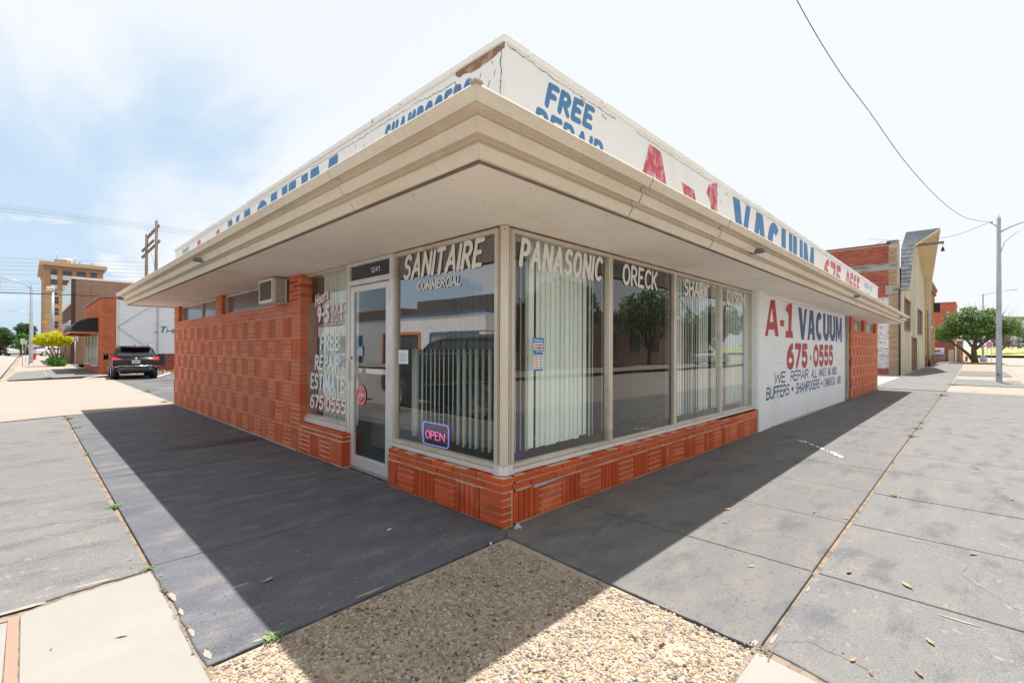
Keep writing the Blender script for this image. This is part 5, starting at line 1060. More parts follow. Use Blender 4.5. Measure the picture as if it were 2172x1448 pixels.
MB().box(BX-.03,BX+.1,.60,3.9,6.21,6.61,.01).build('concrete_band', CONC, ob); MB().box(BX-.05,BX+.1,.50,1.15,4.72,5.28,.02).build('concrete_block', CONC, ob)
MB().box(BX-.03,BX+.45,.9,14,7.76,7.84).build('coping', mat('coping_tile', (.30,.13,.09), .8), ob); MB().box(BX-.03,BX+.40,.52,1.1,7.76,7.98,.02).build('end_post', CONC, ob)
MB().tube([(BX-.04,.47,ZR),(BX-.04,.47,5.0)], .04, 8).build('downpipe', M['black'], ob)
# barn front
SID = mat('tan_siding', (.58,.53,.40), .8, [((.40,.35,.22), (1.3,1.3,.25), .45, .65, .7, 6), ((.22,.19,.13), (1.5,1.5,.7), .60, .78, .6, 6)], [((25,25,1.5), .25, .01)])
barn = thing('barn_front', 'tan board-sided barn front with grey gambrel roof hood and blind windows', 'building front', (44,.45,ZR))
ops = [(35.9,39.5,2.75,4.65),(46.0,50.3,2.72,4.60),(41.0,44.6,ZR,2.27)]
x = 34.25
SH = lambda xx: 5.1+(2.65*(xx-34.3)/.7 if xx < 35 else 2.65+2.55*(xx-35)/9) if xx <= 44 else 5.1+(2.65+2.55*(53-xx)/9 if xx < 53 else max(0,2.65*(53.7-xx)/.7))
while x < 53.7:
    x1 = min(x+.40, 53.75); xm = (x+x1)/2; top_z = min(SH(x+.02), SH(x1-.02)); sp_ = [(ZR-.05, top_z)]
    for (a, b, c, d) in ops:
        if a < xm < b: sp_ = [(p, q) for (p, q) in ((ZR-.05, c), (d, top_z)) if q-p > .1]
    mb = MB()
    for (p, q) in sp_: mb.box(x+.006, x1-.006, .45+random.uniform(-.004,.004), .50, p, q)
    mb.build('siding_board', SID, barn); x = x1
mb = MB(); mb.add([(34.3,.52,ZR),(53.7,.52,ZR),(53.7,.52,5.1),(53,.52,7.7),(44,.52,10.2),(35,.52,7.7),(34.3,.52,5.1)], [(0,1,2,3,4,5,6)]); 
mb.build('backing', mat('dark_gap', (.12,.10,.07), .9), barn, fix=False)
RD = mat('dusty_red_trim', (.42,.17,.13), .8); TB = mat('recess_tan', (.44,.37,.24), .85)
for i, (a, b, c, d) in enumerate(ops):
    mb = MB(); t = .09
    if i < 2: mb.box(a-t,b+t,.40,.449,c-t,c); 
    mb.box(a-t,b+t,.40,.449,d,d+t); mb.box(a-t,a,.40,.449,c,d); mb.box(b,b+t,.40,.449,c,d); fo = mb.build('opening_frame', RD, barn)
    MB().box(a,b,.90,.95,c,d).build('blind_infill', TB, fo); mb = MB(); mb.box(b,b+.03,.451,.9,c,d); mb.box(a-.03,a,.451,.9,c,d); mb.box(a,b,.451,.9,d,d+.03); mb.box(a,b,.451,.9,c-.03,c); mb.build('reveal', TB, fo)
SHG = mat('grey_shingle', (.30,.32,.34), .9, [((.20,.215,.235), (3,3,3), .45, .62, .8, 5)], rand=.22, island=True)
hood = [(34.18,5.05,.06),(34.95,7.80,-.11),(44.0,10.35,-.96),(53.05,7.80,-.11),(53.82,5.05,.06)]
def roofplane(i):
    (xa, za, ya), (xb, zb, yb) = hood[i], hood[i+1]; bk = (.47,.50,1.0,.50,.47); mb = MB(); a = Vector((xa,ya,za)); b = Vector((xb,yb,zb)); a2 = Vector((xa,bk[i],za)); b2 = Vector((xb,bk[i+1],zb)); n_ = (b-a).cross(a2-a).normalized(); n_ = n_ if n_.z > 0 else -n_
    mb.add([a, b, b2, a2]+[p-n_*.12 for p in (a, b, b2, a2)], [(0,1,2,3),(4,7,6,5),(0,4,5,1),(1,5,6,2),(2,6,7,3),(3,7,4,0)]); o = mb.build('roof_slope', mat('yellow_soffit', (.66,.54,.34), .8, [((.55,.43,.25), (.6,2,2), .5, .65, .6, 5)]), barn)
    sg = MB(); L_ = (b-a).length; nr = int(L_/.24); 
    for r in range(nr):
        t0, t1 = r/nr, (r+1)/nr; p0, p1, q0, q1 = a.lerp(b,t0), a.lerp(b,t1), a2.lerp(b2,t0), a2.lerp(b2,t1); lo = n_*(.030 if za < zb else .008); hi = n_*(.008 if za < zb else .030)
        c_ = 3 if r % 2 else 4
        for k in range(c_): 
            s0, s1 = k/c_+.004, (k+1)/c_-.004; A, B, C_, D_ = p0.lerp(q0,s0)+lo, p0.lerp(q0,s1)+lo, p1.lerp(q1,s1)+hi, p1.lerp(q1,s0)+hi; sg.add([A,B,C_,D_]+[v-n_*.02 for v in (A,B,C_,D_)], [(0,1,2,3),(0,4,5,1),(1,5,6,2),(2,6,7,3),(3,7,4,0)])
    sg.build('shingle', SHG, o, kind='stuff')
for i in range(4): roofplane(i)
MB().box(34.16,34.20,.04,.48,4.95,5.06).build('eave_board', TB, barn)
MB().beam((43.9,.5,9.25),(43.9,-1.15,9.25),.12,.18).build('hoist_beam', mat('weathered_beam', (.30,.25,.2), .9), barn)
MB().tube([(43.9,-1.08,9.18),(43.9,-1.08,8.9)], .015, 6).lathe((43.9,-1.08,8.62), [(.02,.30),(.07,.25),(.10,.08),(.12,0),(0.0,.0)], 10).build('hanging_bell', M['black'], barn)
# tan pilastered building beyond
pb = thing('pilastered_building', 'ochre stucco building with brown pilasters and a tiled cornice beyond the barn front', 'building', (60,.5,ZR))
OC = mat('ochre_stucco', (.55,.36,.17), .85, [((.42,.27,.14), (1,1,2), .5, .65, .6, 5)]); BRN = mat('brown_brick', (.26,.13,.08), .85, [((.38,.22,.15), (3,3,8), .5, .65, .6, 5)])
MB().box(55.4,68.5,.62,12,ZR,8.4).build('wall', OC, pb)
for x in (55.4,58.4,61.6,64.8,68.0): p_ = MB().box(x,x+.7,.40,.619,.9,7.4).build('pilaster', OC, pb); MB().box(x-.05,x+.75,.36,.60,ZR,.88).build('plinth', BRN, p_)
for x in (56.3,59.5,62.7,65.9):
    w_ = MB().box(x,x+1.7,.57,.615,.9,4.4).build('window', mat('window_dark', (.06,.06,.07), .2), pb); MB().lathe((x+.85,.60,4.4), [(.85,-.03),(.85,.0)], 16, 'y').build('arch_head', BRN, w_)
MB().box(55.3,69.2,.28,.62,7.5,7.75).build('cornice', BRN, pb)
for i in range(22): MB().tube([(55.6+i*.62,.2,7.95),(55.6+i*.62,.8,8.25)], .16, 8).build('roof_tile', mat('roof_tile', (.42,.18,.10), .8), pb)
MB().box(66.9,67.8,-.1,.38,5.6,6.6).build('sign_box', M['black'], pb); MB().beam((67,.5,6.5),(67,-.1,6.5),.05).build('bracket', M['black'], pb)
MB().tube([(56.2,.30,.5),(56.2,.30,7.6)], .11, 10).build('downpipe', M['grey_metal'], pb); MB().tube([(56.2,.30,ZR),(56.2,.30,.5)], .13, 10).build('downpipe_boot', M['black'], pb)
sc = thing('security_camera', 'white dome security camera on the wall beside the grey downpipe', 'camera', (55.3,.2,3.5)); MB().lathe((55.2,.12,3.35), [(.0,.0),(.10,.03),(.14,.10),(.14,.2),(.08,.24),(0,.25)], 12).build('dome', M['white_plastic'], sc); MB().box(55.17,55.24,.15,.45,3.58,3.63).build('arm', M['white_plastic'], sc)
# distant red hall, mural wall, small brown shop
rb = thing('red_hall', 'flat-roofed brick red building rising behind the street tree', 'building', (122,1.5,ZR)); MB().box(120,135,-.33,12,ZR,10.45).build('wall', mat('red_panel', (.50,.12,.07), .8, [((.42,.10,.06), (1,1,1), .5, .6, .6, 4)]), rb); MB().box(119.9,135.1,-.43,12.1,10.46,10.6).build('coping', mat('red_coping', (.4,.15,.1), .8), rb)
for y in (1.0,2.2,3.6): MB().box(119.96,119.999,y,y+.04,ZR,10.45).build('panel_joint', mat('red_joint', (.62,.25,.18), .8), rb)
mw = thing('mural_wall', 'low wall with a white and purple painted mural at the far street corner', 'wall', (80,.4,ZR)); MB().box(80,80.3,-.10,6,ZR,2.5).build('wall', BRN, mw)
MB().box(79.96,79.998,-.03,6,.42,1.75).build('mural_field', mat('mural_white', (.72,.72,.78), .7, [((.35,.33,.55), (.6,.6,1.6), .45, .6, .7, 4)]), mw); MB().box(79.97,79.998,.0,.9,1.76,2.45).build('mural_band', mat('mural_maroon', (.35,.05,.10), .7), mw); MB().box(79.955,79.959,.0,6,.44,.88).build('mural_band', mat('mural_purple', (.13,.13,.33), .7), mw)
M['blk'] = M['black']
words('lettering', 'black', lambda mb: text(mb, 'Low', -2.1, -.25, 1.15, 1.70, PX(79.955), .2, .2), mw); words('lettering', 'blk', lambda mb: text(mb, 'TEXAS', -1.9, -.6, .62, .86, PX(79.953), .16), mw)
bs = thing('brown_corner_shop', 'small brown brick building with a white post past the mural', 'building', (86,-.8,ZR)); MB().box(82,98,-1.62,3,ZR,2.55).build('wall', BRN, bs); MB().box(81.9,98.1,-1.72,3,2.56,2.72).build('roof', TB, bs); MB().box(81.93,81.998,-.9,-.35,ZR,1.5).build('shutter', mat('cream_panel', (.62,.52,.42), .7), bs); MB().box(81.8,81.998,-1.15,-1.0,ZR,2.55).build('post', M['white_paint'], bs)
for y in (-1.25,-1.45): MB().box(81.95,81.998,y-.07,y,.2,2.3).build('pier', OC, bs)
# grass bank, parapet of overpass, far trees
mb = MB(); xs2 = [100,135,170,260,500]; 
mb.add([(152,-90,.30),(152,-2,.30),(185,-2,2.1),(185,-90,2.1),(700,-2,2.6),(700,-160,2.6)], [(0,3,2,1),(3,5,4,2)]); mb.build('grass_bank', mat('dry_grass', (.30,.30,.10), .95, [((.16,.22,.06), (.25,.25,.25), .48, .6, .8, 6), ((.42,.36,.16), (1,1,1), .55, .68, .6, 6)]), kind='structure', fix=False)
rl = thing('bank_railing', 'long pale guard rail along the top of the grass bank', 'guard rail', (185,-10,2.1)); MB().box(185,185.3,-60,-2,2.5,2.9).build('rail', M['concrete_light'], rl)
for y in range(-58,-2,4): MB().box(185.05,185.25,y,y+.3,2.05,2.5).build('post', M['grey_metal'], rl)
ov = thing('overpass', 'grey motorway overpass beam on a slender column beyond the trees', 'overpass', (230,-25,ZR)); 
MB().box(228,236,-80,-12.4,11.6,12.7).build('deck', CONC, ov)
for y in (-13.9,-30,-46): MB().lathe((231,y,ZR), [(.35,0),(.35,11.7)], 10).build('column', CONC, ov)
# street tree
cl = [(0,.9,4.3,1.9,1.3,.9),(0,2.2,3.9,1.6,1.2,.9),(0,3.0,3.4,1.4,.8,.7),(0,-.4,5.2,1.8,1.3,.8),(-.5,1.6,5.2,1.5,1.1,.75),(0,-1.6,4.6,1.8,1.3,.9),(0,-2.6,4.4,1.6,1.1,.8),(0,-.4,3.9,2.0,1.6,.8),(0,2.6,2.95,1.2,.9,.45),(0,-3.0,3.7,1.3,.7,.6),(0,.6,3.2,1.6,1.4,.5),(-.6,.5,6.1,1.0,.7,.4),(.5,-1.3,5.9,1.0,.6,.35),(0,-1.7,3.3,1.4,.9,.5)]
lb = [([(0,0,0),(0,.05,.8),(0,.1,1.7),(0,-.1,2.8),(0,-.3,4.4)], .34, .10), ([(0,.1,.3),(0,.5,1.0),(0,1.1,1.7),(0,1.9,2.4),(0,2.8,3.0)], .20, .06), ([(0,.1,1.5),(0,-.7,2.4),(0,-1.6,3.2),(0,-2.5,4.0)], .16, .05), ([(0,.1,1.8),(0,.8,2.9),(0,1.6,4.2)], .14, .04), ([(0,-.1,2.4),(0,-1.2,3.0),(0,-2.6,3.4)], .10, .03)]
tree('street_tree', 'spreading green mesquite tree with forked trunk on the pavement beyond the barn front', (73,-2.83,ZR), 6.7, cl, .3, lb, 9500, .15, LG1, 5)
st_ = bpy.data.objects['street_tree']; mb = MB(); rr = random.Random(77)
for i in range(46):
    y = rr.uniform(-3.4,2.8); z = 4.3+1.3*math.cos(y*.35)+rr.uniform(-.4,.4); p = [(rr.uniform(-1,1),y*.8,z-1.2),(rr.uniform(-1,1),y*.95,z),(rr.uniform(-1,1),y+rr.uniform(-.5,.5),z+rr.uniform(.5,1.3))]; mb.tube(p, [.035,.02,.008], 4)
mb.build('twig', BARK, st_, kind='stuff', fix=False)
MB().lathe((73,-2.9,ZR), [(0,.14),(1.7,.13),(2.3,.06),(2.5,.0)], 14).build('tree_island', mat('island_grass', (.16,.17,.06), .95, [((.3,.27,.12), (2,2,2), .5, .6, .7, 4)]), kind='structure')
for i, (b_, H, W_, m_, lab, n_) in enumerate((((205,-9,2.2),7,9,LG2,'dark round tree at the left end of the grass bank',2500),((215,-17,2.2),8,10,LG2,'dark broad tree behind the do-not-enter sign',3000),((230,-27,2.2),9,13,LG3,'pale green tree under the overpass beam',3000),((160,-7.5,.5),5.5,7,LDR,'half-bare brownish tree on the grass bank',2200),((165,-13,.6),6.0,7,LG2,'small dark tree standing on the grass slope',2500),((240,-5,2.2),10,12,LG3,'far pale tree behind the brown corner shop',2200),((88,1.6,ZR),4.6,4.5,LDR,'bare purplish small tree in front of the mural wall',1500))):
    auto_tree('tree', lab, b_, H, W_, 30+i, m_, n_, .022*H+.06, .22)
# hydrants
def hydrant(loc, lab):
    t = local_thing('fire_hydrant', lab, 'hydrant', loc); r = mat('hydrant_red', (.55,.02,.02), .4)
    MB().lathe((0,0,0), [(.17,0),(.17,.04),(.12,.05),(.115,.52),(.15,.54),(.15,.58),(.0,.58)], 14).build('barrel', r, t)
    MB().lathe((0,0,.58), [(.13,0),(.12,.09),(.07,.16),(.03,.18),(.03,.22),(0,.22)], 14).build('bonnet', mat('hydrant_cap', (.10,.10,.11), .5), t)
    for s in (-1,1): MB().lathe((0,s*.12,.40), [(.055,-.07*1),(.055,.07),(0,.07)], 10, 'y').build('nozzle', r, t)
    return t
hydrant((87,-2.05,ZR), 'red fire hydrant beside the street tree')
hydrant((-1.95,68,0), 'red fire hydrant beside the left lamp pole, near the yellow shrub')
# do-not-enter sign and its neighbour
dn = local_thing('do_not_enter_sign', 'red round DO NOT ENTER sign on two posts beyond the street tree', 'road sign', (87,-4.25,ZR)); dn.rotation_euler = (0,0,0)
for y in (-.22,.22): MB().box(-.03,.03,y-.03,y+.03,0,2.0 if y > 0 else 1.9).build('post', M['grey_metal'], dn)
pn = MB().box(-.05,-.035,-.33,.33,1.9,2.58).build('plate', M['white_paint'], dn)
mb = MB(); mb.add([(-.052,.29*math.cos(t*PI/12),2.24+.29*math.sin(t*PI/12)) for t in range(24)], [tuple(range(24))]); mb.build('red_disc', str_, pn, fix=False); MB().add([(-.054,-.2,2.19),(-.054,.2,2.19),(-.054,.2,2.29),(-.054,-.2,2.29)], [(0,1,2,3)]).build('white_bar', stw, pn, fix=False)
MB().box(-.05,-.04,-.3,.3,1.72,1.86).build('plaque', M['white_paint'], dn)
# street lights and poles
def lamp_pole(loc, lab, H, r0, r1, arm, head=True, hatch=None, topz=None, col=None, group='tapered steel street light poles'):
    t = local_thing('street_light', lab, 'street light', loc, 0, group); m = col or M['grey_metal']
    MB().lathe((0,0,0), [(r0*1.9,0),(r0*1.9,.03),(r0*1.1,.035),(r0,.12),(r1,H),(r1*.5,H+.05),(.02,H+.16),(0,H+.18)], 14).build('pole', m, t)
    MB().tube(arm, .035, 8).build('arm', m, t)
    if head:
        e_ = Vector(arm[-1]); d = (Vector(arm[-1])-Vector(arm[-2])); d.z = 0; d.normalize(); MB().obox(e_+d*.28, d, (-d.y,d.x,0), (0,0,1), .32, .11, .05).build('lamp_head', M['white_plastic'], t)
    return t
pr_ = lamp_pole((29.36,-3.51,ZR), 'tall grey street light pole standing on the raised bay past the driveway', 7.75, .115, .075, [(0,0,7.05),(-.05,-.35,7.25),(-.1,-.9,7.45),(-.2,-1.8,7.62),(-.3,-2.6,7.66)])
MB().tube([(-.02,0,5.9),(-.03,-.2,6.6),(-.1,-.9,7.3)], .015, 6).build('cable', M['grey_metal'], pr_)
MB().lathe((-.112,.0,.38), [(.07,-.01),(.07,.01)], 14, 'x').build('hand_hole', M['black'], pr_); MB().lathe((-.120,-.025,.37), [(.055,-.012),(.055,.0)], 14, 'x').build('hatch_cover', M['grey_metal'], pr_)
MB().tube([(0,.05,7.35),(.0,.22,7.55)], .03, 6).lathe((0,.24,7.52), [(.03,0),(.05,.03),(.03,.06),(.05,.09),(.03,.13)], 8).build('wire_bracket', M['grey_metal'], pr_)
lamp_pole((86.8,-3.65,ZR), 'thin grey street light with arm rising behind the street tree', 9.0, .13, .08, [(0,0,8.9),(0,-1.2,9.25),(0,-2.6,9.4)])
MB().lathe((86.8,-3.65,ZR), [(.32,0),(.32,.5),(.2,.7),(.2,.9),(0,.9)], 8).build('pole_base', mat('pale_blue_paint', (.33,.40,.45), .6), label='pale blue octagonal cast base around the thin street light beyond the tree', cat='pole base')
def smooth(P, k=6):
    P = [Vector(p) for p in P]
    if len(P) < 4: return P
    Q = [P[0]*2-P[1]]+P+[P[-1]*2-P[-2]]; out = []
    for i in range(1, len(Q)-2):
        a, b, c, d = Q[i-1:i+3]
        for j in range(k): t = j/k; out.append(.5*((2*b)+(c-a)*t+(2*a-5*b+4*c-d)*t*t+(3*b-a-3*c+d)*t**3))
    return out+[P[-1]]
def wires(label, pts_list, r, m=M['black'], name='overhead_wire', group=None):
    for pts, lab in pts_list:
        mb = MB(); mb.tube(smooth(pts), r, 5); mb.build(name, m, label=lab, cat='wire', group=group)
wires('', [([(6.5,.55,10.3),(9.046,.121,9.0),(11.27,-.255,8.27),(13.36,-.61,7.87),(16.4,-1.12,7.24),(20.07,-1.74,6.83),(23.45,-2.31,6.77),(26.8,-2.88,7.11),(29.3,-3.27,7.5)], 'twisted dark wire sagging across the upper right sky to the street light pole'),
 ([(29.3,-3.27,7.5),(33,-1.8,7.7),(38,.3,8.6),(46,3.6,10.6)], 'thin slack wire from the street light pole to the old brick building')], .009)
wires('', [([(34.2,1.2,7.9),(38,2.5,8.5),(43,2.2,9.7)], 'short dark stay wire behind the gambrel hood')], .02)

# ------------------------------------------------------------------ left-hand background
RB = mat('red_shop_brick', (.56,.16,.075), .85, [((.36,.09,.045), (2,2,6), .5, .65, .5, 5)], [(20,.3,.01)], island=True, rand=.14, spec=.2)
rs = thing('red_brick_shop', 'low red brick shop with black awnings beside the parked black car', 'shop', (.1,34.5,0))
mb = MB(); mb.box(.13,.69,29.53,39.6,-.1,3.95); mb.build('wall', mat('red_shop_mortar', (.36,.16,.11), .95), rs)
brickwork('X', .1, 29.5, 39.6, 2.26, 3.95, RB, rs, .26, .085); brickwork('X', .1, 29.5, 39.6, 0, .36, RB, rs, .26, .085)
for a, b in ((29.5,30.9),(34.35,34.75),(38.6,39.6)): brickwork('X', .1, a, b, .36, 2.26, RB, rs, .26, .085)
brickwork('Y', 29.5, .1, .69, 0, 3.95, RB, rs, .26, .085)
MB().box(.05,.72,29.46,39.65,3.96,4.03).build('coping', mat('shop_coping', (.35,.17,.12), .7), rs)
for a, b in ((31.0,34.2),(34.85,38.5)):
    w_ = MB().box(.11,.125,a,b,.40,2.24).build('shop_window', mat('window_dark2', (.05,.055,.06), .15), rs)
    for y in (a, (a+b)/2, b-.06): MB().box(.07,.109,y,y+.06,.40,2.24).build('window_post', M['alu'], w_)
    MB().box(.02,.109,a-.05,b+.05,.36,.395).build('window_sill', M['alu'], w_)
MB().box(.09,.128,34.36,34.74,.02,2.24).build('shop_door', mat('door_brown', (.20,.07,.05), .5), rs)
def awning(y0, y1, lab):
    t = thing('awning', lab, 'awning', (.05,(y0+y1)/2,2.2), group='black awnings on the red brick shop'); n = 8; prof_ = [( -1.05*math.sin(PI/2*k/n)*.999-.0, 2.24+.72*math.cos(PI/2*k/n)) for k in range(n+1)]
    mb = MB(); vs = []
    for y in (y0, y1): vs += [(.08+x, y, z) for x, z in prof_]+[(.08,y,2.24)]
    m_ = n+2; mb.add(vs, [(k,k+1,m_+k+1,m_+k) for k in range(n)]+[tuple(range(m_)),tuple(range(2*m_-1,m_-1,-1))]); mb.build('canvas', mat('black_canvas', (.022,.023,.026), .85), t)
    mb = MB(); mb.box(-1.0,-.97,y0,y1,2.10,2.235); mb.box(-.969,.08,y0,y0+.02,2.10,2.235); mb.box(-.969,.08,y1-.02,y1,2.10,2.235); o = mb.build('valance', M['black'], t)
    mb = MB(); mb.box(-1.012,-1.004,y0,y1,2.09,2.20); mb.box(-1.0,.08,y0-.010,y0-.003,2.09,2.20); mb.build('orange_trim', mat('awning_trim', (.62,.14,.06), .7), o); return t
awning(30.8,34.5,'nearer black fabric awning with orange edge on the red brick shop'); awning(34.75,38.6,'farther black fabric awning with orange edge on the red brick shop')
# white painted warehouse behind the car
ww = thing('white_warehouse', 'long white painted brick wall with green THRIFT lettering behind the black car', 'building', (3,30.5,0))
WP = mat('white_brick_paint', (.84,.85,.88), .8, [((.76,.77,.80), (1.5,1.5,5), .5, .65, .6, 6), ((.22,.20,.20), (5,5,22), .66, .70, .8, 6)], [(25,.3,.01)], island=True, rand=.03, spec=.2)
DK_ = mat('dark_red_brick', (.30,.07,.05), .85, [((.20,.05,.04), (3,3,3), .5, .65, .5, 5)], island=True, rand=.2, spec=.2)
MB().box(.72,12,29.6,45,-.1,3.88).build('wall', mat('white_wall_mortar', (.70,.70,.73), .95), ww); brickwork('Y', 29.575, .72, 8, 1.05, 3.88, WP, ww, .26, .085, dep=.03); brickwork('Y', 29.575, .72, 8, 0, 1.03, DK_, ww, .26, .085, dep=.03)
MB().box(.70,.76,29.50,29.56,0,3.9).build('corner_pipe', M['white_plastic'], ww); MB().box(.76,8,29.51,29.57,3.84,3.93).build('coping', M['white_plastic'], ww); MB().box(2.44,2.48,29.52,29.57,1.05,3.84).build('conduit', M['grey_metal'], ww)
mb = MB(); mb.tube([(.76,29.54,2.47),(2.3,29.54,3.76)], .013, 6); mb.tube([(.76,29.54,2.45),(2.05,29.54,1.35)], .013, 6); mb.build('guy_wire', M['grey_metal'], ww)
MB().box(2.50,2.78,29.54,29.57,.44,1.03).build('vent_window', M['black'], ww); MB().box(2.46,8,29.53,29.57,1.03,1.06).build('ledge', M['grey_metal'], ww)
M['sgn_green'] = mat('sign_green', (.10,.28,.17), .7)
words('lettering', 'sgn_green', lambda mb: (text(mb, 'T', 2.53, 2.90, 2.19, 2.56, PY(29.56), .22, .25), text(mb, 'HRIFT', 2.84, 4.15, 2.19, 2.44, PY(29.56), .2, .25), text(mb, 'na', 2.30, 2.46, 2.19, 2.30, PY(29.56), .2, .25)), ww)
# dead yellow grass strip below the wall
mb = MB(); rr = random.Random(3)
for k in range(900):
    x, y = rr.uniform(1.2,8), rr.uniform(28.6,29.5); a = rr.uniform(0,2*PI); l = rr.uniform(.08,.28); n_ = Vector((-math.sin(a),math.cos(a),0))*.02; p0 = Vector((x,y,-.02)); p1 = p0+Vector((math.cos(a)*l*.5,math.sin(a)*l*.5,l)); mb.add([p0-n_,p0+n_,p1], [(0,1,2)])
mb.build('dry_grass_strip', mat('dead_grass', (.48,.36,.18), .9), kind='stuff', fix=False)
# brown office block with glass front
bo = thing('brown_office', 'brown panelled office block with white and glass street front', 'office block', (1,55,0))
BP = mat('brown_panel', (.27,.16,.11), .8, [((.23,.135,.09), (.8,.8,.3), .5, .6, .5, 4)]); 
for i in range(5): MB().box(.2+i*.95+.008,.2+(i+1)*.95-.008,50,50.1,-.05,6.95).build('wall_panel', BP, bo)
MB().box(.22,8,50.11,66,-.05,6.9).build('wall', BP, bo); MB().box(.0,8.1,49.95,66,6.96,7.12).build('roof_edge', M['white_plastic'], bo); MB().box(-.05,.19,49.98,50.15,-.05,6.95).build('corner_fin', mat('dark_brown', (.06,.035,.025), .7), bo)
BGL = mat('facade_glass', (.30,.40,.48), .08, metal=.75); BGW = mat('facade_white', (.66,.70,.76), .4)
for i in range(9):
    y0 = 50.2+i*1.7
    MB().box(.02,.18,y0,y0+1.62,5.3,6.92).build('white_panel', BGW, bo); g_ = MB().box(.10,.18,y0,y0+1.62,3.75,5.0).build('window', BGL, bo); MB().box(.04,.099,y0+1.55,y0+1.66,3.75,5.0).build('mullion', BP, g_); MB().box(.06,.18,y0,y0+1.62,2.6,3.7).build('glass_panel', BGL, bo)
MB().box(-.02,.19,50.2,65.5,5.02,5.27).build('ledge', M['white_plastic'], bo)
for i in range(8): MB().lathe((.15,50.9+i*1.9,0), [(.32,0),(.32,2.55)], 12).build('column', BP, bo)
# tower
tw = thing('brick_tower', 'tall tan brick tower with bracketed cornice and antennas in the far left distance', 'tower', (4,127,0))
TBm = mat('tower_brick', (.38,.215,.125), .85, [((.34,.18,.09), (.5,.5,2), .5, .65, .6, 5)]); TCm = mat('tower_trim', (.52,.37,.24), .85)
MB().box(-.25,8.5,127,150,0,16.7).build('wall', TBm, tw); MB().box(-.9,9.1,126.4,151,17.35,18.05).build('cornice', TCm, tw); MB().box(-.45,8.7,126.75,150.2,16.72,17.34).build('frieze', TCm, tw)
for i in range(24): MB().box(-.35+i*.385,-.16+i*.385,126.45,126.74,16.75,17.33).build('bracket', BRN, tw)
for i in range(26): MB().lathe((-.7+i*.38,126.6,18.05), [(.14,0),(.1,.14),(0,.2)], 6).build('roof_finial', TCm, tw)
MB().box(1.2,3.6,128,131,18.06,18.75).build('penthouse', TBm, tw)
WD_ = mat('tower_window', (.035,.045,.075), .2); SPW = mat('spandrel', (.58,.55,.52), .7)
for (a, b) in ((.72,1.62),(2.4,3.75),(4.45,5.83),(6.55,7.55)):
    for k in range(3):
        z = 16.55-k*1.92; w_ = MB().box(a,b,126.9,126.99,z-.95,z).build('window', WD_, tw)
        if k < 2: MB().box(a,b,126.93,126.995,z-1.88,z-.97).build('spandrel', SPW, tw)
MB().box(-.3,8.55,126.85,126.99,12.15,12.5).build('belt_course', TCm, tw); MB().box(-.2,8.4,126.93,126.985,.1,12.1).build('lower_wall', mat('tower_brick_pale', (.50,.33,.19), .85, [((.38,.22,.12), (.5,.5,3), .5, .6, .6, 5)]), tw)
for z in (11.2,9.0,6.4):
    for a in (1.17,3.2,5.0,6.9): w_ = MB().box(a,a+.68,126.88,126.92,z-1.3,z).build('window', WD_, tw); MB().box(a,a+.68,126.85,126.879,z-.68,z-.62).build('sash', SPW, tw)
an = MB(); an.tube([(1.6,129,18.7),(1.6,129,20.4)], .05, 5); an.tube([(4.2,129,18),(4.2,129,19.8)], .05, 5); an.tube([(5.0,129,18),(5.0,129,19.2)], .05, 5); an.build('antenna', M['grey_metal'], tw)
MB().lathe((3.3,128.5,18.5), [(.0,.0),(.6,.1),(.6,.7),(0,.8)], 10).build('dish', M['white_plastic'], tw)
for x in (4.2,5.0,7.0): MB().box(x-.14,x+.14,128.8,129,18.1,18.9).build('antenna_panel', M['grey_metal'], tw)
# timber H-frame power pole
hp = thing('timber_power_pole', 'weathered timber H-frame power pole with crossarms rising above the canopy end', 'utility pole', (3.3,38,0))
WDm = mat('weathered_timber', (.16,.115,.085), .9, [((.13,.09,.07), (3,3,.6), .5, .65, .7, 5), ((.36,.29,.22), (8,8,1), .6, .7, .5, 4)], [((14,14,1.5), .5, .02)])
MB().lathe((3.62,37.6,0), [(.12,0),(.085,10.1),(0,10.12)], 10).build('pole', WDm, hp); MB().lathe((3.23,38.6,0), [(.12,0),(.09,9.25),(0,9.27)], 10).build('pole', WDm, hp)
for a, b in (((3.24,38.75,8.95),(3.76,37.45,9.78)),((3.0,38.75,8.05),(3.46,37.5,8.70)),((3.0,38.75,7.60),(3.80,37.45,8.74))): MB().beam(a, b, .08, .15).build('crossarm', WDm, hp)
MB().beam((3.42,38.1,7.9),(3.6,37.65,6.7),.04).build('brace', M['grey_metal'], hp)
for t in (.25,.4,.55,.85): p = Vector((3.24,38.75,8.95)).lerp(Vector((3.76,37.45,9.78)), t); MB().lathe((p.x,p.y,p.z+.07), [(.02,0),(.04,.03),(.03,.06),(.04,.09),(.02,.13)], 8).build('insulator', M['black'], hp)
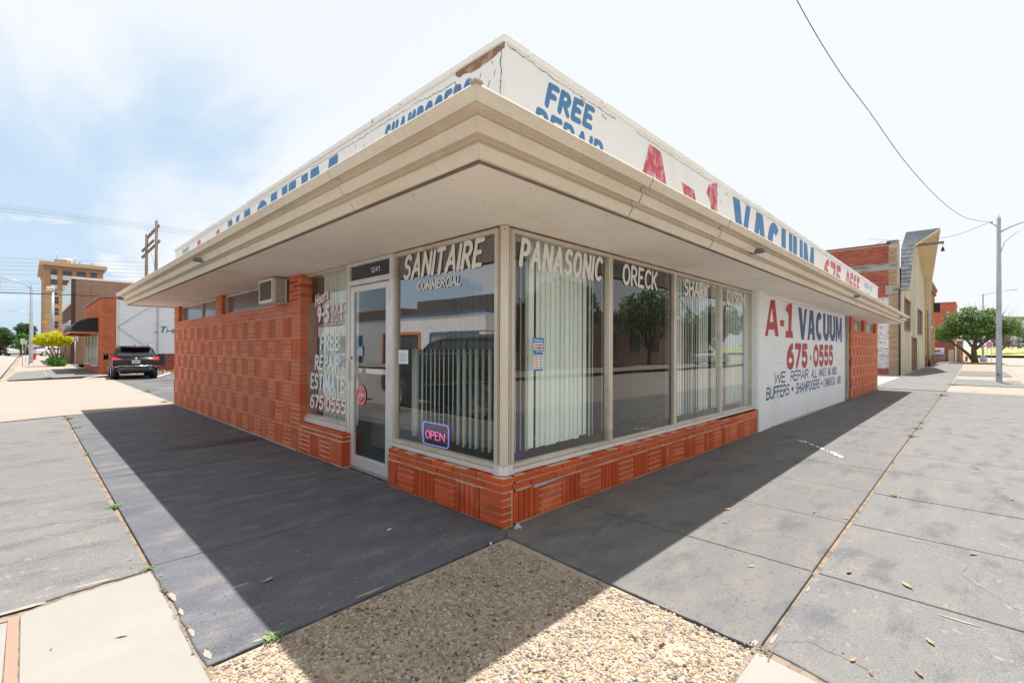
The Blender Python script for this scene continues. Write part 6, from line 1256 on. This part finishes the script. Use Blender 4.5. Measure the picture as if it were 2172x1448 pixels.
# overhead wires on the left: pairs (z at the left edge, z near the power pole) in the plane y = 36
def sagline(a, b, sag, n=14): a, b = Vector(a), Vector(b); return [a.lerp(b, i/n)-Vector((0,0,sag*4*(i/n)*(1-i/n))) for i in range(n+1)]
k36 = 38/52.0
WL = []
def z_at(zl, Y=36.0, Y0=52.0): return 1.4+(zl-1.4)*(Y+2.6)/(Y0+2.6)
for zl, zr, nm in ((12.19,12.54,'first'),(11.97,12.35,'second'),(11.86,12.21,'third'),(11.63,12.0,'fourth')):
    WL.append((sagline((-14,36,z_at(zl)+.35*(-11/7.5)*.0+.0-(-0)), (12,36,z_at(zr)+(z_at(zr)-z_at(zl))*1.5), .0), '%s from the top of the four thin upper wires in the left sky' % nm))
for zl, zr, nm in ((8.43,9.12,'highest'),(8.09,8.80,'second highest'),(7.84,8.47,'third highest'),(7.5,8.14,'fourth highest'),(7.17,7.8,'fifth highest')):
    a, b = z_at(zl), z_at(zr); s = (b-a)/5.3; WL.append((sagline((-14,36,a-s*10.9), (3.2,36,b+s*.8), .0), '%s of the five wires crossing in front of the tan brick tower' % nm))
for zl, zr, nm in ((6.63,7.05,'highest'),(6.49,6.73,'second highest'),(6.13,6.34,'third highest'),(5.9,6.10,'fourth highest')):
    a, b = z_at(zl), z_at(zr); s = (b-a)/5.3; WL.append((sagline((-14,36,a-s*10.9), (9,36,b+s*6.6), .0), '%s of the low thin wires in front of the brown office block' % nm))
wires('', WL, .0065, mat('wire_grey', (.12,.13,.15), .6), group='thin overhead wires crossing the left sky')
a, b = z_at(5.72), z_at(5.98); wires('', [([(-14,36,a-.5),(-2,36,a),(3.0,36,b-.05),(9,36,b+.2)], 'thick black cable, lowest of the wires across the left street')], .024)
# lamp poles, signs
lamp_pole((-2.32,50,0), 'nearer grey street light pole beside the yellow shrub, arm reaching left', 6.25, .13, .07, [(0,0,5.85),(-.3,0,6.2),(-.9,0,6.5),(-1.7,0,6.58)])
lamp_pole((-2.0,92,0), 'farther street light pole with a cobra-head lamp over the left street', 6.1, .17, .10, [(0,0,5.7),(-.6,0,6.1),(-1.2,0,6.3),(-1.8,0,6.32)])
tp = local_thing('traffic_signal_pole', 'pale grey signal mast with a yellow signal head beside the brick tower', 'signal pole', (-.43,75,0))
MB().lathe((0,0,0), [(.17,0),(.14,8.0),(0,8.02)], 12).build('mast', M['grey_metal'], tp); MB().box(-.55,.15,-.2,.2,8.0,8.45,.03).build('top_box', M['white_plastic'], tp); MB().box(-.85,-.35,-.12,.12,4.1,4.4,.03).build('signal_head', mat('signal_yellow', (.75,.36,.03), .5), tp); MB().box(-.34,0,-.03,.03,4.15,4.35).build('bracket', M['grey_metal'], tp)
for i, (x, y, z0, z1, w_, lab) in enumerate(((-2.76,45.9,1.58,1.99,.115,'nearer of two small pale parking signs at the left kerb'),(-2.6,57.8,1.62,1.97,.10,'farther of two small pale parking signs at the left kerb'))):
    t = local_thing('parking_sign', lab, 'sign', (x,y,0), group='parking signs at the kerb'); MB().tube([(0,0,0),(0,0,z1)], .022, 6).build('post', M['grey_metal'], t); MB().box(-w_,w_,-.03,-.02,z0,z1).build('plate', mat('pale_green_sign', (.55,.66,.60), .5), t)
ow = local_thing('one_way_sign', 'white one-way arrow sign on a steel post in front of the brown office block', 'road sign', (0,46,0)); MB().tube([(0,0,0),(0,0,1.85)], .035, 6).build('post', M['grey_metal'], ow); pn = MB().box(-.17,.17,-.05,-.04,1.83,2.24).build('plate', M['white_paint'], ow)
words('print', 'black', lambda mb: (text(mb, 'WAY', -.13, .12, 2.09, 2.19, lambda u, z, l: (u, -.052-l, z), .2)), pn); MB().add([(u, -.054, z) for u, z in ((-.11,1.92),(.03,1.92),(.03,1.88),(.13,1.95),(.03,2.02),(.03,1.98),(-.11,1.98))], [(0,1,2,3,4,5,6)]).build('arrow', M['black'], pn, fix=False)
MB().lathe((0,0,0), [(.22,0),(.2,.06),(0,.07)], 10).build('footing', M['concrete_light'], ow)
pp = thing('white_post_edge', 'white box sign cut by the left picture edge above the street', 'sign', (-3.4,30,0)); MB().box(-3.52,-3.435,30,30.2,4.10,4.75).build('sign_box', M['white_plastic'], pp); MB().tube([(-3.60,30.1,-.1),(-3.60,30.1,4.8)], .05, 8).build('post', M['grey_metal'], pp)
# clipped yellow shrub and hedge
cl = [(.35,0,1.95,.60,.8,.44),(.85,0,2.05,.62,.8,.46),(1.3,0,2.0,.50,.7,.40),(.05,0,1.75,.38,.6,.30),(.55,0,1.75,.6,.7,.30),(1.05,0,1.72,.55,.7,.30),(1.55,0,1.85,.28,.5,.30)]
lb = [([(1.0,0,0),(.8,0,.7),(.45,0,1.6)], .05, .03), ([(1.05,0,0),(1.0,0,.8),(1.1,0,1.6)], .06, .03), ([(1.15,.1,0),(1.35,.1,.9),(1.5,0,1.7)], .04, .02), ([(.95,-.1,0),(.55,-.1,.8),(.25,0,1.5)], .04, .02), ([(1.1,.1,.2),(.9,.1,1.0),(.7,0,1.6)], .035, .02)]
tree('yellow_shrub', 'umbrella-clipped bright yellow shrub on bare stems beside the office block', (-2.0,45,0), 2.5, cl, .1, lb, 16000, .05, LY, 8)
tree('low_hedge', 'low clipped green hedge under the yellow shrub', (-1.0,45,0), .8, [(.05,-.6,.32,.42,.5,.34),(-.1,1.2,.36,.40,.8,.36),(-.15,3,.36,.38,.9,.38),(.25,-.1,.3,.35,.5,.32)], .1, [], 7000, .045, LHG, 9)
for i, (b_, H, W_, m_, lab, n_) in enumerate((((-5.2,118,-.1),4.9,4.2,LG2,'dark broad tree across the far end of the left street',3500),((-2.6,112,0),5.6,4.2,LG2,'tall dark tree behind the left street light poles',3500),((-3.2,104,0),3.6,2.6,LHG,'small bright green tree beside the farther street light',2200),((-8.5,135,-.1),3.6,7,LG3,'low pale trees at the left picture edge',2200),((-5.5,150,-.1),3.5,8,LG3,'low pale hedge of trees behind the parked pickup',2200))):
    auto_tree('tree', lab, b_, H, W_, 60+i, m_, n_, .03*H+.03, .2)
ob_ = thing('orange_canopy', 'orange station canopy at the far left edge behind the trees', 'canopy', (-9,140,0)); MB().box(-12,-5.5,140,144,2.6,3.3).build('roof_band', mat('orange_band', (.62,.22,.06), .6), ob_)
for x in (-11,-8.5,-6): MB().box(x,x+.2,141,141.2,-.1,2.6).build('post', M['white_plastic'], ob_)

# ------------------------------------------------------------------ vehicles
CARB = mat('black_car_paint', (.006,.007,.009), .14, coat=.0, spec=.35); CARW = mat('white_car_paint', (.75,.75,.76), .25, coat=.6); CARS = mat('silver_car_paint', (.45,.47,.50), .25, coat=.6, metal=.4); CARD = mat('dark_car_paint', (.05,.055,.06), .25, coat=.6)
CGL = mat('car_glass', (.018,.024,.028), .06, spec=.8); TAIL = mat('tail_light_red', (.50,.015,.02), .15, coat=.6)
def car(name, label, loc, rz, paint, kind='suv', group=None, detail=True):
    """local frame: rear at y=0, front towards +y, x across"""
    t = local_thing(name, label, 'car' if kind != 'pickup' else 'pickup truck', loc, rz, group)
    if kind == 'suv': Lg, Wd, st = 4.65, .90, [(0,.52,.62,.88),(.04,.42,.95,.95),(.10,.34,1.04,.98),(.20,.30,1.14,1.0),(.42,.28,1.52,1.0),(.62,.28,1.66,1.0),(1.2,.28,1.71,1.0),(2.3,.28,1.70,1.0),(2.75,.28,1.60,1.0),(3.45,.28,1.12,1.0),(3.9,.28,1.04,.99),(4.35,.30,.93,.95),(4.58,.36,.76,.86),(4.65,.46,.60,.78)]; belt = 1.02
    elif kind == 'sedan': Lg, Wd, st = 4.6, .88, [(0,.5,.62,.85),(.05,.38,.90,.94),(.25,.28,1.0,.98),(.75,.26,1.05,1.0),(1.25,.26,1.38,1.0),(1.8,.26,1.45,1.0),(2.5,.26,1.42,1.0),(3.3,.26,1.0,1.0),(3.9,.28,.92,.98),(4.4,.32,.78,.92),(4.6,.42,.60,.8)]; belt = .92
    else: Lg, Wd, st = 5.7, .98, [(0,.55,1.02,.96),(.04,.50,1.08,.99),(.15,.42,1.10,1.0),(1.85,.38,1.12,1.0),(1.9,.38,1.15,1.0),(2.15,.36,1.78,1.0),(2.7,.36,1.86,1.0),(3.5,.36,1.82,1.0),(4.15,.36,1.20,1.0),(5.0,.38,1.12,.99),(5.5,.42,.98,.94),(5.7,.52,.78,.86)]; belt = 1.12
    def ring(y, zb, zt, wf):
        w = Wd*wf; be = min(belt, zt-.03); tw = w-(.02 if zt-be < .1 else .19*(zt-be)/.65+.02)
        return [(0,zb),(w*.80,zb),(w*.97,zb+.10),(w,(zb+be)*.55),(w*.985,be-.05),(w*.965,be),(tw,max(be+.01,zt-.08)),(tw-.10,max(be+.02,zt-.015)),(0,zt)]
    rings = []; 
    for (y, zb, zt, wf) in st:
        r = ring(y, zb, zt, wf); rings.append([(x, y, z) for x, z in r]+[(-x, y, z) for x, z in r[-2:0:-1]])
    mb = MB(); n = len(rings[0]); vs = [p for r in rings for p in r]; fs = [(i*n+k,i*n+(k+1)%n,(i+1)*n+(k+1)%n,(i+1)*n+k) for i in range(len(rings)-1) for k in range(n)]+[tuple(range(n)), tuple(range((len(rings)-1)*n, len(rings)*n))]
    mb.add(vs, fs, True); body = mb.build('body', paint, t)
    md = body.modifiers.new('bev', 'EDGE_SPLIT'); md.split_angle = math.radians(38)
    def at(y, i, off=.012):
        for a in range(len(st)-1):
            if st[a][0] <= y <= st[a+1][0]: f_ = (y-st[a][0])/(st[a+1][0]-st[a][0]); p, q = rings[a][i], rings[a+1][i]; return Vector(p).lerp(Vector(q), f_)
    # side windows
    if kind == 'suv': spans = [(.62,1.45),(1.52,2.30),(2.36,3.15)]
    elif kind == 'sedan': spans = [(1.3,1.95),(2.0,2.9)]
    else: spans = [(2.35,2.85),(2.9,3.7)]
    for (a, b) in spans:
        for s in (1, -1):
            pts = []
            for (y, lo) in ((a,1),(b,1),(b,0),(a,0)):
                pl, ph = at(y,5), at(y,6); p = pl.lerp(ph, .06 if lo else .90); 
                if not lo and (ph.z-pl.z) < .12: p = pl.lerp(ph, .5)
                pts.append(Vector((s*(p.x+.012), p.y, p.z)))
            MB().add(pts, [(0,1,2,3)]).build('side_window', CGL, t, fix=False)
    def slope_glass(nm, ya, yb, back):
        pts = []
        for (y, sx) in ((ya,1),(ya,-1),(yb,-1),(yb,1)):
            p6, p8 = at(y,7), at(y,8); x = p6.x*(.97 if y == ya else .90); pts.append(Vector((sx*x, y+(-.02 if back else .02), p8.z+.012 if not back else p8.z+.012)))
        MB().add(pts, [(0,1,2,3)]).build(nm, CGL, t, fix=False)
    if kind == 'suv': slope_glass('rear_window', .21, .56, True); slope_glass('windscreen', 2.82, 3.42, False)
    elif kind == 'sedan': slope_glass('rear_window', .80, 1.22, True); slope_glass('windscreen', 2.55, 3.25, False)
    else: slope_glass('rear_window', 1.95, 2.13, True); slope_glass('windscreen', 3.55, 4.12, False)
    wr = .36 if kind != 'sedan' else .32; ys = {'suv': (.95,3.66), 'sedan': (.98,3.65), 'pickup': (1.15,4.75)}[kind]
    for y in ys:
        for s in (1, -1):
            ar = MB(); ar.lathe((s*(Wd+.004),y,wr), [(wr+.055,-.30 if s > 0 else .0),(wr+.055,.0 if s > 0 else .30),(0,.0 if s > 0 else .30)], 18, 'x'); ar.build('wheel_arch', M['black'], t)
            w = MB().lathe((s*(Wd-.10),y,wr), [(0,-.115),(wr*.66,-.115),(wr*.93,-.11),(wr,-.07),(wr,.07),(wr*.93,.11),(wr*.66,.115),(0,.115)], 22, 'x').build('wheel', M['tyre'], t)
            rim = MB(); rim.lathe((s*(Wd+.018),y,wr), [(wr*.68,-.006),(wr*.66,.006),(wr*.60,.0)], 22, 'x')
            for k in range(10 if detail else 5):
                a = 2*PI*k/(10 if detail else 5); rim.beam((s*(Wd+.022),y+.03*math.cos(a),wr+.03*math.sin(a)), (s*(Wd+.020),y+wr*.62*math.cos(a),wr+wr*.62*math.sin(a)), .035, .02, up=(1,0,0))
            rim.build('rim', M['chrome'], w)
    if kind == 'suv':
        for s in (1, -1):
            MB().add([(s*.50,-.0+.07,.99),(s*.92,.06,.985),(s*.93,.30,1.04),(s*.915,.30,1.12),(s*.82,.14,1.13),(s*.66,.12,1.07)], [(0,1,2,3,4,5)]).poly([(s*.56,.055,.985),(s*.90,.06,.975),(s*.925,.10,1.02),(s*.90,.13,1.10),(s*.80,.13,1.11)], (0,.05,0)).build('tail_light', TAIL, t)
            MB().box(s*.66,s*.84,.00,.03,.60,.655,.01).build('reflector', TAIL, t)
            mr = MB().cbox(s*.94,s*1.14,3.0,3.14,1.03,1.17,.03).build('mirror', paint, t)
            MB().tube([(s*.62,.75,1.70),(s*.62,.85,1.76),(s*.62,2.2,1.77),(s*.62,2.35,1.71)], .017, 6).build('roof_rail', M['chrome'], t)
        MB().box(-.60,.60,.30,.52,1.615,1.66,.015).build('spoiler', paint, t); MB().box(-.16,.16,.285,.31,1.60,1.625).build('brake_light', TAIL, t)
        pl = MB().box(-.16,.16,.015,.028,.80,.955).build('number_plate', M['white_paint'], t); words('print', 'paint_navy', lambda mb: text(mb, 'FNW0022', -.135, .135, .84, .915, lambda u, z, l: (u, .013-l, z), .16), pl)
        MB().box(-.42,.42,.028,.05,.965,.985).build('chrome_strip', M['chrome'], t); mb = MB(); mb.lathe((0,.05,1.03), [(.055,-.01),(.055,.01),(.043,.01),(.043,-.01)], 18, 'y'); mb.box(-.065,.065,.035,.055,1.022,1.038); mb.build('badge', M['chrome'], t)
        mb = MB(); mb.tube([(-.80,-.005,.60),(-.62,-.02,.67),(.62,-.02,.67),(.80,-.005,.60)], .012, 6); mb.box(-.50,.50,-.02,.01,.565,.59); mb.build('bumper_trim', M['chrome'], t); MB().box(-.72,.72,-.03,.06,.38,.56,.03).build('bumper', mat('dark_bumper', (.03,.03,.032), .5), t)
        MB().beam((-.30,.20,1.16),(.05,.26,1.20),.02).build('wiper', M['black'], t); MB().lathe((0,1.0,1.70), [(.03,0),(.012,.08),(0,.09)], 8).build('aerial', M['black'], t)
        MB().tube([(-.62,.02,.36),(-.62,.2,.36)], .035, 10).build('exhaust_tip', M['chrome'], t)
    else:
        for s in (1, -1): MB().box(s*(Wd-.20),s*(Wd-.03),-.02,.08,.78 if kind == 'pickup' else .70,1.02 if kind == 'pickup' else .88,.02).build('tail_light', TAIL, t); MB().cbox(s*(Wd+.0),s*(Wd+.16),{'pickup': 3.7, 'sedan': 2.95}[kind],{'pickup': 3.8, 'sedan': 3.05}[kind],belt,belt+.15,.03).build('mirror', paint, t)
        MB().box(-.16,.16,-.015,.0,.62,.75).build('number_plate', M['white_paint'], t); MB().box(-Wd*.9,Wd*.9,-.08,.05,.40,.55,.03).build('bumper', M['chrome'] if kind == 'pickup' else paint, t)
        for s in (1, -1): MB().box(s*(Wd-.35),s*(Wd-.08),Lg-.12,Lg-.02,.66 if kind != 'pickup' else .85,.78 if kind != 'pickup' else 1.0,.02).build('headlight', M['chrome'], t)
    return t
car('parked_car', 'black compact crossover parked nose-in beside the red brick shop, seen from behind', (.80,23.75,0), math.radians(-3.5), CARB, 'suv').scale = (.90,.92,.86)
car('parked_car', 'large black crossover standing at the kerb beside the shop corner', (-4.56,3.45,-.13), 0, CARB, 'suv').scale = (1.12,1.12,1.08)
car('pickup_truck', 'white pickup truck seen from behind far down the left street', (-3.75,110,-.1), 0, CARW, 'pickup')
car('parked_car', 'dark car partly hidden to the left of the white pickup', (-5.35,118,-.1), .3, CARD, 'sedan', None, False)
car('parked_car', 'dark car to the right of the white pickup behind the sign posts', (-2.3,112,0), -.5, CARD, 'sedan', None, False)
car('parked_car', 'tiny white car at the far left end of the street', (-7.5,165,-.1), 1.2, CARW, 'sedan', None, False)
car('parked_car', 'white car with dark windows beyond the hydrant and the yellow shrub', (-1.7,100,0), -1.45, CARW, 'sedan', None, False)
car('parked_car', 'silver saloon standing across the left street', (-17.3,38,-.1), .1, CARS, 'sedan', None, False)
car('parked_car', 'white saloon standing across the left street behind the silver one', (-17.3,46,-.1), .1, CARW, 'sedan', None, False)
car('parked_car', 'silver saloon parked along the far side of the right-hand street', (40,-14.6,-.05), -PI/2, CARS, 'sedan', None, False)

# ------------------------------------------------------------------ across the two streets (mirrored in the shop glass)
xb = thing('white_corner_building', 'low white building with blue roof band and blue framed gate across the left street', 'building', (-20,40,0))
MB().box(-34,-20,22.3,66,-.1,4.0).build('wall', M['white_paint'], xb); MB().box(-34.05,-19.94,22.24,66.06,4.01,4.22).build('roof_band', mat('blue_trim', (.06,.16,.30), .7), xb)
for (a, b, hh, mm, frm) in ((23.2,28.6,2.45,mat('gate_tan', (.45,.38,.28), .8),'blue_trim'),(30.5,36.0,2.55,M['dark'],'orange_band'),(40,44,2.4,M['dark'],'blue_trim'),(50,54,2.4,M['dark'],'blue_trim')):
    g_ = MB().box(-19.99,-19.95,a,b,0,hh).build('gate', mm, xb); MB().box(-19.99,-19.9,a-.25,a,0,hh+.2).box(-19.99,-19.9,b,b+.25,0,hh+.2).box(-19.99,-19.9,a,b,hh,hh+.25).build('gate_frame', MATS[frm], g_)
for (x, y, w, l, h, c) in ((-44,46,12,22,8.3,(.11,.09,.08)),(-60,95,14,20,10,(.20,.12,.08)),(-40,-20,16,26,7,(.35,.30,.26))):
    t = thing('block_across', 'dark flat-roofed block standing %s' % {46:'behind the white corner building',95:'far up the left street on its west side',-20:'diagonally across the crossing'}[y], 'building', (x,y,0)); MB().box(x-w/2,x+w/2,y-l/2,y+l/2,-.2,h).build('wall', mat('block_wall%d' % y, c, .8), t)
    for k in range(int(l/3)):
        for z in (1.2,4.4): MB().box(x+w/2+.005,x+w/2+.05,y-l/2+1+k*3,y-l/2+2.6+k*3,z,z+1.5).build('window', MATS['window_dark'], t)
sb = thing('low_brick_hall', 'long low brown hall across the right-hand street', 'building', (34,-24,0)); MB().box(14,60,-36,-22,-.2,4.6).build('wall', mat('hall_brick', (.40,.24,.17), .85, [((.3,.17,.12), (1,1,2), .5, .6, .6, 4)]), sb); MB().box(13.9,60.1,-36.1,-21.9,4.61,4.8).build('roof_band', TCm, sb)
for k in range(9): MB().box(17+k*4.6,19+k*4.6,-21.99,-21.94,1.1,2.9).build('window', MATS['window_dark'], sb)
for i, (b_, H, W_, lab) in enumerate((((24,-18.5,0),6.5,7,'green tree in front of the low brown hall, nearest the crossing'),((38,-18.8,0),7.5,8,'green tree in front of the middle of the low brown hall'),((55,-19,0),7,8,'green tree at the east end of the low brown hall'),((-24,80,0),8,10,'round green tree up the west side of the left street'),((-23,70,0),7,8,'green tree beyond the white corner building'),((6,-20,0),7.5,8,'green tree across the right-hand street, opposite the shop'))):
    auto_tree('tree', lab, b_, H, W_, 80+i, LG1 if i % 2 else LG2, 2600, .26, .28)
t = copy_tree(pr_); t.location = (-17.5,30,0); t.rotation_euler = (0,0,PI); t['label'] = 'tall grey street light pole in front of the white corner building'
